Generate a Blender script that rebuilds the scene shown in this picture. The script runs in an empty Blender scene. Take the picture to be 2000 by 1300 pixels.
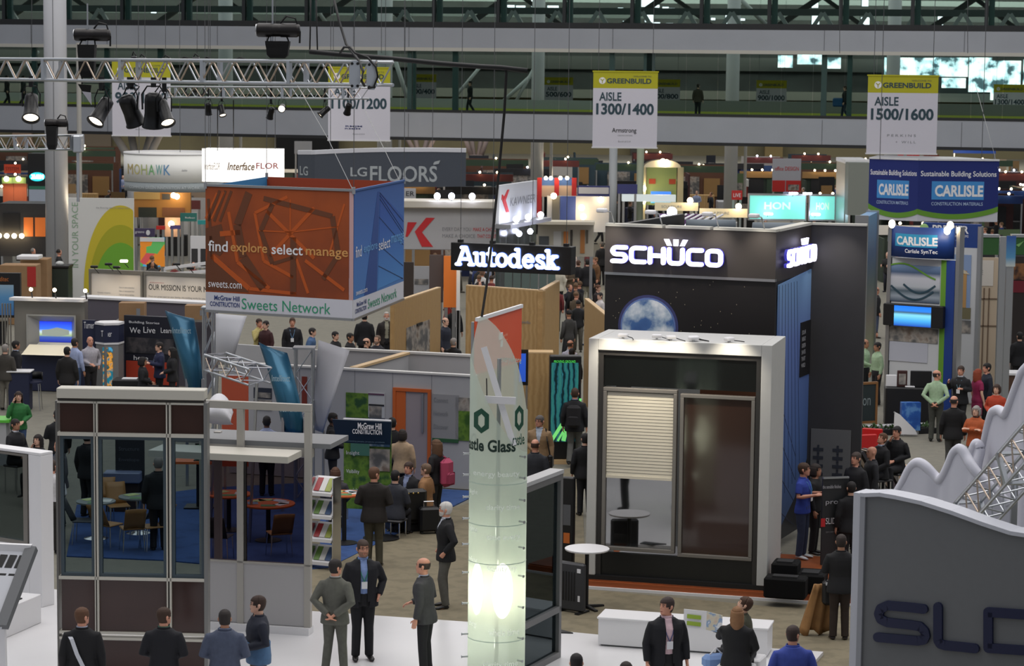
import bpy,bmesh,math,random
from mathutils import Vector,Matrix
R=math.radians
rnd=random.Random(7)
SC=bpy.context.scene
COL=SC.collection

# ---------------------------------------------------------------- camera, world, light, exposure
FPX,CAMH,HOR,ROLL=4700.0,9.2,130.0,0.011
pitch=math.atan((650-HOR)/FPX)
cam_d=bpy.data.cameras.new('camera')
cam_d.sensor_width=36.0
cam_d.lens=36.0*FPX/2000.0
cam_d.clip_start,cam_d.clip_end=0.5,900
cam_d.dof.use_dof=True
cam_d.dof.focus_distance=41.0
cam_d.dof.aperture_fstop=4.0
cam=bpy.data.objects.new('camera',cam_d)
COL.objects.link(cam)
CR=Matrix.Rotation(math.pi/2-pitch,3,'X')@ Matrix.Rotation(ROLL,3,'Z')
cam.matrix_world=Matrix.Translation((0,0,CAMH))@ CR.to_4x4()
SC.camera=cam

SC.view_settings.view_transform='Standard'
SC.view_settings.look='None'
SC.view_settings.gamma=1.0
SC.view_settings.use_curve_mapping=False
SC.view_settings.exposure=0.0
SC.cycles.sample_clamp_indirect=2.5
SC.cycles.sample_clamp_direct=0
SC.cycles.max_bounces=6
SC.cycles.diffuse_bounces=2
SC.cycles.glossy_bounces=3
SC.cycles.transparent_max_bounces=16
SC.cycles.transmission_bounces=4
SC.cycles.caustics_reflective=False
SC.cycles.caustics_refractive=False

world=bpy.data.worlds.new('hall_ambient')
SC.world=world
world.use_nodes=True
wn=world.node_tree.nodes
wn['Background'].inputs[0].default_value=(0.86,0.90,1.0,1)
wn['Background'].inputs[1].default_value=0.37

def area(name,loc,sx,sy,power,color=(1,1,1),rot=(0,0,0),spread=180):
    l=bpy.data.lights.new(name,'AREA')
    l.shape='RECTANGLE';l.size=sx;l.size_y=sy
    l.energy=power;l.color=color;l.spread=R(spread)
    o=bpy.data.objects.new(name,l);COL.objects.link(o)
    o.location=loc;o.rotation_euler=rot
    return o

# the high hall lights: rows of ceiling fittings over the booths, stronger over the near stands, plus an added end-wall fill
area('ceiling_light_near',(0,40,27),44,30,8300,(1.0,0.96,0.93))
area('ceiling_light_middle',(0,86,27),70,40,10500,(1.0,0.95,0.90))
area('far_wall_light',(0,222,17),150,5,30000,(1.0,0.97,0.90),(R(62),0,0))  # added fill aimed at the end wall to brighten it, not a ceiling fitting
area('ceiling_light_far',(0,178,27),110,90,38000,(1.0,0.95,0.90))

def spot(loc,target,power,angle=60,blend=0.6,color=(1,0.86,0.66),size=0.08,name='spot_light'):
    l=bpy.data.lights.new(name,'SPOT')
    l.energy=power;l.spot_size=R(angle);l.spot_blend=blend;l.color=color;l.shadow_soft_size=size
    o=bpy.data.objects.new(name,l);COL.objects.link(o)
    o.location=loc
    d=Vector(target)-Vector(loc)
    o.rotation_euler=d.to_track_quat('-Z','Y').to_euler()
    return o

def glow(loc,power,color=(1,0.85,0.65),size=0.15,name='booth_light'):
    l=bpy.data.lights.new(name,'POINT')
    l.energy=power;l.color=color;l.shadow_soft_size=size
    o=bpy.data.objects.new(name,l);COL.objects.link(o);o.location=loc
    return o

# ---------------------------------------------------------------- where a sight line meets a depth or the floor
CAMP=Vector((0,0,CAMH))
def ray(u,v):
    return CR @ Vector(((u-1000)/FPX,(650-v)/FPX,-1.0))
def at(u,v,Y):
    d=ray(u,v)
    return CAMP+d*(Y/d.y)
def gnd(u,v,z=0.0):
    d=ray(u,v)
    return CAMP+d*((z-CAMH)/d.z)
def hor(u):
    return HOR+(u-1000)*ROLL
def head_depth(u,v,z):
    "depth at which height z shows at pixel row v"
    return (CAMH-z)/-(ray(u,v).z/ray(u,v).y)

# ---------------------------------------------------------------- materials
MATS={}
def srgb(r,g,b):
    f=lambda c:(c/255/12.92) if c/255 <=0.04045 else ((c/255+0.055)/1.055)** 2.4
    return (f(r),f(g),f(b))
def mat(name,col,rough=0.6,metal=0.0,noise=0.0,scale=8.0,emit=0.0,ecol=None,bump=0.0,sample=True,spec=0.5):
    if name in MATS:return MATS[name]
    m=bpy.data.materials.new(name);m.use_nodes=True
    nt=m.node_tree;b=nt.nodes['Principled BSDF']
    c=srgb(*col)
    b.inputs['Base Color'].default_value=(*c,1)
    b.inputs['Roughness'].default_value=rough
    b.inputs['Metallic'].default_value=metal
    b.inputs['Specular IOR Level'].default_value=spec
    if noise>0 or bump>0:
        tc=nt.nodes.new('ShaderNodeTexCoord')
        n=nt.nodes.new('ShaderNodeTexNoise')
        n.inputs['Scale'].default_value=scale;n.inputs['Detail'].default_value=4
        nt.links.new(tc.outputs['Object'],n.inputs['Vector'])
        if noise>0:
            r=nt.nodes.new('ShaderNodeValToRGB')
            r.color_ramp.elements[0].position=0.3;r.color_ramp.elements[1].position=0.7
            r.color_ramp.elements[0].color=(*[x*(1-noise) for x in c],1)
            r.color_ramp.elements[1].color=(*[min(1,x*(1+noise)) for x in c],1)
            nt.links.new(n.outputs[0],r.inputs[0]);nt.links.new(r.outputs[0],b.inputs['Base Color'])
        if bump>0:
            bp=nt.nodes.new('ShaderNodeBump');bp.inputs['Strength'].default_value=bump
            nt.links.new(n.outputs[0],bp.inputs['Height']);nt.links.new(bp.outputs[0],b.inputs['Normal'])
    if emit>0:
        b.inputs['Emission Color'].default_value=(*srgb(*(ecol or col)),1)
        b.inputs['Emission Strength'].default_value=emit
        if not sample:m.cycles.emission_sampling='NONE'
    MATS[name]=m
    return m
def glass(name,tint,refl=0.10,rough=0.02,gcol=(255,255,255),base=0.0):
    "clear or tinted sheet glass: what lies behind shows through, with a reflection that grows at grazing angles"
    if name in MATS:return MATS[name]
    m=bpy.data.materials.new(name);m.use_nodes=True
    nt=m.node_tree;nt.nodes.clear()
    o=nt.nodes.new('ShaderNodeOutputMaterial');mx=nt.nodes.new('ShaderNodeMixShader')
    t=nt.nodes.new('ShaderNodeBsdfTransparent');g=nt.nodes.new('ShaderNodeBsdfGlossy')
    t.inputs[0].default_value=(*srgb(*tint),1)
    g.inputs['Color'].default_value=(*srgb(*gcol),1);g.inputs['Roughness'].default_value=rough
    lw=nt.nodes.new('ShaderNodeLayerWeight');lw.inputs[0].default_value=refl
    ad=nt.nodes.new('ShaderNodeMath');ad.operation='ADD';ad.use_clamp=True;ad.inputs[1].default_value=base
    nt.links.new(lw.outputs['Fresnel'],ad.inputs[0]);nt.links.new(ad.outputs[0],mx.inputs[0])
    nt.links.new(t.outputs[0],mx.inputs[1]);nt.links.new(g.outputs[0],mx.inputs[2]);nt.links.new(mx.outputs[0],o.inputs[0])
    MATS[name]=m
    return m
def ramp_mat(name,axis,stops,rough=0.6,emit=0.0,kind='grad',scale=3.0,metal=0.0,sharp=True):
    "printed pattern: bands along an object axis, noise blotches or waves, in flat printed colours"
    if name in MATS:return MATS[name]
    m=bpy.data.materials.new(name);m.use_nodes=True
    nt=m.node_tree;b=nt.nodes['Principled BSDF']
    b.inputs['Roughness'].default_value=rough;b.inputs['Metallic'].default_value=metal
    tc=nt.nodes.new('ShaderNodeTexCoord')
    r=nt.nodes.new('ShaderNodeValToRGB')
    if sharp:r.color_ramp.interpolation='CONSTANT'
    while len(r.color_ramp.elements)<len(stops):r.color_ramp.elements.new(0.5)
    for e,(p,c) in zip(r.color_ramp.elements,stops):
        e.position=p;e.color=(*srgb(*c),1)
    if kind=='grad':
        s=nt.nodes.new('ShaderNodeSeparateXYZ');nt.links.new(tc.outputs['Generated'],s.inputs[0])
        nt.links.new(s.outputs[axis],r.inputs[0])
    elif kind=='noise':
        n=nt.nodes.new('ShaderNodeTexNoise');n.inputs['Scale'].default_value=scale;n.inputs['Detail'].default_value=5
        nt.links.new(tc.outputs['Object'],n.inputs['Vector']);nt.links.new(n.outputs[0],r.inputs[0])
    elif kind=='voronoi':
        n=nt.nodes.new('ShaderNodeTexVoronoi');n.inputs['Scale'].default_value=scale
        nt.links.new(tc.outputs['Object'],n.inputs['Vector'])
        s=nt.nodes.new('ShaderNodeSeparateColor');nt.links.new(n.outputs['Color'],s.inputs[0]);nt.links.new(s.outputs[0],r.inputs[0])
    elif kind=='wave':
        n=nt.nodes.new('ShaderNodeTexWave');n.inputs['Scale'].default_value=scale;n.inputs['Distortion'].default_value=6
        n.inputs['Detail'].default_value=3
        nt.links.new(tc.outputs['Object'],n.inputs['Vector']);nt.links.new(n.outputs['Fac'],r.inputs[0])
    nt.links.new(r.outputs[0],b.inputs['Base Color'])
    if emit>0:
        nt.links.new(r.outputs[0],b.inputs['Emission Color']);b.inputs['Emission Strength'].default_value=emit
    MATS[name]=m
    return m

# ---------------------------------------------------------------- mesh building
class MB:
    "collects boxes, bars, tubes and sheets; build() links them as ONE mesh object"
    def __init__(s):s.v=[];s.f=[];s.mi=[];s.m=0
    def slot(s,i):s.m=i;return s
    def add(s,vs,fs):
        n=len(s.v);s.v+=[tuple(p) for p in vs]
        for f in fs:s.f.append(tuple(i+n for i in f));s.mi.append(s.m)
        return s
    def box(s,x0,x1,y0,y1,z0,z1):
        vs=[(x0,y0,z0),(x1,y0,z0),(x1,y1,z0),(x0,y1,z0),(x0,y0,z1),(x1,y0,z1),(x1,y1,z1),(x0,y1,z1)]
        return s.add(vs,[(0,3,2,1),(4,5,6,7),(0,1,5,4),(1,2,6,5),(2,3,7,6),(3,0,4,7)])
    def rbox(s,x0,x1,y0,y1,z0,z1,r):
        "box with vertical edges and rims chamfered by r"
        def ring(e,z):return [(x0+e,y0,z),(x1-e,y0,z),(x1,y0+e,z),(x1,y1-e,z),(x1-e,y1,z),(x0+e,y1,z),(x0,y1-e,z),(x0,y0+e,z)]
        def inn(z):
            q=r
            return [(x0+q+r*.4,y0+q,z),(x1-q-r*.4,y0+q,z),(x1-q,y0+q+r*.4,z),(x1-q,y1-q-r*.4,z),(x1-q-r*.4,y1-q,z),(x0+q+r*.4,y1-q,z),(x0+q,y1-q-r*.4,z),(x0+q,y0+q+r*.4,z)]
        rings=[inn(z0),ring(r,z0+r),ring(r,z1-r),inn(z1)]
        vs=sum(rings,[]);fs=[tuple(reversed(range(8))),tuple(range(24,32))]
        for k in range(3):
            for i in range(8):
                j=(i+1)%8;fs.append((k*8+i,k*8+j,k*8+8+j,k*8+8+i))
        return s.add(vs,fs)
    def prism(s,pts,y0,y1):
        "outline in the x-z plane pushed from y0 to y1"
        n=len(pts)
        vs=[(x,y0,z) for x,z in pts]+[(x,y1,z) for x,z in pts]
        fs=[tuple(range(n)),tuple(reversed(range(n,2*n)))]+[(i,i+n,(i+1)%n+n,(i+1)%n) for i in range(n)]
        return s.add(vs,fs)
    def slab(s,pts,z0,z1):
        "outline in the x-y plane pushed from z0 to z1"
        n=len(pts)
        vs=[(x,y,z0) for x,y in pts]+[(x,y,z1) for x,y in pts]
        fs=[tuple(reversed(range(n))),tuple(range(n,2*n))]+[(i,(i+1)%n,(i+1)%n+n,i+n) for i in range(n)]
        return s.add(vs,fs)
    def bar(s,p,q,w,h=None,up=(0,0,1)):
        "square bar from p to q"
        h=h or w;p=Vector(p);q=Vector(q);d=(q-p).normalized()
        u=Vector(up)
        if abs(d.dot(u))>.98:u=Vector((0,1,0))
        a=d.cross(u).normalized();b=a.cross(d)
        vs=[c+a*sx*w/2+b*sy*h/2 for c in (p,q) for sx,sy in ((-1,-1),(1,-1),(1,1),(-1,1))]
        return s.add(vs,[(0,1,2,3),(7,6,5,4),(0,4,5,1),(1,5,6,2),(2,6,7,3),(3,7,4,0)])
    def tube(s,path,r,n=8,cap=True,r2=None):
        path=[Vector(p) for p in path];k=len(path);rings=[]
        for i,p in enumerate(path):
            d=(path[min(i+1,k-1)]-path[max(i-1,0)]).normalized()
            u=Vector((0,0,1)) if abs(d.z)<.95 else Vector((0,1,0))
            a=d.cross(u).normalized();b=a.cross(d)
            rr=r if r2 is None else r+(r2-r)*i/(k-1)
            rings+=[p+(a*math.cos(t*2*math.pi/n)+b*math.sin(t*2*math.pi/n))*rr for t in range(n)]
        fs=[]
        for i in range(k-1):
            for t in range(n):
                u2=(t+1)%n;fs.append((i*n+t,i*n+u2,i*n+n+u2,i*n+n+t))
        if cap:fs+=[tuple(reversed(range(n))),tuple(range((k-1)*n,k*n))]
        return s.add(rings,fs)
    def lathe(s,prof,n=24,c=(0,0,0),cap=True):
        "profile of (radius, z) turned about z"
        vs=[];k=len(prof)
        for r,z in prof:
            vs+=[(c[0]+r*math.cos(t*2*math.pi/n),c[1]+r*math.sin(t*2*math.pi/n),c[2]+z) for t in range(n)]
        fs=[(i*n+t,i*n+(t+1)%n,i*n+n+(t+1)%n,i*n+n+t) for i in range(k-1) for t in range(n)]
        if cap:fs+=[tuple(reversed(range(n))),tuple(range((k-1)*n,k*n))]
        return s.add(vs,fs)
    def sheet(s,grid,th=None):
        "grid of points (rows of equal length); th gives it thickness along y"
        nr,nc=len(grid),len(grid[0])
        vs=[p for row in grid for p in row]
        fs=[(i*nc+j,i*nc+j+1,i*nc+nc+j+1,i*nc+nc+j) for i in range(nr-1) for j in range(nc-1)]
        if th is None:return s.add(vs,fs)
        n=nr*nc
        vs2=[(p[0],p[1]+th,p[2]) for p in vs]
        fs2=[tuple(reversed([i+n for i in f])) for f in fs]
        edge=[j for j in range(nc)]+[i*nc+nc-1 for i in range(1,nr)]+[(nr-1)*nc+j for j in range(nc-2,-1,-1)]+[i*nc for i in range(nr-2,0,-1)]
        side=[(edge[(i+1)%len(edge)],edge[i],edge[i]+n,edge[(i+1)%len(edge)]+n) for i in range(len(edge))]
        return s.add(vs+vs2,fs+fs2+side)
    def ball(s,c,rx,ry=None,rz=None,n=10,m=7):
        ry=ry or rx;rz=rz or rx
        prof=[(math.sin(math.pi*i/m),-math.cos(math.pi*i/m)) for i in range(m+1)]
        vs=[]
        for r,z in prof:
            r=max(r,.02)
            vs+=[(c[0]+rx*r*math.cos(t*2*math.pi/n),c[1]+ry*r*math.sin(t*2*math.pi/n),c[2]+rz*z) for t in range(n)]
        fs=[(i*n+t,i*n+(t+1)%n,i*n+n+(t+1)%n,i*n+n+t) for i in range(m) for t in range(n)]
        fs+=[tuple(reversed(range(n))),tuple(range(m*n,m*n+n))]
        return s.add(vs,fs)
    def mesh(s,name,mats,smooth=False):
        me=bpy.data.meshes.new(name);me.from_pydata(s.v,[],s.f)
        for m in (mats if isinstance(mats,(list,tuple)) else [mats]):me.materials.append(m)
        if any(s.mi):me.polygons.foreach_set('material_index',s.mi)
        if smooth:me.polygons.foreach_set('use_smooth',[True]*len(me.polygons))
        me.update()
        return me
    def build(s,name,mats,parent=None,smooth=False,bevel=0.0):
        o=bpy.data.objects.new(name,s.mesh(name,mats,smooth));COL.objects.link(o)
        if parent:o.parent=parent
        if bevel:
            b=o.modifiers.new('edge','BEVEL');b.width=bevel;b.segments=2;b.limit_method='ANGLE'
        return o

def tag(o,label,cat,group=None,kind=None):
    if label:o['label']=label
    if cat:o['category']=cat
    if group:o['group']=group
    if kind:o['kind']=kind
    return o
def thing(name,label,cat,loc=(0,0,0),rotz=0.0,group=None):
    o=bpy.data.objects.new(name,None);COL.objects.link(o)
    o.empty_display_size=.2
    o.location=loc;o.rotation_euler=(0,0,rotz)
    return tag(o,label,cat,group)
def struct(o):o['kind']='structure';return o
def copy_tree(o,parent=None):
    c=o.copy();COL.objects.link(c)
    if parent:c.parent=parent
    for ch in list(o.children):copy_tree(ch,c)
    return c
def seat(A,B):
    "location and turn of a wall-like thing whose base line runs from A (left) to B (right); its front faces local -y"
    return Vector((A.x,A.y,A.z)),math.atan2(B.y-A.y,B.x-A.x),math.hypot(B.x-A.x,B.y-A.y)

TXT={}
def text_mesh(s,bold=0.0,shear=0.0,spacing=1.0):
    k=(s,bold,shear,spacing)
    if k in TXT:return TXT[k]
    c=bpy.data.curves.new('lettering','FONT');c.body=s;c.offset=bold;c.shear=shear;c.space_character=spacing
    c.resolution_u=3;c.align_x='LEFT'
    o=bpy.data.objects.new('lettering',c);COL.objects.link(o)
    dg=bpy.context.evaluated_depsgraph_get()
    me=bpy.data.meshes.new_from_object(o.evaluated_get(dg))
    bpy.data.objects.remove(o)
    vs=[v.co.copy() for v in me.vertices];fs=[tuple(p.vertices) for p in me.polygons]
    bpy.data.meshes.remove(me)
    x0=min(v.x for v in vs);x1=max(v.x for v in vs);y0=min(v.y for v in vs);y1=max(v.y for v in vs)
    TXT[k]=([((v.x-x0)/(x1-x0),(v.y-y0)/(y1-y0)) for v in vs],fs,(x1-x0)/(y1-y0))
    return TXT[k]
def text(s,parent,x0,x1,z0,z1,m,y=-0.006,bold=0.0,shear=0.0,name='lettering',depth=0.0,spacing=1.0,curve=None,vert=False,arc=None):
    "flat lettering filling the box x0..x1, z0..z1 just in front of its panel; depth makes raised letters"
    uv,fs,asp=text_mesh(s,bold,shear,spacing)
    pts=[]
    for a,b in uv:
        x,z=(x0+a*(x1-x0),z0+b*(z1-z0)) if not vert else (x1-b*(x1-x0),z0+a*(z1-z0))
        if arc:t_=R(arc[0]+a*(arc[1]-arc[0]));pts.append((arc[2]*math.cos(t_),arc[2]*math.sin(t_),z));continue
        pts.append((x,(y if curve is None else curve(x)+y),z))
    mb=MB();mb.add(pts,fs)
    if depth:
        n=len(pts);ed={}
        for f in fs:
            for i in range(len(f)):
                e=(f[i],f[(i+1)%len(f)]);ed[e]=1
        b=[e for e in ed if (e[1],e[0]) not in ed]
        mb.v+=[(p[0],p[1]+depth,p[2]) for p in pts]
        for i,j in b:mb.f.append((j,i,i+n,j+n));mb.mi.append(0)
    return mb.build(name,m,parent)

# shared materials
M_white=mat('white_laminate',(226,225,226),.45)
M_wall=mat('white_partition',(176,176,178),.6,noise=.03,scale=1.5)
M_alu=mat('satin_aluminium',(176,178,180),.35,.9)
M_chrome=mat('bright_chrome',(205,206,208),.18,1.0)
M_black=mat('black_satin',(14,14,16),.5)
M_rubber=mat('black_cable',(10,10,11),.6)
M_char=mat('charcoal_panel',(52,51,52),.55,noise=.06,scale=2)
M_bridge=mat('grey_bridge_cladding',(164,168,175),.55,noise=.04,scale=.6)
M_navy=mat('navy_panel',(28,34,62),.5)
M_print=mat('black_print',(22,24,28),.6)
M_grey_print=mat('grey_print',(130,132,136),.6)
M_white_print=mat('white_print',(232,232,235),.5)
M_lampwarm=mat('warm_lamp_lens',(255,228,180),.4,emit=22,ecol=(255,226,178),sample=False)
M_lampcool=mat('cool_lamp_lens',(225,228,255),.4,emit=22,ecol=(222,226,255),sample=False)
M_lampred=mat('red_lamp_lens',(255,60,40),.4,emit=10,ecol=(255,70,50),sample=False)
def strokes(paths,w,depth,r=None):
    "rounded strokes: flat bars with round joints, in the x-z plane, front at y=0"
    m=MB()
    for p in paths:
        for a,b in zip(p,p[1:]):
            d=Vector((b[0]-a[0],b[1]-a[1]));n=Vector((-d.y,d.x)).normalized()*w/2
            m.prism([(a[0]-n.x,a[1]-n.y),(b[0]-n.x,b[1]-n.y),(b[0]+n.x,b[1]+n.y),(a[0]+n.x,a[1]+n.y)],0,depth)
        for a in p:
            m.prism([(a[0]+w/2*math.cos(t*math.pi/6),a[1]+w/2*math.sin(t*math.pi/6)) for t in range(12)],.0005,depth)
    return m
def arcp(cx,cz,r,a0,a1,n=6):return [(cx+r*math.cos(R(a0+(a1-a0)*i/n)),cz+r*math.sin(R(a0+(a1-a0)*i/n))) for i in range(n+1)]

# ================================================================ the hall
def carpet_mat(name,a,b,scale,rough=.95):
    m=mat(name,a,rough,noise=.12,scale=scale,bump=.15)
    return m
M_conc=ramp_mat('grey_beige_aisle_carpet',0,[(0,(114,111,100)),(.42,(120,117,106)),(.55,(125,122,110)),(.65,(117,114,103))],.95,kind='noise',scale=2.6,sharp=False)
MB().box(-160,160,-10,270,-.3,0).build('floor',M_conc)['kind']='structure'

# raised white floor of the near stand, tan carpet lane and blue carpet behind it
def floor_piece(name,uv,z0,z1,m):
    pts=[gnd(u,v,z1) for u,v in uv]
    o=MB().slab([(p.x,p.y) for p in pts],z0,z1).build(name,m)
    o['kind']='structure'
    return o
M_plat=mat('glossy_white_platform',(222,221,222),.28,noise=.03,scale=.8)
floor_piece('floor_white_platform',[(-700,1700),(-700,1120),(20,1138),(120,1152),(420,1188),(600,1192),(920,1214),(1100,1232),(1320,1253),(1608,1272),(1490,1400),(1200,1700)],.0,.07,M_plat)
M_tan=ramp_mat('tan_aisle_carpet',0,[(0,(118,109,89)),(.45,(126,117,95)),(.6,(114,106,86))],.95,kind='noise',scale=3.5,sharp=False)
floor_piece('floor_tan_carpet',[(400,1186),(600,1060),(905,985),(1040,940),(1135,905),(1145,1150),(1520,1185),(1690,1170),(1700,1420),(1500,1380),(1606,1275),(1100,1233),(600,1192)],0,.012,M_tan)
M_blue=ramp_mat('blue_booth_carpet',0,[(0,(42,70,120)),(.5,(46,76,128)),(.62,(38,66,114))],.95,kind='noise',scale=3,sharp=False)
floor_piece('floor_blue_carpet',[(130,1085),(150,985),(400,952),(640,940),(925,958),(925,968),(640,1108),(560,1114),(320,1093)],0,.022,M_blue)

# far end of the hall: olive end wall, dark glazed gallery over it, roof beams
M_olive=ramp_mat('olive_end_wall',0,[(0,(96,88,64)),(.5,(104,97,72)),(.62,(90,84,62))],.8,kind='noise',scale=.12,sharp=False)
M_darkglaz=mat('dark_gallery_glazing',(36,45,42),.4,noise=.6,scale=.4)
M_roofdark=mat('dark_roof_steel',(70,78,76),.6,noise=.3,scale=.3)
struct(MB().box(-150,150,256,257,0,6.2).build('wall_far',M_olive))
struct(MB().box(-150,150,256.2,257,6.2,30).build('wall_far_upper',M_darkglaz))
struct(MB().box(-150,150,254.5,256.2,9.0,10.4).build('trim_1',mat('grey_gallery_band',(92,95,92),.6)))
struct(MB().box(-150,150,253.5,256.2,6.0,6.9).build('trim_2',mat('grey_gallery_sill',(120,120,112),.6)))
for k,(z,y,m) in enumerate([(12.6,240,M_roofdark),(13.9,232,M_roofdark),(15.2,226,M_roofdark)]):
    struct(MB().box(-150,150,y,y+1,z,z+.5).build('ceiling_beam',mat('roof_beam_grey',(70,78,76),.6)))
struct(MB().box(-150,150,170,256,21,21.4).build('ceiling',mat('dark_roof_deck',(44,48,47),.8)))
for k in range(-8,9):
    mb=MB()
    mb.bar((k*13-5,205,12),(k*13+5,205,19),.5);mb.bar((k*13+5,207,12),(k*13-5,207,19),.35)
    struct(mb.build('ceiling_brace',mat('roof_brace_grey',(92,98,96),.5)))
M_daylight=ramp_mat('daylight_through_window',0,[(0,(20,30,30)),(.40,(60,84,92)),(.46,(178,212,222)),(.56,(245,252,255))],.3,emit=1.9,kind='noise',scale=.7,sharp=False)
for k,(u0,v0,u1,v1) in enumerate([(1520,108,1548,132),(1558,106,1606,126),(1614,112,1642,134),(1728,112,1828,148),(1826,112,1890,150),(1894,112,1936,180),(1937,118,1992,196),(2000,116,2060,190),(1840,152,1886,172)]):
    A=at(u0,v0,250);B=at(u1,v1,250)
    struct(MB().box(A.x,B.x,250,250.2,B.z,A.z).build('window_%d'%(k+1),M_daylight))
# bright fittings under the roof seen through the upper bridge
M_rooflamp=mat('roof_lamp_white',(235,238,240),.4,emit=3.0,ecol=(236,240,250),sample=False)
for i,(u,v,w,h) in enumerate([(1050,4,24,18),(1017,14,18,6),(1080,14,22,6),(1265,6,24,14),(1283,12,10,5),(1300,16,12,5),(1222,44,10,6),(1268,34,16,18),(1237,45,6,5),(1282,46,14,5),(1308,48,14,5),(1432,8,14,12),(1425,40,16,24),(1212,17,10,4),(1312,18,12,4),(1593,42,14,24),(1690,44,16,20),(1837,40,10,20),(1592,8,12,14),(1690,6,12,12),(998,13,14,6),(1393,37,8,4),(1450,38,10,4),(230,20,12,4),(300,24,10,3),(380,16,14,3)]):
    c=at(u,v,215);s=215/FPX
    o=thing('roof_luminaire','small bright luminaire high under the dark roof behind the upper bridge glazing','lamp',c,0,'roof luminaires behind the upper bridge')
    MB().box(-w*s/2,w*s/2,0,.15,-h*s/2,h*s/2).build('diffuser',M_rooflamp,o)
    MB().box(-w*s/2-.05,w*s/2+.05,.15,.4,-h*s/2-.05,h*s/2+.05).build('housing',M_roofdark,o)

# ---------------------------------------------------------------- the double-deck glazed bridge
PL,PR=at(0,230,132),at(2000,262,119)
bd=Vector((PR.x-PL.x,PR.y-PL.y,0));bl=bd.length;bd.normalize()
B0=PL-bd*18;B0.z=0;BL=bl+36
brot=math.atan2(bd.y,bd.x)
def onbridge(u,off=0.0):
    "distance along the bridge front where pixel column u meets it"
    d=ray(u,200);n=Vector((-bd.y,bd.x,0));o=B0+n*off
    t=(o-CAMP).dot(n)/d.dot(n)
    return (CAMP+d*t-o).dot(bd)
xm=onbridge(1000);Dm=(B0+bd*xm).y
zz=lambda v:at(1000,v,Dm).z
zl0,zl1,zu0,zu1=zz(271),zz(221),zz(101),zz(55)
br=thing('skybridge',None,None,B0,brot);br['kind']='structure'
def bpart(name,m,fn):
    mb=MB();fn(mb);return mb.build(name,m,br)
M_bsoff=mat('bridge_trim_pale',(196,194,184),.6)
M_bdark=mat('bridge_dark_gap',(30,32,34),.6)
W=6.5
bpart('lower_girder',M_bridge,lambda b:(b.box(0,BL,0,.5,zl0,zl1),b.box(0,BL,W-.5,W,zl0,zl1)))
bpart('lower_deck',mat('bridge_deck',(110,110,108),.7),lambda b:b.box(0,BL,.5,W-.5,zl1-.35,zl1-.1))
bpart('lower_soffit_trim',M_bdark,lambda b:(b.box(0,BL,-.03,.3,zl0-.16,zl0),b.box(0,BL,-.02,.05,zl1-.02,zl1+.12)))
bpart('upper_girder',M_bridge,lambda b:(b.box(0,BL,0,.5,zu0+.18,zu1),b.box(0,BL,W-.5,W,zu0+.18,zu1)))
bpart('upper_deck',mat('bridge_deck_ceiling',(84,86,82),.7),lambda b:b.box(0,BL,.5,W-.5,zu0+.2,zu0+.6))
bpart('upper_soffit_trim',M_bsoff,lambda b:b.box(0,BL,-.05,.45,zu0,zu0+.18))
bpart('upper_dark_rail',M_bdark,lambda b:b.box(0,BL,.02,.4,zu1,zu1+.30))
bpart('green_edge_strip',mat('yellow_green_strip',(170,176,70),.5),lambda b:b.box(0,BL,W-.75,W-.55,zl1-.02,zl1+.13))
bpart('back_parapet',mat('pale_parapet',(150,152,148),.6),lambda b:b.box(0,onbridge(1110),W-.5,W-.4,zl1+.1,zl1+.62))
bpart('back_parapet',mat('grey_parapet',(112,114,108),.6),lambda b:b.box(onbridge(1110),BL,W-.5,W-.4,zl1+.1,zl1+.72))
area('bridge_light',B0+bd*(BL/2)+Vector((-bd.y,bd.x,0))*3.4+Vector((0,0,zu0+.15)),BL,.6,900,(.96,1,.94),(0,0,brot))  # added strip fill that brightens the inside of the lower deck
M_bglass=glass('bridge_glass_green',(220,230,226),.05,.03,(190,220,212))
M_mull=mat('dark_mullion',(24,30,32),.4)
M_mullg=mat('grey_mullion',(126,132,138),.45)
M_mullt=mat('teal_mullion',(72,92,94),.45)
cuts=[onbridge(u) for u in (-120,8,122,238,357,475,597,718,845,970,1099,1231,1366,1498,1637,1777,1921,2070)]
for a,b in zip(cuts,cuts[1:]):
    bpart('upper_glass',M_bglass,lambda m:m.box(a+.08,b-.08,.14,.17,zu1+.30,zu1+3.4))
    bpart('upper_mullion',M_mull,lambda m:m.box(a-.09,a+.09,.05,.3,zu1+.3,zu1+3.4))
    bpart('upper_mullion_fin',M_mullt,lambda m:m.box(a+.1,a+.38,.3,.5,zu1+.3,zu1+3.4))
bpart('upper_head_rail',M_mull,lambda b:b.box(0,BL,.05,.35,zu1+3.4,zu1+3.7))
lc=[onbridge(u) for u in range(-150,2200,62)]
for a,b in zip(lc,lc[1:]):
    bpart('lower_glass',M_bglass,lambda m:m.box(a+.012,b-.012,.2,.225,zl1+.1,zu0))
for u,w,m in [(310,12,M_mullt),(205,10,M_mullt),(63,10,M_mullt),(797,9,M_mullg),(806,5,M_mullt),(886,11,M_mullt),(1192,10,M_mullg),(1257,6,M_mullg),(1265,9,M_mull),(1273,5,M_mullg),(1607,10,M_mullg),(1657,9,M_mullt)]:
    x=onbridge(u);h=w*Dm/FPX/2
    bpart('post',m,lambda b:b.box(x-h,x+h,.25,.45,zl1-.05,zu0))
# joints of the girder cladding
for u in (62,210,425,690,798,1195,1607,1880):
    x=onbridge(u)
    bpart('cladding_joint',mat('joint_grey',(96,98,102),.7),lambda b:(b.box(x-.012,x+.012,-.012,0,zl0,zl1-.1),b.box(x-.012,x+.012,-.012,0,zu0+.2,zu1)))
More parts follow.
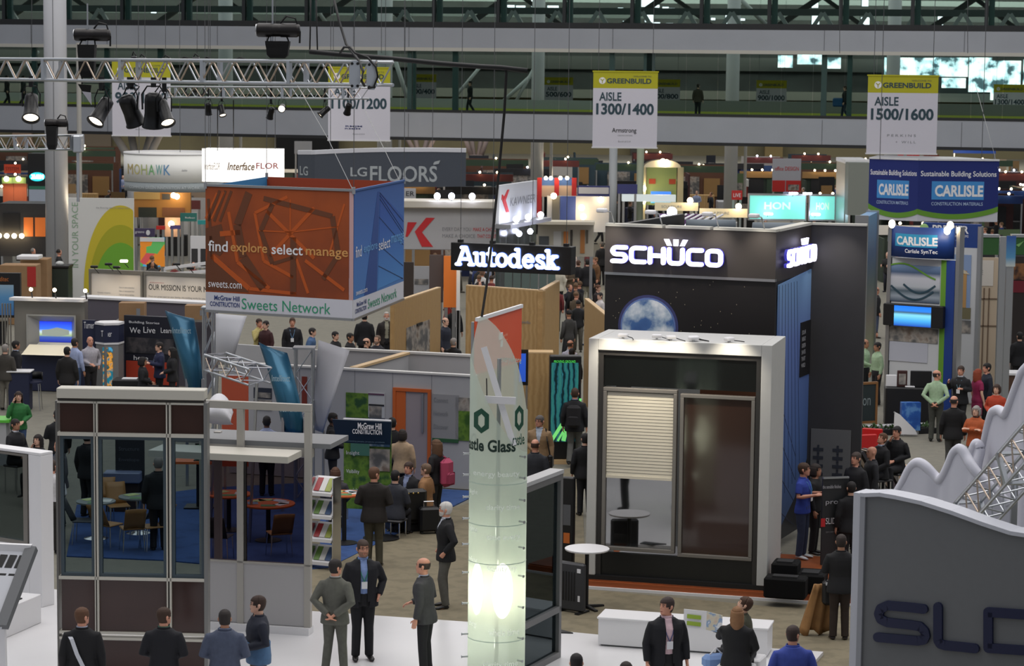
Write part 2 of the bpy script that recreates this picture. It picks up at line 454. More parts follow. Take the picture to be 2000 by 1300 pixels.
# white V braces standing inside the upper deck
for k,u in enumerate([20,108,195,700,788,915,1000,1085,1165,1250,1338,1425,1515,1602,1690,1785,1875,1966]):
    x=onbridge(u,W-1);s=Dm/FPX
    z1=zu1+.1;z2=zu1+1.0
    def f(b):
        b.bar((x,W-1,z2),(x-22*s,W-1,z1),.13,.2);b.bar((x+2*s,W-1,z2),(x+24*s,W-1,z1),.2,.2)
    bpart('brace',mat('brace_white',(150,154,152),.5),f)
bpart('back_rail',mat('roof_beam_grey',(70,78,76),.6),lambda b:(b.box(0,BL,W-.9,W-.7,zu1+.85,zu1+1.2),b.box(0,BL,W-.9,W-.75,zu1+1.9,zu1+2.1)))
for u0,v0,u1,v1,q in [(1435,-12,1500,52,9),(975,205,1035,150,8),(770,112,802,212,9),(1045,130,1000,212,7),(880,200,940,128,7),(30,150,75,100,7),(600,-10,640,50,8)]:
    A,B=at(u0,v0,146),at(u1,v1,146)
    struct(MB().tube([A,B],q*146/FPX/2,10).build('trim_brace',mat('brace_pipe_pale',(150,156,154),.5),None,True))  # pale bars stand in for diagonal reflections in the bridge glass

# columns
M_col=mat('column_paint_grey',(198,200,206),.5,noise=.03,scale=.7)
def column(name,u,vbase,D,wpx,ztop,m=M_col,base=True,z0=0.0):
    p=at(u,300,D);r=wpx*D/FPX/2
    o=thing(name,None,None,(p.x,p.y,0),0);o['kind']='structure'
    MB().lathe([(r,z0),(r,ztop)],28).build('shaft',m,o,True)
    if base:MB().lathe([(r+.12,z0),(r+.12,z0+.25),(r+.02,z0+.3)],28).build('base_collar',m,o)
    return o
c=column('column',110,0,102,44,22)
rr=44*102/FPX/2
MB().box(-.012,.012,-rr-.012,-rr+.02,.3,22).build('seam',mat('joint_grey',(96,98,102),.7),c)
MB().tube([(rr+.5,0,.02),(rr+.5,0,10)],.1).build('drain_pipe',mat('pipe_pale',(168,166,160),.5),c)
for u,D,w,zt in [(441,141,28,22),(751,141,29,22),(1049,141,25,22),(1428,141,26,22),(1740,141,26,22)]:
    c=column('column',u,0,D,w,zt,mat('column_paint_pale',(204,206,208),.5))
    r=w*D/FPX/2
    MB().tube([(r+.45,0,.02),(r+.45,0,6)],.09).build('drain_pipe',mat('pipe_pale',(168,166,160),.5),c)
column('column',1198,0,121.5,16,zl0-.05,mat('steel_post_grey',(176,180,182),.5))
column('column',1251,0,121,14,zl0-.05,mat('steel_post_greenish',(160,168,144),.5))
column('column',1663,0,112,9,5.0,mat('steel_post_pale',(150,155,140),.5))
# splayed struts carrying the bridge
def splay(u,vb,vt,D,half,wpx,m):
    p=at(u,vb,D);q=at(u,vt,D);s=D/FPX
    o=thing('column_splayed',None,None,(p.x,D,0));o['kind']='structure'
    MB().lathe([(wpx*1.6*s,0),(wpx*1.6*s,p.z)],16).build('trunk',m,o,True)
    for k,(dx,dy) in enumerate(((-1,-.6),(1,-.6),(-.45,.6),(.45,.6))):
        MB().tube([(dx*8*s,0,p.z-.3),(dx*half*s,dy*half*s,q.z)],wpx*.5*s,12).build('strut',m,o,True)
    return o
splay(272,318,246,133,52,15,mat('strut_white',(214,214,214),.5))
splay(822,298,262,180,30,9,mat('strut_pinkish',(150,136,132),.6))
splay(930,302,262,180,24,9,mat('strut_pinkish',(150,136,132),.6))
# vertical panels breaking up the olive wall
for u0,u1,c in [(22,60,(120,100,84)),(132,160,(120,100,84)),(538,575,(20,20,22)),(575,660,(24,25,26)),(150,215,(92,82,70)),(1495,1530,(110,95,60)),(1232,1244,(52,52,48)),(760,790,(80,74,56))]:
    A=at(u0,300,254);B=at(u1,300,254)
    struct(MB().box(A.x,B.x,254.6,255.4,0,6).build('wall_panel',mat('wall_panel_%d_%d_%d'%c,c,.8)))
# ================================================================ things hanging from the roof
M_signfab=mat('banner_fabric_white',(205,203,212),.8)
M_lime=mat('banner_lime_header',(176,172,34),.8)
M_dimfab=mat('banner_fabric_dim',(206,208,210),.8)
M_teal_ink=mat('dark_teal_ink',(42,66,76),.7)
M_cable=mat('thin_steel_cable',(70,72,74),.5)
M_pale_cable=mat('thin_pale_cable',(150,152,152),.5)

def aisle_sign(u0,u1,vt,vb,D,num,sponsor,label,fab=None,sub=None,dz=0.0,rot=0.0):
    A,B=at(u0,(vt+vb)/2,D),at(u1,(vt+vb)/2,D)
    zt,zb=at((u0+u1)/2,vt,D).z,at((u0+u1)/2,vb,D).z
    w,h=B.x-A.x,zt-zb
    o=thing('hanging_aisle_sign',label,'sign',(A.x,D,zb),rot,'aisle signs hanging over the hall')
    fab=fab or M_signfab
    MB().box(0,w,0,.03,0,h*.785).build('banner_sheet',fab,o)
    MB().box(0,w,-.002,.032,h*.785,h).build('header_band',M_lime,o)
    MB().box(-.03,w+.03,-.02,.05,-.05,0).build('bottom_rail',mat('rail_pale',(214,214,216),.4),o)
    MB().box(-.03,w+.03,-.02,.05,h,h+.05).build('top_rail',M_lime,o)
    e=MB();e.lathe([(w*.052,0),(w*.052,.006)],20)
    em=e.build('emblem',M_white_print,o);em.rotation_euler=(R(90),0,0);em.location=(w*.14,-.004,h*.885)
    l=MB();l.bar((0,0,.012),(w*.03,w*.028,.012),w*.012,.004);l.bar((0,0,.012),(-w*.03,w*.028,.012),w*.012,.004);l.bar((0,0,.012),(0,-w*.038,.012),w*.012,.004)
    lf=l.build('emblem_leaf',M_lime,em)
    text('GREENBUILD',o,w*.21,w*.90,h*.848,h*.918,M_teal_ink,-.008,.03)
    text('WELCOME TO',o,w*.62,w*.90,h*.935,h*.955,M_teal_ink,-.008)
    text('AISLE',o,w*.095,w*.44,h*.615,h*.732,M_teal_ink,-.006,.022)
    text(num,o,w*.05,w*.945,h*.43,h*.585,M_teal_ink,-.006,.034)
    if sponsor=='Armstrong':
        text('Armstrong',o,w*.30,w*.68,h*.175,h*.255,M_print,-.006,.012)
        text('CEILING SYSTEMS',o,w*.39,w*.62,h*.145,h*.162,M_grey_print,-.006)
        text('Booth #1214',o,w*.40,w*.59,h*.06,h*.085,M_grey_print,-.006)
    elif sponsor=='PERKINS':
        text('PERKINS',o,w*.29,w*.70,h*.215,h*.245,M_grey_print,-.006,0,0,spacing=1.5)
        text('+ WILL',o,w*.41,w*.70,h*.13,h*.16,M_grey_print,-.006,0,0,spacing=1.5)
    elif sponsor:
        text(sponsor,o,w*.28,w*.55,h*.17,h*.20,mat('indigo_print',(66,72,120),.6),-.006,.02)
        text(sponsor,o,w*.27,w*.52,h*.14,h*.165,mat('indigo_print',(66,72,120),.6),-.006,.02)
        text('Booth #1214',o,w*.40,w*.59,h*.07,h*.09,M_grey_print,-.006)
    for x in (w*.08,w*.92):
        MB().tube([(x,.015,h+.04),(x,.015,19-zb)],.012,5).build('hanging_cable',M_cable,o)
    return o
aisle_sign(641,762,133,273,96,'1100/1200','RMJM','white aisle sign reading 1100/1200 partly hidden behind the lighting truss')
aisle_sign(1158,1284,141,287,91,'1300/1400','Armstrong','white aisle sign with lime header reading 1300/1400 above the black lit sign')
aisle_sign(1694,1831,149,299,84,'1500/1600','PERKINS','white aisle sign with lime header reading 1500/1600 above the blue hanging banner')
aisle_sign(219,333,120,264,102,'900/1000','SOM','white aisle sign hanging behind the cluster of black stage lamps')
aisle_sign(1063,1119,152,217,214,'500/600','HOK','small aisle sign reading 500/600 seen through the lower bridge glass',M_dimfab)
aisle_sign(1272,1328,156,221,212,'700/800','EPA','small aisle sign reading 700/800 half hidden by the 1300/1400 sign',M_dimfab)
aisle_sign(1477,1536,158,225,208,'900/1000','SMITH','small aisle sign reading 900/1000 seen through the lower bridge glass',M_dimfab)
aisle_sign(1940,2004,166,233,190,'1300/1400','Armstrong','small aisle sign reading 1300/1400 behind the bridge at the right edge',M_dimfab)
aisle_sign(800,852,146,212,216,'300/400','HDR','small aisle sign reading 300/400 seen through the lower bridge glass',M_dimfab)

# ---------------------------------------------------------------- lighting trusses
M_truss=mat('truss_aluminium',(196,200,204),.32,.85)
M_trussw=mat('truss_lacing_warm',(196,178,160),.35,.8)
def truss(name,label,P,Q,hgt,dep,step,r=.025,group='aluminium trusses',post=True,parent=None):
    "box truss with four chords; P and Q are the ends of the front bottom chord"
    d=Q-P;L=d.length
    rz=math.atan2(d.y,d.x);ry=-math.asin(d.z/L)
    o=thing(name,label,'truss',P,0,group)
    o.rotation_euler=(0,ry,rz)
    for y,z in ((0,0),(0,hgt),(dep,0),(dep,hgt)):
        MB().tube([(0,y,z),(L,y,z)],r,8).build('chord',M_truss,o)
    n=max(2,int(L/step));f=MB();bk=MB();tp=MB()
    for k in range(n):
        a,b=L*k/n,L*(k+1)/n
        m=(a+b)/2
        f.tube([(a,0,hgt),(m,0,0)],r*.5,6);f.tube([(m,0,0),(b,0,hgt)],r*.5,6)
        bk.tube([(a,dep,hgt),(m,dep,0)],r*.5,6);bk.tube([(m,dep,0),(b,dep,hgt)],r*.5,6)
        tp.tube([(a,0,0),(m,dep,0)],r*.5,6);tp.tube([(m,dep,0),(b,0,0)],r*.5,6)
        tp.tube([(a,dep,hgt),(m,0,hgt)],r*.5,6);tp.tube([(m,0,hgt),(b,dep,hgt)],r*.5,6)
    f.build('front_lacing',M_trussw,o);bk.build('back_lacing',M_truss,o);tp.build('cross_lacing',M_truss,o)
    if post:
        for k in range(int(L/(step*4))+1):
            x=min(L-.03,.03+k*step*4)
            mb=MB()
            for y in (0,dep):mb.bar((x,y,0),(x,y,hgt),r*2.4)
            for z in (0,hgt):mb.bar((x,0,z),(x,dep,z),r*1.6)
            mb.build('frame_plate',M_truss,o)
    return o,L
tr,trL=truss('lighting_truss','long aluminium box truss carrying stage lamps at the upper left',at(-60,154,38),at(735,166,33),.315,.36,.42)
# octagonal end plates with cables
for x,s in ((trL-.05,.17),(trL+.62,.17)):
    pass
def endplate(u,v,D,wu,hv,lab):
    p=at(u,v,D);s=D/FPX
    o=thing('truss_corner_plate',lab,'plate',p,R(8),'corner plates on the truss end')
    w,h=wu*s/2,hv*s/2
    MB().prism([(-w*.55,-h),(w*.55,-h),(w,-h*.55),(w,h*.55),(w*.55,h),(-w*.55,h),(-w,h*.55),(-w,-h*.55)],0,.03).build('plate',M_truss,o)
    for x,z in ((-w*.5,-h*.8),(w*.5,-h*.8),(-w*.5,h*.8),(w*.5,h*.8)):
        b=MB().lathe([(.02,0),(.02,.03)],8).build('bolt',M_black,o);b.rotation_euler=(R(90),0,0);b.location=(x,0,z)
    return o
endplate(693,146,32.9,22,54,'pale octagonal corner plate where the long truss ends, left of two')
endplate(726,148,32.8,20,54,'pale octagonal corner plate at the truss tip, right of two')
tr2,_=truss('lighting_truss','slim truss with small spotlights hanging behind the long truss',at(325,190,62),at(705,193,58),.27,.3,.5,.022)
tr3,L3=truss('lighting_truss','short truss end with dark hoist jutting in at the left edge',at(-80,293,50),at(142,292,48),.28,.3,.42,.022)
bx=thing('truss_corner_block','square aluminium corner block at the end of the short left truss','block',at(148,296,47.9),0)
MB().rbox(-.06,.1,-.02,.34,-.02,.32,.02).build('block_shell',M_truss,bx)
MB().tube([(.02,.1,-.02),(.02,.1,-1.0)],.03).build('stub_pipe',M_truss,bx)

# truss hoists: motor body, hook block, chain, black chain bag
M_motor=mat('hoist_motor_dark',(26,22,22),.4,.3)
M_bag=mat('black_chain_bag',(8,8,9),.85)
def hoist(u,v,D,wpx,hpx,label,bag,chain_up=60,flip=1):
    s=D/FPX;p=at(u,v,D)
    o=thing('chain_hoist',label,'hoist',p,0,'chain hoists on the trusses')
    L,r=wpx*s/2,hpx*s/2
    b=MB().lathe([(r*.82,-L),(r,-L*.9),(r,-L*.25),(r*.92,-L*.22),(r*.92,L*.1),(r,L*.14),(r,L*.86),(r*.8,L)],20)
    m=b.build('motor_body',M_motor,o,True);m.rotation_euler=(0,R(90),0)
    e=MB().lathe([(r*.86,-L*1.02),(r*.86,-L*.95)],20).build('end_cap',M_alu,o,False);e.rotation_euler=(0,R(90),0)
    if flip<0:e.rotation_euler=(0,R(-90),0)
    MB().tube([(-L*.25,0,r),(-L*.25,0,chain_up*s)],.012,6).build('chain',M_alu,o)
    MB().tube([(-L*.25,-.02,r),(-L*.3,-.02,-r*2.4)],.02,6).build('hook',M_alu,o)
    MB().tube([(L*.1,0,r),(L*.4,-.03,r*2.0),(L*.8,-.02,r*1.7),(L*1.02,-.02,-r*.2),(L*1.0,0,-r*1.8)],.014,6).build('power_cable',M_rubber,o)
    bu0,bu1,bv0,bv1=bag
    c0,c1=at(bu0,bv0,D)-p,at(bu1,bv1,D)-p
    g=MB()
    w0=c0.x;w1=c1.x;zt,zb=c0.z,c1.z
    rows=[]
    for i in range(6):
        t=i/5;z=zt+(zb-zt)*t;q=.0 if i else .01
        sq=[1.0,.98,.92,.9,.86,.6][i];mx=(w0+w1)/2;hw=(w1-w0)/2*sq
        rows.append([(mx-hw,-.1*sq,z),(mx+hw,-.1*sq,z),(mx+hw,.12*sq,z),(mx-hw,.12*sq,z)])
    vs=sum(rows,[]);fs=[(0,1,2,3),(23,22,21,20)]+[(i*4+j,i*4+4+j,i*4+4+(j+1)%4,i*4+(j+1)%4) for i in range(5) for j in range(4)]
    g.add(vs,fs).build('chain_bag',M_bag,o)
    for x in (w0*.9,w1*.9):MB().tube([(x*.8,0,-r*.8),(x,0,zt)],.012,5).build('bag_strap',M_rubber,o)
    return o
hoist(180,68,36.8,70,24,'black chain hoist with hanging bag above the stage lamps, near the column',(153,187,87,152))
hoist(543,59,34.5,84,27,'largest black chain hoist with bag standing over the truss middle',(519,566,80,114))
hoist(110,240,48,44,16,'small black hoist standing on the short left truss',(91,112,246,292),10)

# chain and cable drops from the roof
def drop(label,pts,r,name='hanging_cable',m=None,group='cables hanging from the roof',n=8):
    P=[at(*p) for p in pts]
    o=thing(name,label,'cable',P[0],0,group)
    MB().tube([p-P[0] for p in P],r,n).build('cable_run',m or M_rubber,o,True)
    return o
drop('thick black cable sagging from the top edge into a loop over the truss end',[(650,-12,34),(662,40,33.8),(676,86,33.6),(690,104,33.3),(702,120,33),(709,140,32.8),(706,158,32.7),(712,168,32.8)],.018)
drop('black cable loop curling around the truss corner plates',[(664,104,33.2),(672,92,33.1),(684,92,33),(694,104,32.9),(718,112,32.8),(734,130,32.7),(738,150,32.7),(730,170,32.7),(718,172,32.7)],.016)
drop('heavy black cable bundle running from the truss out to the right',[(605,101,34),(660,106,33.9),(760,114,33.6),(860,124,33.3),(940,130,33.1),(978,132,33),(1030,138,33)],.034)
drop('black power cable dropping from the bundle down past the black lit sign',[(975,131,33),(986,134,33),(989,142,33),(985,220,33.2),(975,330,33.6),(963,450,34.2),(950,560,35),(941,618,35.7)],.019)
drop('thin black cable hanging straight at the top over the truss',[(607,-10,36),(606,60,36),(605,100,36)],.011)
drop('second thin black cable hanging beside the sagging one',[(617,-10,36),(619,60,36),(620,98,36)],.011)
for i,(u,v0,v1,D,lab) in enumerate([(425,208,294,62,'thin black cable hanging between slim truss and lit white sign'),(456,196,292,62,'second thin black cable dropping to the lit white sign')]):
    drop(lab,[(u,v0,D),(u,v1,92)],.014)
for lab,pts in [('pale guy wire slanting from the roof to the front corner of the cube banner',[(560,130,60),(640,270,56),(691,375,50)]),
                 ('pale guy wire slanting to the right corner of the cube banner',[(712,215,62),(750,290,58),(787,367,53)]),
                 ('pale wire rising from the blue hanging banner right of the aisle sign',[(1905,165,84),(1950,330,80)])]:
    drop(lab,pts,.008,'guy_wire',M_pale_cable,'pale guy wires',5)
for k,u in enumerate((62,283,385,745,790,1640,1890)):
    drop('hair-thin dark wire hanging down in front of the grey bridge girders',[(u,-20,110),(u,104,110)],.012,'guy_wire',M_cable,'thin wires in front of the bridge',4)

# ---------------------------------------------------------------- stage lamps (par cans)
M_can=mat('par_can_black',(13,13,15),.35,.2)
M_lens=mat('par_lens_lit',(255,240,214),.4,emit=5.5,ecol=(255,236,205),sample=False)
M_lensoff=mat('par_lens_dark',(40,42,46),.15)
def par_can(u,v,D,length,rad,tilt,turn,label,lit=True,hang=.16,group='black stage lamps under the trusses',power=0,name='stage_lamp'):
    "can pointing down: tilt from straight down (deg), turned about the vertical; at turn 0 the mouth leans toward the viewer"
    big=D<45
    D=(38-5*(u+60)/795+.18) if big else (62-4*(u-325)/380+.15)
    p=at(u,v,D);ztr=at(u,156+u*.0142,D).z if big else at(u,191,D).z
    o=thing(name,label,'lamp',p,R(turn),group)
    # local axis: mouth at -z, back at +z
    prof=[(rad*.45,length*.5),(rad*.8,length*.44),(rad*.86,length*.3),(rad*.86,-length*.1),(rad,-length*.46),(rad*1.12,-length*.5),(rad*1.12,-length*.53),(rad*.96,-length*.53),(rad*.9,-length*.42)]
    b=MB().lathe(prof,20,cap=False);b.lathe([(rad*.45,length*.5),(.005,length*.51)],20)
    c=b.build('can',M_can,o,True);c.rotation_euler=(R(-tilt),0,0)
    l=MB().lathe([(rad*.92,-length*.44),(rad*.6,-length*.455),(.004,-length*.46)],20).build('lens',M_lens if lit else M_lensoff,o);l.rotation_euler=c.rotation_euler
    y=MB()
    y.tube([(-rad*1.05,0,0),(-rad*1.1,0,length*.45),(-rad*.6,0,length*.5+hang*.6),(rad*.6,0,length*.5+hang*.6),(rad*1.1,0,length*.45),(rad*1.05,0,0)],rad*.09,6)
    y.build('yoke',M_can,o)
    k=MB().box(-rad*.25,rad*.25,-rad*.25,rad*.25,length*.5+hang*.5,max(ztr-p.z+(.07 if big else .31),length*.5+hang));k.build('clamp',M_can,o)
    MB().tube([(0,rad*.3,length*.45),(rad*.7,rad*.6,length*.75),(rad*.2,rad*.2,length*.5+hang)],rad*.07,6).build('lamp_cable',M_rubber,o)
    return o
par_can(61,208,36.4,.44,.125,38,8,'lit black stage lamp hanging alone left of the big column')
par_can(199,216,36,.44,.125,42,-32,'lit black stage lamp right of the big column with bright round lens')
par_can(255,214,35.8,.46,.145,-28,-40,'unlit black stage lamp seen from behind, middle of the cluster',False)
par_can(300,214,35.7,.50,.155,-14,10,'largest unlit black stage lamp hanging dark in the cluster',False)
par_can(321,218,35.2,.42,.105,40,30,'lit black stage lamp at the right end of the cluster')
for (u,v,til,tu,lit,lab) in [(407,212,-20,0,False,'small unlit spotlight under the slim truss, first from its left end'),(433,215,30,30,True,'small dim spotlight under the slim truss, second from its left end'),(529,220,-30,30,False,'small dark spotlight under the slim truss beside the brightest one'),(551,210,78,0,True,'small brightest spotlight under the slim truss shining straight out'),(634,217,50,-70,True,'small spotlight pointing left in front of the 1100/1200 sign'),(680,212,-40,20,False,'small dark spotlight hanging before the 1100/1200 sign digits')]:
    par_can(u,v,59.5,.30,.085,til,tu,lab,lit,.13)
for (u,v) in ((370,178),(390,178)):
    p=at(u,v,62)
    o=thing('cable_coil','coil of black cable tied to the slim truss','cable',p,0,'cable coils on the slim truss')
    for k in range(3):
        MB().tube([(.12*math.cos(t*.4)*(1-.1*k),.03*k,.14*math.sin(t*.4)*(1-.1*k)) for t in range(17)],.014,6).build('turn',M_rubber,o)
# dark pennant below the truss
p=at(165,175,38)
o=thing('hanging_pennant','black and white pennant of cloth hanging below the long truss','pennant',at(152,164,36.7),0)
s=36.7/FPX
MB().tube([(.03,.2,0),(.03,.2,.25)],.012,6).build('cord',M_rubber,o)
MB().prism([(0,0),(26*s,-2*s),(24*s,-16*s),(8*s,-14*s)],0,.02).build('black_cloth',M_bag,o)
MB().prism([(8*s,-14.1*s),(25*s,-16.1*s),(26*s,-40*s)],0,.02).build('white_cloth',M_signfab,o)
for (u,v,w,h) in [(262,100,10,15),(278,105,14,10),(325,110,18,8),(383,108,14,11),(362,113,20,5),(405,112,14,5),(470,113,22,4)]:
    o=thing('truss_clamp','black clamp and cable end sitting on top of the long truss','clamp',at(u,117,36.2),0,'clamps on the long truss')
    q=36.2/FPX
    MB().rbox(-w*q/2,w*q/2,-.05,.05,0,h*q*.5,.012).build('clamp_body',M_can,o)
    MB().tube([(-w*q*.4,0,h*q*.4),(-w*q*.1,0,h*q*1.1),(w*q*.4,0,h*q*.5)],.012,6).build('cable_end',M_rubber,o)
# ================================================================ hanging and tall lettered signs
def hung_wires(o,pts,top,z):
    for x,y in pts:MB().tube([(x,y,z),(x,y,top)],.012,5).build('hanging_cable',M_cable,o)
def arc_sheet(fx,x0,x1,z0,z1,th,n=28,zt=None):
    "curved upright band: y = fx(x); zt(x) lets the top edge vary"
    xs=[x0+(x1-x0)*i/n for i in range(n+1)]
    return MB().sheet([[(x,fx(x),z0) for x in xs],[(x,fx(x),(zt(x) if zt else z1)) for x in xs]],th)

# round white fabric ring with rainbow lettering
D=98.0;c=at(340,340,D);s=D/FPX
rad=97*s
z1,z0,zm=at(340,304,D-rad).z-c.z,at(340,376,D-rad).z-c.z,at(340,357,D-rad).z-c.z
o=thing('hanging_ring_sign','round white fabric ring with rainbow MOHAWK lettering hanging behind the glowing white sign','sign',(c.x,D,c.z))
ringm=lambda za,zb,r:MB().lathe([(r-.04,za),(r,za),(r,zb),(r-.04,zb),(r-.04,za)],56,cap=False)
ringm(zm,z1,rad).build('fabric_band',mat('ring_fabric',(238,238,234),.8),o,True)
ringm(z0,zm,rad-.02).build('lower_band',mat('ring_fabric_grey',(152,160,163),.8),o,True)
ringm(z1,z1+.08,rad+.01).build('top_rim',M_white,o,True)
cv=lambda x:-math.sqrt(max(0,(rad+.01)**2-x*x))
for i,(ch,col) in enumerate(zip('MOHAWK',[(196,176,110),(198,190,120),(186,196,130),(120,182,120),(96,168,164),(90,142,186)])):
    x0=(-82+i*15.2)*s
    text(ch,o,x0,x0+12.5*s,zm+(z1-zm)*.28,zm+(z1-zm)*.66,mat('rainbow_ink_%d'%i,col,.7),-.01,curve=cv)
text('aladdin',o,28*s,38*s,zm+(z1-zm)*.42,zm+(z1-zm)*.5,M_grey_print,-.01,curve=cv)
text('COMMON GREEN INNOVATION AT WORK',o,-78*s,60*s,z0+(zm-z0)*.34,z0+(zm-z0)*.62,mat('pale_ring_print',(206,212,214),.7),.005,curve=cv)
hung_wires(o,[(-rad*.7,0),(rad*.7,0),(0,rad*.9)],18-c.z,z1)

# glowing white sign
D=93.0;s=D/FPX
A=at(393,355,D);z1=at(470,291,D).z-A.z;w=157*s
M_glow=mat('lit_white_fabric',(255,255,252),.8,emit=.95,ecol=(255,254,248))
o=thing('hanging_lightbox_sign','glowing white fabric light box reading InterfaceFLOR beside the round white ring','sign',A)
fold=39*s;f2=lambda x:(.35*(1-x/fold)) if x<fold else (-.02+.12*((x-fold)/(w-fold))**2)
f2b=lambda x:max(.0,.25-x*.25/fold) if x<fold else .30*((x-fold)/(w-fold))**3
arc_sheet(f2b,0,w,0,z1,.05,40).build('lit_skin',M_glow,o)
MB().box(.05,w-.05,.36,1.6,.02,z1-.02).build('lit_body',M_glow,o)
text('Interface',o,51*s,104*s,z1*.36,z1*.60,mat('faint_tan_ink',(128,96,64),.7),-.02,.02,.25,curve=f2b)
text('FLOR',o,107*s,150*s,z1*.41,z1*.59,mat('faint_red_ink',(176,70,66),.7),-.01,.01,curve=f2b)
text('InterfaceFLOR',o,4*s,36*s,z1*.37,z1*.58,mat('faint_tan_ink',(140,108,74),.7),-.01,0,.25,curve=f2b)
hung_wires(o,[(.3,.5),(w-.3,.5)],17-A.z,z1-.03)

# charcoal curved sign
D=86.0;s=D/FPX
A=at(577,364,D);w=331*s;h=at(740,296,D).z-at(740,365,D).z
o=thing('hanging_curved_sign','long charcoal curved sign reading LG FLOORS hanging behind the orange cube banner','sign',A)
fl=lambda x:max(0.0,(.9-x*.9/(33*s))) if x<33*s else 1.3*((x-33*s)/(w-33*s)-.0)**2
zt=lambda x:h*(.88+.12*math.sin(min(1,x/(w*.62))*math.pi/2))-(0 if x<w*.8 else h*.02*((x-w*.8)/(w*.2)))
arc_sheet(fl,0,w,0,h,.06,44,zt).build('sign_face',mat('lg_charcoal_face',(66,72,82),.55),o)
xs=[w*i/44 for i in range(45)]
MB().sheet([[(x,fl(x)-.02,zt(x)) for x in xs],[(x,fl(x)-.02,zt(x)+.14) for x in xs]],.4).build('white_top_edge',mat('sign_top_edge',(205,206,212),.6),o)
M_lgp=mat('grey_lettering',(168,174,176),.5)
text('LG',o,5*s,23*s,h*.30,h*.56,M_lgp,-.012,.012,curve=fl)
text('LG',o,107*s,139*s,h*.30,h*.56,M_lgp,-.012,.016,curve=fl)
text('FLOORS',o,145*s,275*s,h*.14,h*.60,M_lgp,-.012,.016,curve=fl)
lf=MB();lf.prism([(265*s,h*.62),(270*s,h*.72),(281*s,h*.76),(278*s,h*.66)],0,.02)
l=lf.build('leaf_mark',M_lgp,o);l.location=(0,fl(272*s)-.03,0)
hung_wires(o,[(w*.2,.5),(w*.8,1.2)],17-A.z,h)

# orange and blue printed cube banner
M_sheet_white=mat('banner_white_hem',(205,206,214),.75)
def weave(name,a,b,c,kind='voronoi',scale=.55):
    return ramp_mat(name,0,[(0,a),(.35,b),(.62,c)],.75,kind=kind,scale=scale,sharp=False)
M_orange=weave('orange_print',(150,66,24),(158,74,28),(128,60,28),'noise',.7)
M_brown=mat('orange_print_dark',(102,58,34),.75)
M_orange2=mat('orange_print_bright',(184,84,26),.75)
M_bluep=ramp_mat('blue_print',2,[(0,(70,120,182)),(.5,(62,108,176)),(1,(52,88,150))],.75,sharp=False)
M_blued=mat('blue_print_dark',(38,72,138),.75)
M_bluel=mat('blue_print_line',(28,48,92),.75)
DA,DB,DC=50.0,48.5,53.0
A,B,C=at(402,610,DA),at(690,622,DB),at(788,605,DC)
zA1,zA0=at(402,371,DA).z,at(402,610,DA).z
zt_,zb_=at(690,374,DB).z,at(690,622,DB).z
o=thing('hanging_cube_banner','four-sided printed cloth banner, orange front reading find explore select manage and blue right side','banner',(B.x,B.y,zb_))
Hc=zt_-zb_
def face(P,Q,name,m,flip=False):
    "one banner side as a child frame: local x runs P to Q"
    e=bpy.data.objects.new(name,None);COL.objects.link(e);e.parent=o
    d=Vector((Q.x-P.x,Q.y-P.y,0));L=d.length
    e.location=(P.x-B.x,P.y-B.y,0);e.rotation_euler=(0,0,math.atan2(d.y,d.x))
    return e,L
def sheetpart(name,e,L,z0,z1,m,x0=0.0,x1=None,y0=0.0,y1=.012):
    return MB().box(x0,L if x1 is None else x1,y0,y1,z0,z1).build(name,m,e)
e,L=face(A,B,'orange_side',None)
sheetpart('printed_cloth',e,L,Hc*.145,Hc,M_orange,0,L-.11)
sheetpart('corner_strip',e,L,Hc*.145,Hc,mat('pink_strip',(196,160,160),.7),L-.10,L-.01)
sheetpart('white_hem',e,L,0,Hc*.145,M_sheet_white,0,L-.02)
sheetpart('top_batten',e,L,Hc,Hc+.05,M_alu,-.02,L+.02,-.02,.03)
sheetpart('bottom_batten',e,L,-.05,0,M_alu,-.02,L-.02,-.02,.03)
pr=MB()   # the photographic print: ribs of a timber dome in darker and lighter orange
def line(x0,z0,x1,z1,w):pr.bar((x0*L,-.003,z0*Hc),(x1*L,-.003,z1*Hc),w*L,.004,(0,1,0))
pr.prism([(0,.16*Hc),(.30*L,.16*Hc),(.16*L,.36*Hc),(0,.40*Hc)],-.004,-.001)
pr.prism([(.0,.50*Hc),(.10*L,.44*Hc),(.15*L,.52*Hc),(.11*L,.70*Hc),(0,.66*Hc)],-.004,-.001)
for x0,z0,x1,z1,w in [(.02,.9,.06,.16,.02),(.10,.97,.02,.72,.018),(.14,.97,.06,.72,.018),(.18,.97,.10,.72,.018),(.04,.60,.02,.36,.03),(.30,.96,.22,.70,.05),(.22,.70,.26,.44,.05),(.26,.44,.40,.20,.06),(.46,.88,.38,.66,.03),(.38,.66,.46,.40,.03),(.46,.40,.60,.46,.02),(.60,.62,.60,.16,.04),(.40,.92,.86,.80,.03),(.86,.80,.90,.50,.035),(.90,.50,.80,.30,.03)]:line(x0,z0,x1,z1,w)
pr.build('dark_print',M_brown,e)
pr=MB()
for x0,z0,x1,z1,w in [(.42,.82,.74,.46,.022),(.74,.86,.44,.46,.022),(.58,.66,.90,.72,.008),(.58,.66,.36,.66,.008),(.58,.66,.58,.92,.008),(.34,.80,.40,.42,.018),(.34,.80,.56,.94,.018),(.40,.42,.60,.30,.02),(.16,.80,.22,.40,.02),(.22,.40,.44,.20,.022),(.04,.44,.30,.19,.03),(.30,.19,.62,.17,.02),(.68,.44,.94,.22,.02),(.62,.45,.70,.18,.018),(.10,.62,.24,.64,.03),(.08,.95,.0,.74,.012),(.13,.96,.04,.74,.012),(.94,.9,.84,.5,.012)]:line(x0,z0,x1,z1,w)
pr.build('light_print',M_orange2,e)
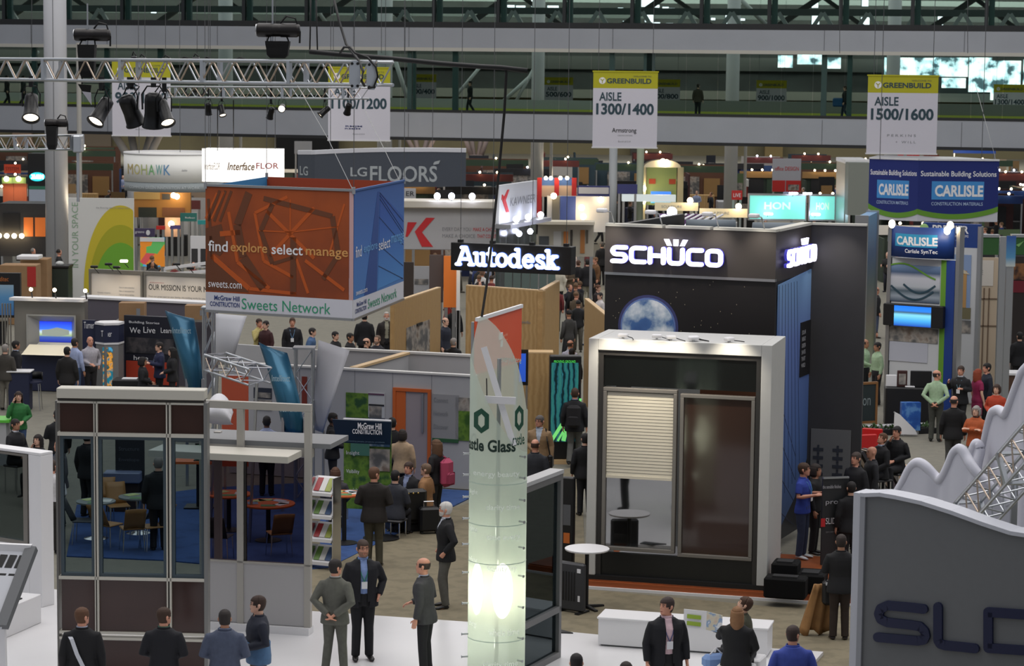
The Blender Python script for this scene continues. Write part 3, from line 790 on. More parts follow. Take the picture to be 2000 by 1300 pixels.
M_tanink=mat('tan_ink',(208,152,88),.7)
wx=[('find',.02,.155,M_white_print),('explore',.175,.425,M_tanink),('select',.455,.665,M_white_print),('manage',.685,.965,M_tanink)]
for t,a,b,m in wx:
    lo=.46 if t in ('explore','manage') else .478
    hi={'find':.565,'explore':.56,'select':.56,'manage':.535}[t]
    text(t,e,a*L,b*L,Hc*lo,Hc*hi,m,-.009,.012)
text('sweets.com',e,.02*L,.25*L,Hc*.185,Hc*.235,M_white_print,-.009)
M_navyink=mat('navy_ink',(44,62,120),.6);M_grnink=mat('green_ink',(46,150,110),.6)
text('McGraw Hill',e,.06*L,.235*L,Hc*.082,Hc*.122,M_navyink,-.006,.02)
text('CONSTRUCTION',e,.03*L,.235*L,Hc*.032,Hc*.070,M_navyink,-.006,.02)
text('Sweets Network',e,.25*L,.85*L,Hc*.022,Hc*.110,M_grnink,-.006)
e,L=face(B,C,'blue_side',None)
sheetpart('printed_cloth',e,L,Hc*.145,Hc,M_bluep,.04)
sheetpart('white_hem',e,L,0,Hc*.145,M_sheet_white,.02)
sheetpart('top_batten',e,L,Hc,Hc+.04,mat('blue_batten',(50,88,146),.6),0,L+.02,-.02,.03)
sheetpart('bottom_batten',e,L,-.05,0,M_alu,0,L+.02,-.02,.03)
MB().prism([(.20*L,.15*Hc),(.44*L,.15*Hc),(.485*L,.96*Hc),(.45*L,.96*Hc)],-.006,-.003).build('tower_shadow_print',M_blued,e)
MB().prism([(.46*L,.16*Hc),(.98*L,.18*Hc),(.98*L,.70*Hc),(.50*L,.95*Hc)],-.005,-.002).build('tower_face_print',ramp_mat('blue_tower_print',2,[(0,(70,132,196)),(.6,(46,92,168)),(1,(36,70,146))],.75,sharp=False),e)
lb=MB()
for x0,z0,x1,z1 in [(.49,.95,.98,.66),(.49,.93,.98,.58),(.49,.90,.98,.55),(.48,.75,.98,.46),(.48,.52,.98,.28),(.47,.35,.98,.17)]:
    lb.bar((x0*L,-.008,z0*Hc),(x1*L,-.008,z1*Hc),.014,.004,(0,1,0))
lb.build('rib_print',M_bluel,e)
for t,a,b,m in [('find',.03,.14,M_white_print),('explore',.18,.44,mat('sky_ink',(112,172,222),.7)),('select',.47,.70,M_white_print),('manage',.72,.99,mat('sky_ink',(112,172,222),.7))]:
    text(t,e,a*L,b*L,Hc*.475,Hc*.565,m,-.012)
text('sweets.com',e,.04*L,.25*L,Hc*.175,Hc*.21,M_white_print,-.012)
text('McGraw Hill',e,.06*L,.24*L,Hc*.082,Hc*.118,M_navyink,-.006,.02)
text('CONSTRUCTION',e,.03*L,.24*L,Hc*.032,Hc*.068,M_navyink,-.006,.02)
text('Sweets Network',e,.27*L,.85*L,Hc*.03,Hc*.11,M_grnink,-.006)
Dk=A+(C-B)
e,L=face(Dk,A,'far_left_side',None)
sheetpart('printed_cloth',e,L,Hc*.145,Hc,mat('blue_cloth_back',(44,122,172),.75));sheetpart('white_hem',e,L,0,Hc*.145,M_sheet_white)
e,L=face(C,Dk,'far_side',None)
sheetpart('printed_cloth',e,L,Hc*.145,Hc,mat('red_cloth_back',(150,58,26),.75));sheetpart('white_hem',e,L,0,Hc*.145,M_sheet_white)
for P in (A,B,C,Dk):MB().box(P.x-B.x-.03,P.x-B.x+.03,P.y-B.y-.03,P.y-B.y+.03,Hc-.05,Hc+.09).build('corner_clip',M_alu,o)
for P in (A,B,C,Dk):MB().tube([(P.x-B.x,P.y-B.y,Hc),(P.x-B.x,P.y-B.y,18-zb_)],.007,5).build('hanging_cable',M_cable,o)

# black sign with glowing letters
D=61.0;s=D/FPX
A=at(880,527,D);B=at(1115,529,D-1.2);w=math.hypot(B.x-A.x,B.y-A.y);h=at(1000,470,D).z-at(1000,524,D).z
o=thing('hanging_lit_sign','long black sign board with glowing white Autodesk letters hanging over the plywood stand','sign',A,math.atan2(B.y-A.y,B.x-A.x))
MB().rbox(0,w,0,.35,0,h,.01).build('sign_case',mat('black_sign_case',(7,7,8),.5),o)
M_lit=mat('lit_letter_white',(250,252,255),.5,emit=1.7,ecol=(228,238,255))
M_halo=mat('letter_edge_blue',(70,110,220),.5,emit=.9)
el=lambda cx,cz,rx,rz,a0,a1,n=14:[(cx+rx*math.cos(R(a0+(a1-a0)*i/n)),cz+rz*math.sin(R(a0+(a1-a0)*i/n))) for i in range(n+1)]
SLAB=[(1.02,[[(.02,.06),(.38,.94),(.50,.94),(.84,.06)],[(.2,.34),(.66,.34)],[(-.08,.06),(.14,.06)],[(.70,.06),(.95,.06)],[(.22,.94),(.45,.94)]]),
 (.80,[[(0,.66),(.13,.66),(.13,.26)]+el(.33,.26,.2,.2,180,330),[(.40,.66),(.53,.66),(.53,.06),(.66,.06)]]),(.52,[[(.15,.94),(.15,.22),(.24,.07),(.40,.08)],[(0,.66),(.40,.66)]]),
 (.76,[el(.33,.36,.28,.3,0,360,20)]),(.84,[el(.30,.36,.27,.3,0,360,20),[(.42,.94),(.57,.94),(.57,.06),(.70,.06)]]),(.76,[[(.06,.38)]+[(.60,.38)]+el(.33,.36,.27,.3,5,315)]),
 (.64,[[(.47,.58),(.40,.66),(.16,.65),(.09,.53),(.16,.42),(.42,.30),(.49,.18),(.42,.07),(.16,.06),(.06,.16)]]),(.72,[[(0,.94),(.13,.94),(.13,.06)],[(0,.06),(.27,.06)],[(.13,.28),(.5,.66)],[(.38,.66),(.62,.66)],[(.27,.40),(.54,.06)],[(.42,.06),(.70,.06)]])]
def slabword(x0,x1,z0,z1,sw,y,m,dp,name):
    tot=sum(a for a,p in SLAB);k=(x1-x0)/tot;v=(z1-z0);x=x0+.08*k
    for a,paths in SLAB:
        e=strokes([[(x+px*k,z0+pz*v) for px,pz in p] for p in paths],sw,dp).build(name,m,o);e.location=(0,y,0);x+=a*k
slabword(w*.055,w*.89,h*.19,h*.88,h*.118,-.07,M_lit,.05,'lit_letter')
slabword(w*.055,w*.89,h*.19,h*.88,h*.155,-.015,M_halo,.015,'letter_glow_edge')
for x in (w*.06,w*.33,w*.66,w*.94):MB().box(x-.06,x+.06,.12,.24,h,h+.07).build('hanging_bracket',M_black,o)
for x in (w*.06,w*.33,w*.66,w*.94):MB().tube([(x,.18,h+.05),(x,.18,17-A.z)],.008,5).build('hanging_cable',M_cable,o)

# blue two-faced hanging banner
D=80.0;s=D/FPX
A,M_,B=at(1695,430,D+.9),at(1791,432,D),at(1948,432,D+.1)
h=at(1791,313,D).z-at(1791,432,D).z
o=thing('hanging_folded_banner','blue two-faced hanging banner reading CARLISLE with white foot at the upper right','banner',(M_.x,M_.y,M_.z))
M_royal=mat('royal_blue_fabric',(18,36,110),.7);M_sky=mat('sky_blue_patch',(62,140,206),.7);M_gr=mat('leaf_green_band',(96,146,42),.7)
def carlisle_face(P,Q,name,mirror):
    e=bpy.data.objects.new(name,None);COL.objects.link(e);e.parent=o
    d=Vector((Q.x-P.x,Q.y-P.y,0));L=d.length
    e.location=(P.x-M_.x,P.y-M_.y,0);e.rotation_euler=(0,0,math.atan2(d.y,d.x))
    n=16
    low=lambda t:.17-.105*math.sin(math.pi*t)**.8+(.06*(1-t) if mirror else .05*t)
    top=[(L*i/n,low(i/n)*h) for i in range(n+1)]
    MB().prism([(0,h),(0,0)]+[(L*i/n,max(0.004,(low(i/n)-.13)*h*.6)*0) for i in range(1,n)]+[(L,0),(L,h)],.01,.03).build('white_cloth',mat('banner_white_foot',(196,198,206),.75),e)
    MB().sheet([[(x,-.002,z) for x,z in top],[(x,-.002,h) for x,z in top]],.01).build('blue_cloth',M_royal,e)
    MB().sheet([[(x,-.008,z-.05*h) for x,z in top],[(x,-.008,z+.035*h) for x,z in top]],.005).build('green_band',M_gr,e)
    text('Sustainable Building Solutions',e,L*.03,L*.97,h*.715,h*.83,M_white_print,-.006,.012)
    MB().rbox(L*.17,L*.82,-.008,-.003,h*.36,h*.66,.002).build('logo_patch',M_sky,e)
    text('CARLISLE',e,L*.21,L*.81,h*.41,h*.60,M_white_print,-.014,.035)
    text('CONSTRUCTION MATERIALS',e,L*.17,L*.81,h*.265,h*.32,mat('pale_blue_ink',(170,190,220),.6),-.008,.006)
    MB().box(0,L,-.03,.04,h,h+.06).build('top_rail',mat('rail_pale',(214,214,216),.4),e)
carlisle_face(A,M_,'left_face',True);carlisle_face(M_,B,'right_face',False)
Q=B+Vector((-1.0,2.2,0));P=A+Vector((.6,2.2,0))
MB().slab([(A.x-M_.x,A.y-M_.y),(0,0),(B.x-M_.x,B.y-M_.y),(Q.x-M_.x,Q.y-M_.y),(P.x-M_.x,P.y-M_.y)],h+.02,h+.05).build('top_frame',M_alu,o)
hung_wires(o,[(-1.2,.6),(2.2,.6)],17-M_.z,h)

# teal glowing sign of two panels
D=112.0;s=D/FPX
A=at(1461,430,D);h=at(1540,376,D).z-at(1540,428,D).z;w=171*s
o=thing('lightbox_sign','glowing teal light box of two panels reading HON behind the dark tower wall','sign',A)
M_tealglow=mat('teal_glow',(124,226,208),.6,emit=.55,ecol=(126,232,214))
for a,b in ((0,.665),(.69,1.0)):
    MB().box(a*w+.06,b*w-.06,-.01,.3,.08,h-.08).build('lit_panel',M_tealglow,o)
    f=MB()
    for z in (0,h-.08):f.box(a*w,b*w,-.03,.35,z,z+.08)
    for x in (a*w,b*w-.06):f.box(x,x+.06,-.03,.35,.08,h-.08)
    f.build('panel_frame',M_alu,o)
    text('HON',o,(a+(b-a)*.27)*w,(a+(b-a)*.74)*w if a else (a+(b-a)*.72)*w,h*.42,h*.70,mat('pale_teal_letter',(190,236,206),.6,emit=.7),-.04,.03)
for x in (.12,.5,.94):MB().box(w*x-.06,w*x+.06,.05,.17,-A.z,0).build('support_post',M_alu,o)
for x,z in ((.50,h),(.66,h),(.22,h*.22),(.76,h*.22)):
    MB().rbox(w*x-.2,w*x+.2,-.5,-.3,z+.02,z+.1,.02).build('arm_lamp',M_lampcool,o)
    MB().tube([(w*x,-.4,z+.02),(w*x,.0,z-.1)],.02,5).build('lamp_arm',M_alu,o)

# red-K company stand: long white wall sign, folded sign and lamps
D=76.0;s=D/FPX
A=at(770,487,D);z1=at(880,388,D).z-A.z;w=275*s
o=thing('booth_fascia','long white stand fascia with a big red K mark beside the cube banner','sign',A)
MB().rbox(0,w*.74,0,.5,0,z1*.82,.02).build('fascia_board',M_wall,o)
MB().rbox(-.1,w*.74,-.3,.9,z1*.82,z1*.97,.03).build('cornice',mat('fascia_cornice',(196,190,176),.6),o)
zk=lambda v:z1*(487-v)/99
MB().prism([(22*s+0,zk(462)),(26*s,zk(434)),(44*s,zk(434)),(26*s,zk(462))],-.02,0).build('red_mark',mat('signal_red',(196,38,44),.5),o)
MB().prism([(40*s,zk(452)),(62*s,zk(425)),(79*s,zk(425)),(54*s,zk(453)),(76*s,zk(481)),(54*s,zk(481))],-.02,0).build('red_mark',mat('signal_red',(196,38,44),.5),o)
text('EVERY DAY YOU',o,94*s,150*s,zk(450),zk(443),M_grey_print,-.01)
text('MAKE A CHOICE',o,94*s,158*s,zk(463),zk(456),M_grey_print,-.01)
text('MAKE A CHOICE',o,154*s,202*s,zk(450),zk(443),mat('signal_red',(196,38,44),.5),-.01)
text('THAT COUNTS',o,162*s,202*s,zk(463),zk(456),mat('signal_red',(196,38,44),.5),-.01)
MB().box(w*.72,w*.735,.1,.4,-A.z,0).build('support_post',M_alu,o)
MB().box(.05,.2,.1,.4,-A.z,0).build('support_post',M_alu,o)
for x in (84,112,152):
    b=MB().ball((x*s,-.35,z1*1.06),.10,.10,.11).build('flood_lamp',M_lampcool,o,True)
    MB().tube([(x*s,-.3,z1*1.0),(x*s,.1,z1*.9)],.03,6).build('lamp_arm',M_alu,o)
D=73.0;s=D/FPX
A,B=at(975,438,D),at(1048,424,D+3.6)
w=math.hypot(B.x-A.x,B.y-A.y);h=at(975,362,D).z-A.z
o=thing('hanging_panel_sign','white angled panel reading KAWNEER with red K mark and three washed lights at its foot','sign',A,math.atan2(B.y-A.y,B.x-A.x))
MB().rbox(0,w,0,.12,0,h,.01).build('panel_board',mat('panel_soft_white',(198,200,204),.6),o)
MB().prism([(w*.05,h*.62),(w*.06,h*.76),(w*.11,h*.70)],-.02,0).build('red_mark',mat('signal_red',(196,38,44),.5),o)
MB().prism([(w*.07,h*.60),(w*.20,h*.86),(w*.24,h*.86),(w*.15,h*.60),(w*.24,h*.28),(w*.17,h*.28)],-.02,0).build('red_mark',mat('signal_red',(196,38,44),.5),o)
text('KAWNEER',o,w*.27,w*.95,h*.42,h*.64,M_grey_print,-.01,0,.15)
for x in (.2,.52,.84):MB().box(w*x-.05,w*x+.05,.02,.1,-A.z,0).build('support_post',M_white,o)
MB().box(-.1,w+.3,-.4,.2,-.12,0).build('lamp_shelf',M_alu,o)
for x in (.2,.52,.86):
    MB().ball((w*x,-.3,.12),.10,.10,.10).build('flood_lamp',M_lampcool,o,True)
MB().box(.0,w,.0,.1,-3.0,-.12).build('lower_panel',glass('hazy_panel',(196,206,204),.2,.2),o)
for x in (.32,.62):MB().ball((w*x,-.25,-.35),.09).build('flood_lamp',M_lampcool,o,True)
c=at(1005,420,D-.8)
for dx in (.35,.85,1.4):
    glow((A.x+dx*.85,A.y-.45+dx*.5,A.z+.25),9,(.9,.93,1),.05)
# ================================================================ near stands
class Fr:
    "an upright plane through floor points A (left) and B (right): turns pixels on that plane into local x, z"
    def __init__(s,A,B,z=None):
        s.A=Vector(A);s.B=Vector(B)
        if z is not None:s.A.z=s.B.z=z
        d=s.B-s.A;d.z=0;s.w=d.length;s.d=d.normalized();s.n=Vector((s.d.y,-s.d.x,0));s.rot=math.atan2(s.d.y,s.d.x)
    def xz(s,u,v,off=0.0):
        "off: how far behind the plane"
        r=ray(u,v);o=s.A-s.n*off
        t=(o-CAMP).dot(s.n)/r.dot(s.n);p=CAMP+r*t
        return (p-o).dot(s.d),p.z-s.A.z
    def x(s,u,v=900):return s.xz(u,v)[0]
    def z(s,v,u):return s.xz(u,v)[1]
    def thing(s,name,label,cat,group=None):
        return thing(name,label,cat,s.A,s.rot,group)
# ---------------------------------------------------------------- big framed window display
F1=Fr(gnd(1143,1147),gnd(1497,1171),0.0)
w=F1.w;h=F1.z(660,1150);dep=1.55
pf=thing('display_platform','low black platform with orange wood edge under the big framed window','platform',F1.A,F1.rot)
MB().box(-.25,w+1.6,-.02,3.3,.06,.16).build('wood_deck',mat('orange_wood_floor',(140,74,36),.45,noise=.25,scale=3),pf)
MB().box(-.25,w+1.6,-.06,-.02,0,.14).build('wood_edge',mat('orange_wood_edge',(150,76,36),.5),pf)
MB().box(-.25,w+1.6,-.10,-.06,0,.05).build('white_kerb',M_white,pf)
MB().box(-.2,w+.3,-.0,1.9,.16,.24).build('black_base',M_black,pf)
o=F1.thing('window_display','tall pale framed window display with half-lowered cream blind in front of the dark tower','display')
xi0,zt=F1.xz(1168,683);xi1=F1.x(1487,700);zi0=.28
M_fr=mat('display_frame_pale',(190,190,186),.5,noise=.02)
g=MB()
g.box(0,xi0,0,dep,.24,h);g.box(xi1,w,0,dep,.24,h);g.box(xi0,xi1,0,dep,zt,h)
g.build('outer_frame',M_fr,o,bevel=.01)
M_dfr=mat('window_frame_dark',(58,56,54),.4,.3);M_gfr=mat('window_frame_grey',(126,122,116),.4,.4)
fx=lambda u:F1.x(u,900)
d=MB();t=.09
d.box(xi0,xi0+t,.06,.3,.24,zt);d.box(xi1-t,xi1,.06,.3,.24,zt);d.box(xi0+t,xi1-t,.06,.3,zt-t,zt)
d.build('dark_inner_frame',M_dfr,o)
M_dglass=mat('dark_mirror_glass',(10,13,13),.06,spec=.8)
z1=F1.z(757,1250)
MB().box(xi0+t,xi1-t,.12,.16,z1,zt-t).build('top_dark_pane',M_dglass,o)
xm=F1.x(1323,900);z0=F1.z(1078,1250)
MB().box(xi0+t,xi1-t,.10,.2,.24,z0-.06).build('lower_dark_panel',mat('dark_floor_panel',(24,25,24),.35),o)
def sash(name,xa,xb,za,zb,m,y):
    s=MB();q=.065
    s.box(xa,xb,y,y+.12,za,za+q);s.box(xa,xb,y,y+.12,zb-q,zb);s.box(xa,xa+q,y,y+.12,za+q,zb-q);s.box(xb-q,xb,y,y+.12,za+q,zb-q)
    f=s.build('sash_frame',M_gfr,o,bevel=.008)
    MB().box(xa+q,xb-q,y+.06,y+.075,za+q,zb-q).build('pane',m,f)
    return f
M_mirror=glass('clear_reflective_glass',(170,172,170),.1,.03,(190,190,190),.55)
M_brown=mat('brown_reflection_pane',(56,38,31),.07,spec=.55)  # opaque brown base colour stands in for what the pane reflects
l=sash('left',xi0+t+.01,xm-.03,z0,z1-.02,M_mirror,.02)
sash('right',xm+.02,xi1-t-.01,z0-.05,z1-.08,M_brown,.05)
zb=F1.z(931,1250)
bl=MB();n=26;za_=z1-.10
for k in range(n):
    a=zb+(za_-zb)*k/n;b=zb+(za_-zb)*(k+1)/n
    bl.add([(xi0+t+.08,.056,a),(xm-.10,.056,a),(xm-.10,.061,b-.004),(xi0+t+.08,.061,b-.004)],[(0,1,2,3)])
bl.box(xi0+t+.08,xm-.10,.035,.075,zb-.05,zb)
bl.build('cream_blind',mat('blind_cream',(206,200,182),.7),o)
# the room behind the panes: pale floor, back board, plant, stool block
MB().box(xi0,xi1,.3,dep+1.4,.24,.27).build('inner_floor',mat('inner_floor_grey',(150,150,152),.4),o)
MB().box(xm,xi1,dep+.5,dep+.55,.27,z1).build('inner_back_board',mat('inner_brown_board',(120,78,56),.6),o)
MB().box(xi0,xm,dep+1.3,dep+1.35,.27,zt).build('inner_left_board',mat('inner_grey_board',(128,130,128),.6),o)
MB().box(xi1-.6,xi1-.15,.6,1.0,.27,1.0).build('wood_block',mat('wood_block_brown',(104,60,36),.5),o)
pl=MB()
for k in range(9):
    a=k*.7;pl.tube([(xi1-.35,.9,1.0),(xi1-.35+.25*math.cos(a),.9+.2*math.sin(a),1.5+.05*k),(xi1-.35+.5*math.cos(a),.9+.4*math.sin(a),1.4+.06*k)],.02,5,r2=.004)
pl.build('plant_fronds',mat('dark_frond',(58,62,36),.6),o)
for k,(x,c) in enumerate([(.9,(200,196,190)),(1.25,(186,148,60)),(1.05,(24,24,26))]):
    pass
# small fittings lying on the frame top
for k,u in enumerate((1214,1278,1308,1350,1352,1420)):
    x=F1.x(u,660)
    f=thing('flood_light','small white floodlight lying on the top of the big window frame','lamp',F1.A+F1.d*x-F1.n*(.12+.1*(k%2))+Vector((0,0,h)),F1.rot+.2*k,'floodlights on the window frame top')
    MB().rbox(-.09,.09,-.06,.06,.03,.09,.015).build('lamp_head',M_white,f)
    MB().box(-.02,.02,-.02,.02,0,.03).build('foot',M_alu,f)
    MB().tube([(.06,0,.05),(.16,.02,.02),(.2,-.1,.015),(.22,-.16,.012)],.008,5).build('lamp_cable',M_rubber,f)
# lights that wash the frame head from the tower
for u in (1200,1262,1320,1430):
    x=F1.x(u,690);p=F1.A+F1.d*x+F1.n*.55+Vector((0,0,h+.35))
    q=F1.A+F1.d*x+Vector((0,0,h-.6))
    spot(p,q,70,80,.9,(1,.9,.74),.05)

# ---------------------------------------------------------------- dark tower with lit letters
P0,P1=at(1180,600,46.2),at(1513,600,44.9)
F2=Fr(P0,P1,0.0);w=F2.w
zt,zf=F2.z(447,1350),F2.z(538,1350)
t2=F2.thing('exhibition_tower','dark tower stand with glowing SCHÜCO letters, earth poster and blue side wall','stand')
M_twr=mat('tower_charcoal',(62,57,54),.5,noise=.04,scale=1)
M_twrd=mat('tower_poster_black',(26,23,23),.45)
side=2.45
MB().box(0,w,0,.12,zf,zt).build('fascia',M_twr,t2)
MB().box(0,w,-.02,.1,zf-.05,zf).build('fascia_trim',M_alu,t2)
MB().box(0,w,.03,.12,.2,zf-.05).build('front_poster',M_twrd,t2)
MB().box(w-.12,w,.12,side,zf-.05,zt).build('side_fascia',M_twr,t2)
MB().box(w-.10,w-.02,.12,side,.2,zf-.05).build('side_wall',mat('tower_side_dark',(40,40,44),.5),t2)
MB().box(0,.12,.12,side+2,.2,zt).build('left_wall',M_twrd,t2)
MB().box(.12,w-.12,.14,side+2,zf,zf+.05).build('inner_deck',M_twrd,t2)
for a,b in ((.0,.34),(.36,.62),(.64,1.0)):MB().box(a*w,b*w,-.02,.2,zt,zt+.05).build('top_ledge',M_bsoff,t2)
MB().box(w-.2,w+.02,.2,side,zt,zt+.05).build('top_ledge',M_bsoff,t2)
# earth print
ce=F2.xz(1265,638);re_=F2.x(1316,638)-ce[0]
M_earth=ramp_mat('earth_print',0,[(0,(30,60,118)),(.42,(58,94,146)),(.5,(150,168,186)),(.62,(216,220,224))],.6,emit=.12,kind='noise',scale=2.2,sharp=False)
MB().prism([(ce[0]+re_*1.16*math.cos(a*R(10)),ce[1]+re_*1.16*math.sin(a*R(10))) for a in range(36)],.022,.029).build('earth_halo',mat('earth_halo_print',(58,62,110),.6),t2)
MB().prism([(ce[0]+re_*1.06*math.cos(a*R(10)),ce[1]+re_*1.06*math.sin(a*R(10))) for a in range(36)],.016,.0215).build('earth_rim',mat('earth_rim_print',(96,120,176),.6),t2)
MB().prism([(ce[0]+re_*math.cos(a*R(10)),ce[1]+re_*math.sin(a*R(10))) for a in range(36)],.010,.0155).build('earth_print',M_earth,t2)
st=MB()
for k in range(40):
    x,z=rnd.uniform(.1,w-.1),rnd.uniform(zf-1.5,zf-.1)
    st.box(x,x+.012,.025,.029,z,z+.018)
st.build('star_prints',mat('star_print',(150,140,120),.6),t2)
# glowing letters made of rounded strokes
M_sch=mat('lit_letter_violet',(248,246,255),.5,emit=2.3,ecol=(226,222,255))
M_schside=mat('lit_letter_side',(60,60,150),.5,emit=.6,ecol=(70,66,190))
lx0,lz0=F2.xz(1197,512);lx1=F2.x(1416,500);lz1=F2.z(479,1230);lh=(lz1-lz0)*1.02
def rectloop(x0,x1,z0,z1,r,gap=None):
    p=arcp(x1-r,z1-r,r,0,90)+arcp(x0+r,z1-r,r,90,180)+arcp(x0+r,z0+r,r,180,270)+arcp(x1-r,z0+r,r,270,360)
    return p+[p[0]]
cw=(lx1-lx0)/6.45;sw=cw*.235;r_=cw*.22
def L(i):return lx0+i*cw*1.09+sw/2,lx0+i*cw*1.09+cw-sw/2
H0,H1=lz0+sw/2,lz0+lh-sw/2;Hm=(H0+H1)/2
letters=[]
a,b=L(0);letters.append([[(b,H1)]+arcp(a+r_,H1-r_,r_,90,180)+arcp(a+r_,Hm+r_,r_,180,270)+arcp(b-r_,Hm-r_,r_,90,0)+arcp(b-r_,H0+r_,r_,0,-90)+[(a,H0)]])
a,b=L(1);letters.append([[(b,H1)]+arcp(a+r_,H1-r_,r_,90,180)+arcp(a+r_,H0+r_,r_,180,270)+[(b,H0)]])
a,b=L(2);letters.append([[(a,H0),(a,H1)],[(b,H0),(b,H1)],[(a,Hm),(b,Hm)]])
a,b=L(3);letters.append([[(a,H1)]+arcp(a+r_,H0+r_,r_,180,270)+arcp(b-r_,H0+r_,r_,270,360)+[(b,H1)]]);ua,ub=a,b
a,b=L(4);letters.append([[(b,H1)]+arcp(a+r_,H1-r_,r_,90,180)+arcp(a+r_,H0+r_,r_,180,270)+[(b,H0)]])
a,b=L(5);letters.append([rectloop(a,b,H0,H1,r_)])
def lit_word(parent,y,mapx,name='lit_letter'):
    for P in letters:
        P2=[[(mapx(x),z) for x,z in p] for p in P]
        m=strokes(P2,sw*mapx.k,.05).build(name,M_sch,parent);m.location=(0,y,0)
        e=strokes(P2,sw*1.12*mapx.k,.05).build('letter_side',M_schside,m);e.location=(0,.055,0)
    um=(ua+ub)/2
    for dx,tl in ((-.36,-.18),(0,0),(.36,.18)):
        x=mapx(um+dx*cw);q=mapx.k*cw*.12
        z0=H1+sw*.85;z1=z0+sw*1.5
        m=MB().prism([(x-q,z0),(x+q,z0),(x+q*1.1+tl*cw*mapx.k,z1),(x-q*1.1+tl*cw*mapx.k,z1)],0,.05).build('lit_ray',M_sch,parent);m.location=(0,y,0)
def idm(x):return x
idm.k=1.0
lit_word(t2,-.16,idm)
e=bpy.data.objects.new('side_lettering',None);COL.objects.link(e);e.parent=t2;e.location=(w,.12,0);e.rotation_euler=(0,0,R(90))
kx=(side*.80)/(lx1-lx0)
def sm(x):return side*.10+(x-lx0)*kx
sm.k=kx
lit_word(e,-.16,sm)
MB().box(-.1,.1,-.02,.02,0,.1)
# blue curtain-wall print on the right side
F3x=side
bp=MB().prism([(.05,.25),(side*.62,.9),(side*.98,1.6),(side*.98,zf+.02),(.05,zf-.12)],-.02,0)
bp.build('blue_print',ramp_mat('blue_facade_print',2,[(0,(46,64,96)),(.35,(74,104,160)),(.75,(100,124,186)),(1,(126,166,208))],.6,sharp=False),e)
lb=MB()
for k in range(7):lb.bar((.1+.2*k,-.022,zf-.14),(.25+.26*k,-.022,1.0+.05*k),.012,.004,(0,1,0))
for k in range(4):lb.bar((.08,-.022,3.2-.75*k),(1.5,-.022,1.7-.45*k),.012,.004,(0,1,0))
lb.build('facade_lines',mat('facade_line_ink',(34,40,66),.6),e)
MB().box(side*.66,side*.97,-.035,-.02,zf-2.05,zf-.98).build('text_plate',mat('black_text_plate',(24,24,28),.5),e)
for k,t in enumerate(['SOLAR','ENERGY','GREEN','SAVES','THE NEXT','WORLD']):
    text(t,e,side*.69,side*(.80+.12*((k*3)%3)/2),zf-1.22-.13*k,zf-1.14-.13*k,mat('white_dim_print',(190,190,195),.6),-.04)
# wide dark back wall to the right
P2=F2.A+F2.d*w-F2.n*side;P3=at(1686,700,46.9)
F4=Fr(P2,P3,0.0)
bw=F4.thing('exhibition_wall','plain tall charcoal wall right of the lit dark tower with grey poster','wall')
z4=F4.z(440,1630)
MB().box(0,F4.w,0,.15,.16,z4).build('wall_board',M_char,bw)
MB().box(0,F4.w,-.02,.17,z4,z4+.04).build('top_ledge',M_bsoff,bw)
MB().box(F4.x(1583,900),F4.x(1661,900),-.03,0,1.0,F4.z(838,1620)).build('grey_poster',mat('poster_grey',(98,98,98),.6),bw)
pm=MB()
for cx in (1598,1636):
    for k in range(4):
        x=F4.x(cx,900);z=F4.z(880+16*k,1610)
        pm.box(x-.10,x+.10,-.04,-.03,z,z+.06)
        pm.box(x-.02,x+.02,-.042,-.03,z-.06,z+.12)
pm.build('poster_diagrams',mat('poster_dark_ink',(40,44,54),.6),bw)
wt=F2.A+F2.d*1.0
for u,pw in ((1196,6),(1290,6),(1400,6),(1490,6)):
    x=F2.x(u,450)
    b=F2.A+F2.d*x+F2.n*.6+Vector((0,0,zt+.25))
    spot(b,F2.A+F2.d*x+Vector((0,0,zt-.6)),45,80,1,(1,.9,.78),.05)
    f=thing('arm_spotlight','silver arm spotlight on the top edge of the dark tower','lamp',F2.A+F2.d*x+Vector((0,0,zt+.05)),F2.rot,'arm spotlights along the tower top')
    MB().tube([(0,.1,0),(0,-.1,.22),(0,-.55,.28)],.014,6).build('arm',M_alu,f)
    MB().rbox(-.09,.09,-.68,-.5,.24,.32,.02).build('lamp_head',M_white,f)
q=F4.A+F4.d*(F4.w*.5)
spot(q+F4.n*.9+Vector((0,0,z4+.2)),q+Vector((0,0,z4-1.2)),60,75,1,(1,.92,.85),.05)
# rolled ducts and rails lying behind the tower top
for k,(u0,v0,u1,v1,D) in enumerate([(1340,440,1436,438,50),(1470,446,1570,440,50)]):
    A,B=at(u0,v0,D),at(u1,v1,D)
    o=thing('duct_roll','grey-blue roll of sheeting behind the dark tower top','roll',A,math.atan2(B.y-A.y,B.x-A.x),'rolls behind the tower top')
    L_=(B-A).length
    r=MB().lathe([(.13,0),(.13,L_)],14).build('roll_body',mat('duct_blue_grey',(104,114,122),.6),o,True);r.rotation_euler=(0,R(90),0)
    for x in (.1,L_-.1):MB().box(x-.03,x+.03,-.03,.03,-A.z,-.12).build('post',M_alu,o)

# equipment beside the window: black cases on the wood floor
for k,(u,v,ww,hh,dd,lab) in enumerate([(1530,1158,.46,.52,.5,'upright black equipment case beside the big window frame'),(1531,1170,.72,.36,.4,'low black equipment case on the wooden platform edge'),(1580,1160,.5,.34,.6,'black case lying farther right on the orange wood floor')]):
    p=gnd(u,v,.16)
    o=thing('equipment_case',lab,'case',p,F1.rot,'black cases on the platform')
    MB().rbox(-ww/2,ww/2,0,dd,0,hh,.03).build('case_body',mat('case_black',(9,9,10),.8,spec=.2),o)
    MB().box(-ww*.3,ww*.3,.05,dd*.6,hh,hh+.03).build('case_lid',mat('case_grey',(20,20,22),.7),o)

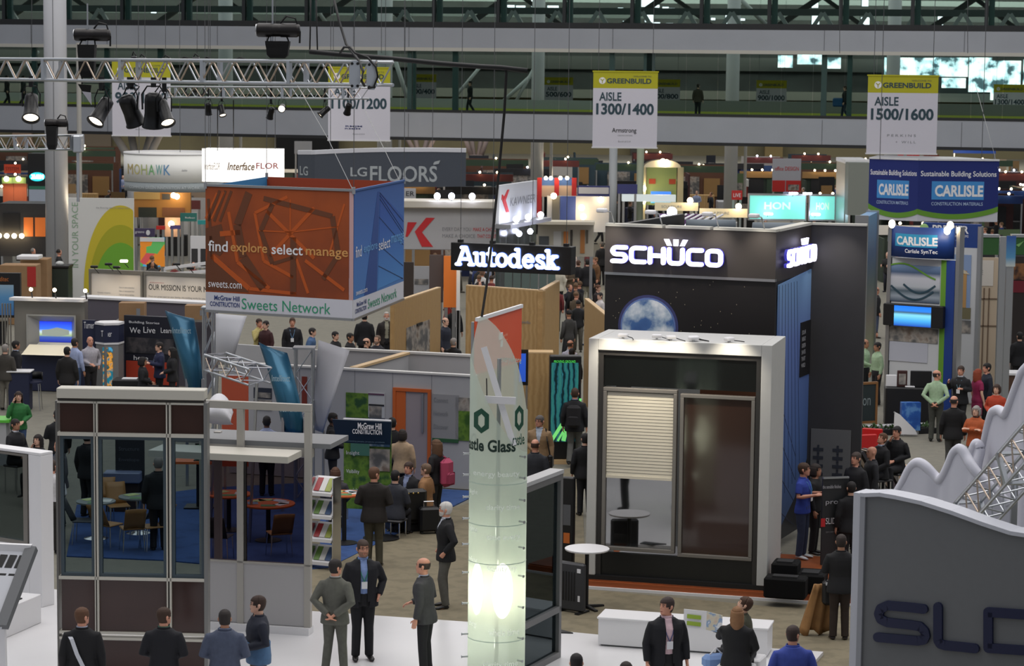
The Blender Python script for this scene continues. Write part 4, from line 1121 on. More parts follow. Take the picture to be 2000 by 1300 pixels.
# ---------------------------------------------------------------- curved glass tower
D=34.5;c=at(971,1100,D);s=D/FPX;r=.42
o=thing('glass_tower','tall curved frosted green glass tower, lit from inside, reading Oldcastle Glass','tower',(c.x,D,.07))
M_frost=bpy.data.materials.new('frosted_green_glass');M_frost.use_nodes=True
nt=M_frost.node_tree;nt.nodes.clear()
out=nt.nodes.new('ShaderNodeOutputMaterial');m1=nt.nodes.new('ShaderNodeMixShader');m2=nt.nodes.new('ShaderNodeMixShader')
tr_=nt.nodes.new('ShaderNodeBsdfTransparent');tl=nt.nodes.new('ShaderNodeBsdfTranslucent');df=nt.nodes.new('ShaderNodeBsdfDiffuse')
tr_.inputs[0].default_value=(*srgb(236,243,236),1);tl.inputs[0].default_value=(*srgb(234,238,226),1);df.inputs[0].default_value=(*srgb(196,211,200),1)
m1.inputs[0].default_value=.55;m2.inputs[0].default_value=.62
nt.links.new(tl.outputs[0],m1.inputs[1]);nt.links.new(df.outputs[0],m1.inputs[2]);nt.links.new(tr_.outputs[0],m2.inputs[1]);nt.links.new(m1.outputs[0],m2.inputs[2]);nt.links.new(m2.outputs[0],out.inputs[0])
zz_=lambda v,u=971:at(u,v,D).z-.07
xx_=lambda u:at(u,900,D).x-c.x
def shell(name,a0,a1,zb,ztop,n=22,rr=None,rows=14,m=M_frost):
    "part of a cylinder between angles a0..a1 (0 = right, 270 = toward the viewer); ztop(x) cuts the head"
    q=rr or r;G=[]
    for k in range(rows+1):
        row=[]
        for i in range(n+1):
            a=R(a0+(a1-a0)*i/n);x,y=q*math.cos(a),q*math.sin(a)
            row.append((x,y,zb+(ztop(x)-zb)*k/rows))
        G.append(row)
    return MB().sheet(G).build(name,m,o,True)
def cutline(pts):
    P=[(xx_(u),zz_(v,u)) for u,v in pts]
    def f(x):
        if x <=P[0][0]:return P[0][1]
        for (xa,za),(xb,zb2) in zip(P,P[1:]):
            if x <=xb:return za+(zb2-za)*(x-xa)/(xb-xa)
        return P[-1][1]
    return f
front=cutline([(917,690),(921,705),(930,728),(945,765),(965,805),(985,835),(1003,862),(1027,880)])
back=cutline([(917,700),(926,650),(933,621),(950,628),(968,645),(985,668),(1000,695),(1012,725),(1022,765),(1027,800)])
shell('front_glass',180,360,0,front)
shell('back_glass',0,180,0,back)
cvf=lambda x:-math.sqrt(max(0.0004,(r+.006)**2-x*x));cvb=lambda x:math.sqrt(max(0.0004,(r-.008)**2-x*x))
M_dkgreen=mat('dark_green_logo',(18,74,54),.5)
text('Oldcastle Glass',o,xx_(917.5),xx_(1001),zz_(874),zz_(850),mat('deep_green_ink',(10,44,34),.5),0,.03,arc=(139,306,r+.007))
def hexlogo(u,v,wu,hv,cvx,name):
    x,z,a,b=xx_(u),zz_(v),wu*s/2,hv*s/2
    out_=[(0,b),(a,b*.55),(a,-b*.55),(0,-b),(-a,-b*.55),(-a,b*.55)]
    inn=[(p*.42,q*.55) for p,q in out_]
    pts=[(x+p,cvx(x+p),z+q) for p,q in out_+inn]
    return MB().add(pts,[(i,(i+1)%6,(i+1)%6+6,i+6) for i in range(6)]).build(name,M_dkgreen,o)
hexlogo(940,815,30,50,lambda x:cvf(x)-.002,'hexagon_logo')
hexlogo(1013,810,17,52,lambda x:cvf(x)-.002,'hexagon_logo')
text('castle',o,xx_(1001),xx_(1024),zz_(862),zz_(840),M_dkgreen,-.002,.02,curve=cvf,shear=-.2)
text('everywhere',o,xx_(975),xx_(1016),zz_(718),zz_(700),mat('faint_glass_print',(196,218,208),.6),-.01,curve=cvb)
M_frost_ink=bpy.data.materials.new('frosted_white_print');M_frost_ink.use_nodes=True
nt=M_frost_ink.node_tree;tl=nt.nodes.new('ShaderNodeBsdfTranslucent');m1=nt.nodes.new('ShaderNodeMixShader');m1.inputs[0].default_value=.5
tl.inputs[0].default_value=(1,1,1,1);nt.nodes['Principled BSDF'].inputs['Base Color'].default_value=(.95,1,.95,1)
nt.links.new(nt.nodes['Principled BSDF'].outputs[0],m1.inputs[1]);nt.links.new(tl.outputs[0],m1.inputs[2]);nt.links.new(m1.outputs[0],nt.nodes['Material Output'].inputs[0])
for v,t,a,b in [(918,'energy beauty',925,1015),(982,'clarity time',950,1016),(1040,'time every',952,1018),(1100,'beauty by',954,1012),(1222,'whole time',958,1018),(1285,'clarity time',948,1016)]:
    text(t,o,xx_(a),xx_(b),zz_(v+7),zz_(v-7),M_frost_ink,-.001,.01,curve=cvf)
for v,t in [(955,'light'),(1026,'time'),(1085,'view'),(1212,'energy')]:
    text(t,o,xx_(918.5),xx_(934),zz_(v+6),zz_(v-5),M_frost_ink,-.001,.01,curve=cvf)
for v in (938,1018,1092,1242):
    z=zz_(v)
    MB().sheet([[((r+.004)*math.cos(R(a)),(r+.004)*math.sin(R(a)),z+q) for a in range(180,361,9)] for q in (0,.012)]).build('glass_joint',mat('glass_joint_line',(186,206,192),.4),o)
for v in (884,925,968,1010,1060,1115,1175,1235,1279):
    for sx,ang in ((1,318),(-1,192)):
        b=MB().lathe([(.014,0),(.014,.09),(.022,.09),(.022,.1)],8).build('glass_stud',M_alu,o)
        b.location=(r*math.cos(R(ang)),r*math.sin(R(ang)),zz_(v));b.rotation_euler=(R(90),0,R(ang+90))
# white cross braces in the opening
P=lambda u,v,y:(xx_(u),y,zz_(v,u))
MB().bar(P(943,676,-.10),P(1003,862,-.36),.09,.03,(0,1,0)).build('white_brace',M_white,o)
MB().bar(P(946,774,-.30),P(1006,777,-.30),.105,.03,(0,1,0)).build('white_brace',M_white,o)
MB().tube([P(949,735,-.2),P(950,770,-.2)],.008,6).build('thin_rod',M_black,o)
MB().tube([(0,0,0),(0,0,zz_(700))],.03,8).build('mast',M_alu,o)
# lamps standing inside
M_tube=mat('tower_lamp',(255,255,240),.4,emit=6,ecol=(255,252,226))
for u,ww,hh in ((934,12,52),(984,21,56)):
    f=MB().ball((xx_(u),-.12 if u>950 else .0,zz_(1150)),ww*s,ww*s*.7,hh*s,16,12).build('inner_lamp',M_tube,o,True)
for v,pw in ((1150,11),(1040,5),(1260,6)):
    glow((c.x-.05,D+.1,.07+zz_(v)),pw,(1,.99,.84),.12,'tower_light')
MB().lathe([(r+.05,0),(r+.05,.08),(r,.1)],32).build('base_ring',M_alu,o)
# orange info banner standing behind the tower
A=at(930,726,39.0);B=at(1018,705,41.5)
F5=Fr(A,B,0.0)
ob=F5.thing('banner_stand','orange sloping-top banner with small white square logo behind the glass tower','banner')
x1=F5.w
MB().prism([(0,F5.z(730,932)),(x1,F5.z(706,1017)),(x1,F5.z(600,1017)),(0,F5.z(626,932))],0,.04).build('orange_board',mat('orange_board',(216,82,42),.55),ob)
MB().bar((0,0,F5.z(626,932)+.02),(x1,0,F5.z(600,1017)+.02),.05,.06).build('white_top_edge',M_white,ob)
for x in (.05,x1-.05):MB().box(x-.03,x+.03,.05,.1,0,F5.z(615,975)).build('post',M_alu,ob)
ox=F5.x(970,650);oz=F5.z(676,980)
lg=MB()
for i in range(2):
    for j in range(2):
        if (i,j)!=(0,0):lg.box(ox+.11+i*.10,ox+.20+i*.10,-.02,-.001,oz+j*.13,oz+.11+j*.13)
lg.build('square_logo',M_white_print,ob)
for k,t in enumerate(['Greener World','of Design Innov','Digital Express']):text(t,ob,ox+.36,ox+.62,oz+.15-.09*k,oz+.20-.09*k,mat('pale_peach_print',(240,190,160),.6),-.006)

# ---------------------------------------------------------------- dark glazed sample wall behind the tower
F6=Fr(at(1012,1240,35.2),at(1097,1190,36.7),.07)
o=F6.thing('curtain_wall_sample','angled grey-framed dark glass wall sample right behind the glowing glass tower','wall sample')
w=F6.w;h=F6.z(950,1030)
hm=F6.z(1190,1092)
g=MB()
g.box(0,w,0,.16,h-.10,h);g.box(0,w,0,.16,hm-.05,hm+.05);g.box(0,w,0,.16,0,.1)
g.box(0,.07,0,.16,.1,h-.1);g.box(w-.09,w,0,.16,.1,h-.1)
g.build('frame',mat('sample_frame_grey',(112,112,112),.45,.3),o,bevel=.006)
MB().box(.07,w-.09,.06,.08,hm+.05,h-.1).build('upper_pane',glass('dark_teal_glass',(160,176,180),.10,.02,(190,205,210),.13),o)
MB().box(.07,w-.09,.06,.08,.1,hm-.05).build('lower_pane',glass('dark_teal_glass',(164,178,182),.10),o)
MB().box(0,w,-.01,.22,h,h+.06).build('cap',mat('sample_cap',(172,172,172),.5),o)
# round white high table and the screen turned away from us
p=gnd(1145,1188);zt_=1.05
o=thing('high_table','round white high table with black column foot beside the big window','table',p)
rr=44*40.8/FPX
MB().lathe([(rr-.01,zt_-.03),(rr,zt_-.015),(rr,zt_),(rr-.01,zt_+.005)],32).build('table_top',M_white,o,False)
MB().tube([(0,0,.03),(0,0,zt_-.03)],.035,12).build('column_foot',M_black,o)
for k in range(4):MB().bar((0,0,.05),(.34*math.cos(k*math.pi/2+.5),.34*math.sin(k*math.pi/2+.5),.02),.06,.04).build('foot',M_black,o)
F7=Fr(gnd(1088,1193),gnd(1138,1201),0.0)
o=F7.thing('flat_screen','dark grey back of a flat screen standing on the carpet under the high table','screen')
h7=F7.z(1098,1110)
MB().rbox(0,F7.w,0,.12,.04,h7,.03).build('screen_shell',mat('screen_back_grey',(52,53,56),.5),o)
for k in range(6):MB().box(.05+.055*k,.075+.055*k,-.008,.002,h7*.25,h7*.82).build('vent_slot',M_black,o)
MB().box(F7.w-.1,F7.w-.06,-.01,.0,.22,.32).build('sticker',M_white_print,o)
MB().box(F7.w-.12,F7.w-.05,-.01,.0,h7*.82,h7*.9).build('sticker',M_white_print,o)
for x in (.06,F7.w-.06):MB().box(x-.04,x+.04,-.1,.25,0,.04).build('foot',M_black,o)
# narrow info totem with orange mark seen between sample wall and window
F8=Fr(gnd(1094,1105),gnd(1118,1107),0.0)
o=F8.thing('info_totem','narrow black totem with orange mark between dark sample wall and big window','totem')
MB().rbox(0,F8.w,0,.15,0,F8.z(932,1105),.02).build('totem_body',M_black,o)
MB().box(F8.w*.25,F8.w*.75,-.01,0,F8.z(1060,1105),F8.z(1040,1105)).build('orange_mark',mat('orange_mark',(206,110,44),.5),o)
MB().box(F8.w*.2,F8.w*.8,-.01,0,F8.z(1025,1105),F8.z(985,1105)).build('grey_print',mat('totem_grey',(96,98,102),.5),o)

# ---------------------------------------------------------------- long white bench
F9=Fr(gnd(1165,1261,.07),gnd(1500,1285,.07),.07)
o=F9.thing('bench','long low white bench with thin overhanging top at the platform edge','bench')
MB().box(.02,F9.w-.02,.02,.58,.03,.44).build('body',M_white,o)
MB().box(.06,F9.w-.06,.06,.54,0,.03).build('plinth',mat('bench_shadow_gap',(120,120,122),.6),o)
MB().rbox(0,F9.w,0,.6,.44,.475,.008).build('seat_top',M_white,o)
p=gnd(1100,1236,.07)
o=thing('floor_plate','dark triangular foot plate on the white floor behind the sample wall','plate',p,0)
MB().slab([(-.3,0),(.16,-.03),(-.05,.2),(-.3,.2)],0,.02).build('plate',M_black,o)

# ---------------------------------------------------------------- glazed facade sample at the left
F10=Fr(at(117,1200,35.6),at(400,1200,35.5),.07)
o=F10.thing('curtain_wall_sample','tall pale-framed facade sample with brown panels and clear middle panes at the left','wall sample')
w=F10.w;Z=lambda v:F10.z(v,260);X=lambda u:F10.x(u,900)
M_fac=mat('facade_frame_cream',(196,192,180),.45,.1)
M_brp=mat('facade_brown_panel',(62,42,38),.12,spec=.5,noise=.12,scale=1.2)
M_facg=glass('facade_clear_glass',(190,200,204),.07,.02,(180,196,200))
g=MB()
g.rbox(-.0,w+.02,-.09,.2,Z(778),Z(758),.012)
g.build('cornice',M_fac,o)
MB().box(0,w,-.02,.15,Z(784),Z(778)).build('shadow_gap',mat('facade_gap',(66,62,58),.5),o)
H_=[(784,788),(845,852),(1126,1132),(1233,1238),(1244,1249)]
for a,b in H_:MB().box(0,w,-.05,.12,Z(b),Z(a)).build('transom',M_fac,o)
V_=[(184.5,186.5),(189,192.5),(325.5,328),(331.5,335)]
for a,b in V_:MB().box(X(a),X(b),-.05,.12,0,Z(784)).build('mullion',M_fac,o)
for a,b in ((186.5,189),(328,331.5)):MB().box(X(a),X(b),-.02,.1,0,Z(784)).build('mullion_gap',mat('facade_gap',(66,62,58),.5),o)
MB().box(-.03,.0,-.05,.14,0,Z(784)).build('mullion',mat('facade_edge_metal',(108,106,102),.4,.4),o)
MB().box(w,w+.055,-.05,.16,0,Z(784)).build('mullion',mat('facade_edge_metal2',(130,130,128),.4,.5),o)
cols=[(118,184.5),(192.5,325.5),(335,400)]
for a,b in cols:
    for va,vb in ((788,845),(1132,1233),(1249,None)):
        MB().box(X(a),X(b),.0,.03,Z(vb) if vb else .0,Z(va)).build('brown_panel',M_brp,o)
    f=MB();q=.05
    xa,xb,za,zb=X(a),X(b),Z(1126),Z(852)
    f.box(xa,xa+q,-.02,.06,za,zb);f.box(xb-q,xb,-.02,.06,za,zb);f.box(xa+q,xb-q,-.02,.06,za,za+q);f.box(xa+q,xb-q,-.02,.06,zb-q,zb)
    fo=f.build('window_frame',mat('facade_dark_frame',(58,72,80),.4),o)
    MB().box(xa+q,xb-q,.015,.03,za+q,zb-q).build('pane',M_facg,fo)

# ---------------------------------------------------------------- grey steel frame with canopy shelf
F11=Fr(gnd(392,1226,.07),gnd(606,1240,.07),.07)
o=F11.thing('steel_frame_sample','pale grey steel frame stand with canopy shelf and tinted panes right of the facade sample','stand')
w=F11.w;Z=lambda v:F11.z(v,500);X=lambda u:F11.x(u,900)
M_sf=mat('steel_frame_putty',(172,168,160),.5)
dep=.7
ztop=F11.z(788,500)
posts=[(-.02,0),(X(462),0),(w-.11,0)]
for x,y in posts:MB().box(x,x+.11,y,y+.1,.12,ztop-.1).build('post',M_sf,o,bevel=.006)
for x,y in ((-.02,dep),):MB().box(x,x+.11,y,y+.1,.12,F11.z(860,500)).build('post',M_sf,o)
MB().box(-.02,w,0,.1,ztop-.1,ztop+.02).build('top_beam',M_sf,o,bevel=.006)
zs=F11.z(884,500)
MB().box(-.6,w-.13,-.75,-.05,zs-.02,zs+.09).build('canopy_lip',M_fac,o,bevel=.01)
MB().box(-.6,w+.30,.1,dep+.4,zs+.10,zs+.18).build('canopy_shelf',mat('shelf_grey',(120,122,124),.5),o)
MB().box(-.02,w,0.1,.2,zs-.05,zs+.1).build('canopy_beam',M_sf,o)
zp=F11.z(1097,500)
MB().box(.09,w-.11,.02,.08,.13,zp-.03).build('lower_panel',mat('panel_light_grey',(176,174,174),.5),o)
MB().box(X(462)+.045,X(462)+.065,.012,.02,.13,zp-.03).build('panel_joint',M_grey_print,o)
MB().box(-.02,w,0,.1,zp-.03,zp).build('sill',M_sf,o)
M_tg=glass('smoky_violet_glass',(178,170,176),.08,.02,(170,170,178))
MB().box(.09,X(462),.04,.055,zp,zs-.05).build('pane',M_tg,o)
MB().box(X(462)+.11,w-.11,.04,.055,zp,zs-.05).build('pane',M_tg,o)
MB().box(X(462)+.11,X(462)+.15,.03,.08,zp,zs-.05).build('pane_edge',M_dfr,o)
MB().box(-.3,w-.01,-.06,.2,0,.12).build('white_plinth',M_white,o)

# ---------------------------------------------------------------- far-left white frame with tilted cell display
F12=Fr(gnd(-120,1150,.07),gnd(82,1186,.07),.07)
o=F12.thing('framed_window_sample','white-framed dark window sample standing at the left edge','wall sample')
w=F12.w;h=F12.z(882,60);X=lambda u:F12.x(u,1000);Z=lambda v:F12.z(v,40)
g=MB();g.box(0,w,0,.3,h-.05,h+.0);g.box(X(56),w,0,.3,0,h-.05);g.box(0,X(56),0,.3,0,Z(1062));g.build('white_frame',M_white,o,bevel=.01)
g=MB();g.box(0,X(55),-.02,.1,Z(1062),Z(1055));g.box(X(47),X(55),-.02,.1,Z(1055),Z(890));g.box(0,X(55),-.02,.1,Z(890),Z(886));g.build('inner_frame',M_gfr,o)
MB().box(0,X(47),.02,.04,Z(1055),Z(890)).build('pane',glass('smoke_pane',(166,174,176),.10,.02,(190,200,204)),o)
A=gnd(-60,1292,.07)
o=thing('tilted_display','tilted grey-edged board carrying rows of glossy black solar cells at the left edge','display',A,0)
p=lambda u,v,Y:at(u,v,Y)-Vector((A.x,A.y,A.z))
T0,T1,B0_,B1_=p(-70,1064,33.6),p(62,1070,33.6),p(-150,1230,32.6),p(4,1224,32.6)
nrm=(T1-T0).cross(B0_-T0).normalized()
if nrm.y>0:nrm=-nrm
mb=MB();th=nrm*-.12
mb.add([T0,T1,B1_,B0_,T0+th,T1+th,B1_+th,B0_+th],[(0,3,2,1),(4,5,6,7),(0,1,5,4),(1,2,6,5),(2,3,7,6),(3,0,4,7)])
mb.build('board',mat('display_board_white',(188,190,196),.4),o)
e=MB();e.bar(T1,B1_,.16,.10);e.build('side_edge',mat('display_edge_grey',(96,98,100),.5),o)
MB().bar(T0,T1,.10,.10).build('top_edge',M_white,o)
M_cell=mat('glossy_black_cell',(9,10,13),.3,spec=.25)
rr_=Vector(T1-T0);dn=Vector(B0_-T0)
for i in range(4):
    for j in range(3):
        q=T0+rr_*(.60+.14*j)+dn*(.10+.22*i)+nrm*.012-(rr_*.03*i)
        a,b=rr_*.105,dn*.15
        mb=MB();mb.add([q,q+a,q+a+b,q+b,q+nrm*.012,q+a+nrm*.012,q+a+b+nrm*.012,q+b+nrm*.012],[(3,2,1,0),(4,5,6,7),(0,1,5,4),(1,2,6,5),(2,3,7,6),(3,0,4,7)])
        mb.build('solar_cell',M_cell,o)
MB().box(.15,.25,1.0,1.1,0,1.2).build('rear_leg',M_alu,o)
MB().bar((p(2,1224,32.7).x,p(2,1224,32.7).y,p(2,1224,32.7).z),(p(6,1290,32.7).x,p(6,1224,32.7).y,0),.12,.12).build('front_leg',M_white,o)
F13=Fr(gnd(34,1236,.07),gnd(75,1218,.07),.07)
o=F13.thing('white_plinth','small white plinth box with a dark plate on it beside the tilted display','plinth')
MB().rbox(-.6,F13.w+.1,0,.6,0,F13.z(1172,50),.01).build('box_body',M_white,o)
MB().box(.0,.35,.1,.4,F13.z(1172,50),F13.z(1172,50)+.02).build('dark_plate',M_black,o)

# ---------------------------------------------------------------- grey lettered stand at the right edge
F14=Fr(at(1676,1200,30.2),at(2080,1200,28.6),.0)
o=F14.thing('curved_top_stand','large grey stand wall with curved top and navy letters at the lower right','stand')
w=F14.w
pts=[(F14.xz(u,v)) for u,v in [(1690,968),(1720,967),(1750,972),(1800,983),(1860,1002),(1920,1024),(1975,1042),(2040,1052),(2080,1054)]]
poly=[(0,0)]+[(w,0)]+list(reversed(pts))+[(0,pts[0][1])]
MB().prism(poly,0,.3).build('wall_board',mat('stand_wall_grey',(108,110,112),.55,noise=.02),o)
ed=MB()
for a,b in zip([(0,pts[0][1])]+pts,pts):ed.bar((a[0],.13,a[1]+.015),(b[0],.13,b[1]+.015),.34,.05)
ed.build('white_top_edge',mat('stand_edge_white',(196,198,206),.5),o)
MB().box(-.10,.0,-.02,.32,0,pts[0][1]+.03).build('white_end_post',mat('stand_edge_white',(196,198,206),.5),o)
MB().box(.0,.07,-.03,.0,0,pts[0][1]).build('pale_end_strip',mat('stand_strip',(150,152,158),.5),o)
M_nav=mat('navy_letters',(18,26,62),.4)
q=lambda u,v:F14.xz(u,v)
S_=[q(1806,1188),q(1780,1185),q(1735,1181),q(1722,1187),q(1718,1198),q(1722,1208),q(1735,1214),q(1780,1219),q(1799,1222),q(1808,1231),q(1810,1240),q(1806,1248),q(1795,1250),q(1760,1247),q(1716,1243)]
L_=[q(1834,1184),q(1834,1230),q(1834,1249),q(1838,1256),q(1848,1259),q(1880,1262),q(1906,1265)]
D_=[q(2060,1203),q(1990,1198),q(1932,1194),q(1932,1264),q(1990,1268),q(2060,1271)]
for P in (S_,L_,D_):
    m=strokes([P],F14.x(1819,1220)-F14.x(1802,1220),.04).build('letter',M_nav,o);m.location=(0,-.045,0)

# wavy white fins behind it
M_fin=mat('white_wavy_fin',(206,206,216),.5)
def fin(name,pts,D0,D1,vb,lab):
    A=at(pts[0][0],vb,D0)
    o=thing(name,lab,'fin',(A.x,A.y,0),0,'wavy white fins')
    n=len(pts);G=[]
    tops=[at(u,v,D0+(D1-D0)*i/(n-1)) for i,(u,v) in enumerate(pts)]
    # round the outline with a spline before thickening
    P=[]
    for i in range(n-1):
        p0,p1,p2,p3=tops[max(0,i-1)],tops[i],tops[i+1],tops[min(n-1,i+2)]
        for k in range(5):
            t=k/5;P.append(.5*((2*p1)+(p2-p0)*t+(2*p0-5*p1+4*p2-p3)*t*t+(3*p1-p0-3*p2+p3)*t**3))
    P.append(tops[-1])
    m=len(P)
    front=[(p.x-A.x,p.y-A.y,p.z) for p in P];low=[(p.x-A.x,p.y-A.y,1.6) for p in P]
    mb=MB();th=.14
    mb.sheet([low,front],th)
    mb.build('fin_body',M_fin,o,False)
    e=MB()
    e.tube([(p[0],p[1]+th/2,p[2]) for p in front],th*.52,8);e.build('rounded_edge',M_fin,o,True)
    MB().box(.1,.2,.02,.1,0,1.6).build('leg',M_alu,o)
    return o
fin('wavy_fin',[(1742,985),(1765,945),(1782,913),(1797,905),(1812,914),(1832,935),(1842,936),(1855,912),(1866,886),(1878,878),(1890,895),(1899,910),(1915,930),(1945,960),(1975,990)],33.0,31.6,1000,'front white wavy fin with two humps above the grey lettered stand')
fin('wavy_fin',[(1893,925),(1899,890),(1906,870),(1913,869),(1916,882),(1911,905),(1908,930)],33.8,33.6,1000,'narrow white fin tip between the front humps and the tall fin')
fin('wavy_fin',[(1880,985),(1893,930),(1910,905),(1922,880),(1932,835),(1941,807),(1954,802),(1966,810),(1976,790),(1990,752),(2004,722),(2040,690)],34.6,32.6,1000,'tallest white wavy fin rising to the right picture edge')
trz,_=truss('lighting_truss','bright aluminium truss slanting up in front of the white fins at the right',at(1880,1040,30.9),at(2040,860,28.9),.42,.36,.35,.024)
A=at(1980,1030,30.6)
o=thing('stand_post','grey vertical post beneath the slanted truss at the right edge','post',(A.x,A.y,0))
MB().box(-.04,.04,0,.08,0,A.z+.7).build('post',M_alu,o)
# ================================================================ stands in the middle distance
def board(name,label,cat,A,B,z0,z1,m,th=.06,group=None,part='board',legs=False):
    F=Fr(A,B,0.0);o=F.thing(name,label,cat,group)
    MB().box(0,F.w,0,th,z0,z1).build(part,m,o)
    if legs and z0>.05:
        for x in (.06,F.w-.06):MB().box(x-.025,x+.025,.02,th,0,z0).build('leg',M_alu,o)
    return F,o
def rectp(F,o,u0,u1,v0,v1,name,m,y0=-.02,y1=-.004):
    um=(u0+u1)/2
    x0,x1=F.x(u0,(v0+v1)/2),F.x(u1,(v0+v1)/2)
    return MB().box(x0,x1,y0,y1,F.z(v1,um),F.z(v0,um)).build(name,m,o)
def txt(F,o,t,u0,u1,v0,v1,m,y=-.026,**k):
    um=(u0+u1)/2
    return text(t,o,F.x(u0,v0),F.x(u1,v0),F.z(v1,um),F.z(v0,um),m,y,**k)
M_wood=ramp_mat('plywood',0,[(0,(166,132,84)),(.4,(178,144,94)),(.6,(171,137,88)),(.8,(183,150,100))],.6,kind='wave',scale=2.4,sharp=False)
M_woodtop=mat('light_wood_edge',(206,174,128),.55)
M_or=mat('orange_paint',(196,96,40),.5)
M_leafy=ramp_mat('green_leaf_print',0,[(0,(24,52,16)),(.42,(52,92,26)),(.55,(104,140,46)),(.66,(36,78,40))],.6,kind='noise',scale=3,sharp=False)
M_teal_b=ramp_mat('teal_banner_print',2,[(0,(44,92,116)),(.5,(52,108,136)),(1,(42,88,114))],.26,sharp=False,metal=.4)
M_photo=ramp_mat('grey_photo_print',0,[(0,(40,44,48)),(.42,(96,96,96)),(.55,(168,160,150)),(.65,(120,104,92))],.6,kind='noise',scale=2.5,sharp=False)
M_card=mat('cardboard',(150,118,84),.85,noise=.08,scale=3)
M_silver=mat('brushed_silver_panel',(150,146,138),.35,.6)

# --- white booth with orange door
F,o=board('booth_wall','long white booth wall with orange door frame and green posters behind the lounge','wall',at(448,930,53.7),at(926,962,51.8),.02,2.5,M_wall,.1)
MB().box(-.02,F.w+.02,-.03,.13,2.5,2.54).build('top_edge',mat('booth_edge_white',(210,208,204),.5),o)
for u in (585,693,767,843):x=F.x(u,760);MB().box(x-.006,x+.006,-.004,.0,.02,2.5).build('panel_joint',M_grey_print,o)
x0,x1=F.x(768,850),F.x(842,850);zt=F.z(758,805)
d=MB();d.box(x0,x0+.07,-.05,.12,.02,zt);d.box(x1-.07,x1,-.05,.12,.02,zt);d.box(x0+.07,x1-.07,-.05,.12,zt-.07,zt)
dr=d.build('door_frame',M_or,o)
MB().box(x0+.07,x0+.30,-.035,-.02,.02,zt-.07).build('door_jamb_panel',M_or,o)
dl=MB().box(x0+.30,x1-.07,-.02,.0,.02,zt-.07).build('door',mat('door_lilac_grey',(156,146,150),.4),o)
MB().box(x1-.20,x1-.16,-.07,-.03,zt-.95,zt-.1).build('door_handle',M_alu,dl)
rectp(F,o,676,720,767,815,'green_poster',M_leafy);rectp(F,o,720,752,766,815,'text_poster',mat('poster_pale',(190,192,194),.6))
rectp(F,o,720,751,768,771,'poster_rule',mat('rule_purple',(92,60,84),.6),-.03,-.02);rectp(F,o,721,751,789,792,'poster_rule',M_print,-.03,-.02)
rectp(F,o,722,746,793,815,'poster_photo',M_photo,-.03,-.021)
rectp(F,o,845,896,770,860,'grey_poster',mat('poster_grey2',(150,150,152),.6));rectp(F,o,845,896,856,863,'poster_foot',mat('poster_green_foot',(46,92,58),.6),-.03,-.02)
rectp(F,o,890,922,776,802,'poster_photo',M_photo);rectp(F,o,890,922,802,860,'poster_photo',M_leafy)
for k,t in enumerate(['Connect','Network','Discover']):txt(F,o,t,848,876,776+26*k,785+26*k,M_grey_print,-.03)
rectp(F,o,496,531,757,778,'dark_poster',mat('poster_navy',(36,42,58),.6));rectp(F,o,500,530,766,776,'poster_photo',M_photo,-.03,-.021);rectp(F,o,496,531,781,800,'poster_photo',M_photo)
rectp(F,o,590,600,735,790,'red_panel',mat('red_panel',(130,48,32),.6))
F2b,o2=board('booth_wall','rear white partition seen over the top of the orange-door booth','wall',at(636,800,56.6),at(928,800,55.4),.02,2.5,M_wall,.1)
MB().box(0,F2b.w,-.03,.13,2.5,2.55).build('top_edge',mat('booth_edge_white',(210,208,204),.5),o2)
F2c,o3=board('booth_wall','short side partition with light wood top edge inside the white booth','wall',at(694,800,52.9),at(797,800,55.8),.02,2.5,M_wall,.1)
MB().box(.0,F2c.w,-.04,.14,2.5,2.55).build('top_edge',M_woodtop,o3)
F2d,o4=board('booth_wall','low grey partition left of the white booth beside the white sails','wall',at(450,800,57.5),at(625,800,56.4),.02,2.5,M_wall,.1)

# --- header banner stand with green poster
F,o=board('banner_stand','pull-up banner stand with navy McGraw Hill CONSTRUCTION header and green forest poster','banner',at(671,990,48.2),at(763,990,48.0),.25,2.0,M_leafy,.05,part='green_poster',legs=True)
w=F.w;s=48/FPX
hz=F.z(862,716);h1=F.z(815,716)
hd=MB();n=12
hd.sheet([[(-.06-.06*(k/2)+(w+.12+.12*(k/2))*i/n,-.28+.18*((i/n-.5)*2)**2*0-.08*k,hz+(h1-hz)*k/2) for i in range(n+1)] for k in range(3)],.05)
hb=hd.build('navy_header',mat('header_navy',(24,46,66),.45),o)
a=Vector((0,-.29,hz));
text('McGraw Hill',o,w*.42,w*.92,hz+(h1-hz)*.66,hz+(h1-hz)*.92,M_white_print,0,.02,curve=lambda x:-.45)
text('CONSTRUCTION',o,w*.30,w*.92,hz+(h1-hz)*.44,hz+(h1-hz)*.64,M_white_print,0,.02,curve=lambda x:-.42)
text('connecting people, projects, products',o,w*.12,w*.95,hz+(h1-hz)*.06,hz+(h1-hz)*.14,mat('dim_blue_print',(96,120,138),.6),0,curve=lambda x:-.33)
MB().box(.0,w,-.06,.02,2.0,2.10).build('white_rail',M_white,o)
MB().box(w*.55,w*.98,-.02,-.004,1.55,1.9).build('blue_photo',ramp_mat('blue_photo',0,[(0,(26,44,62)),(.45,(52,84,116)),(.6,(150,164,170))],.6,kind='noise',scale=5,sharp=False),o)
MB().box(w*.55,w*.98,-.02,-.004,1.05,1.5).build('pale_photo',M_photo,o)
MB().box(w*.15,w*.55,-.02,-.004,1.35,1.85).build('teal_patch',mat('teal_print',(74,128,112),.6),o)
for k,t in enumerate(['Innovation','Insight','Visibility','Knowledge']):text(t,o,w*.06,w*.34,1.72-.38*k,1.82-.38*k,M_white_print,-.025)
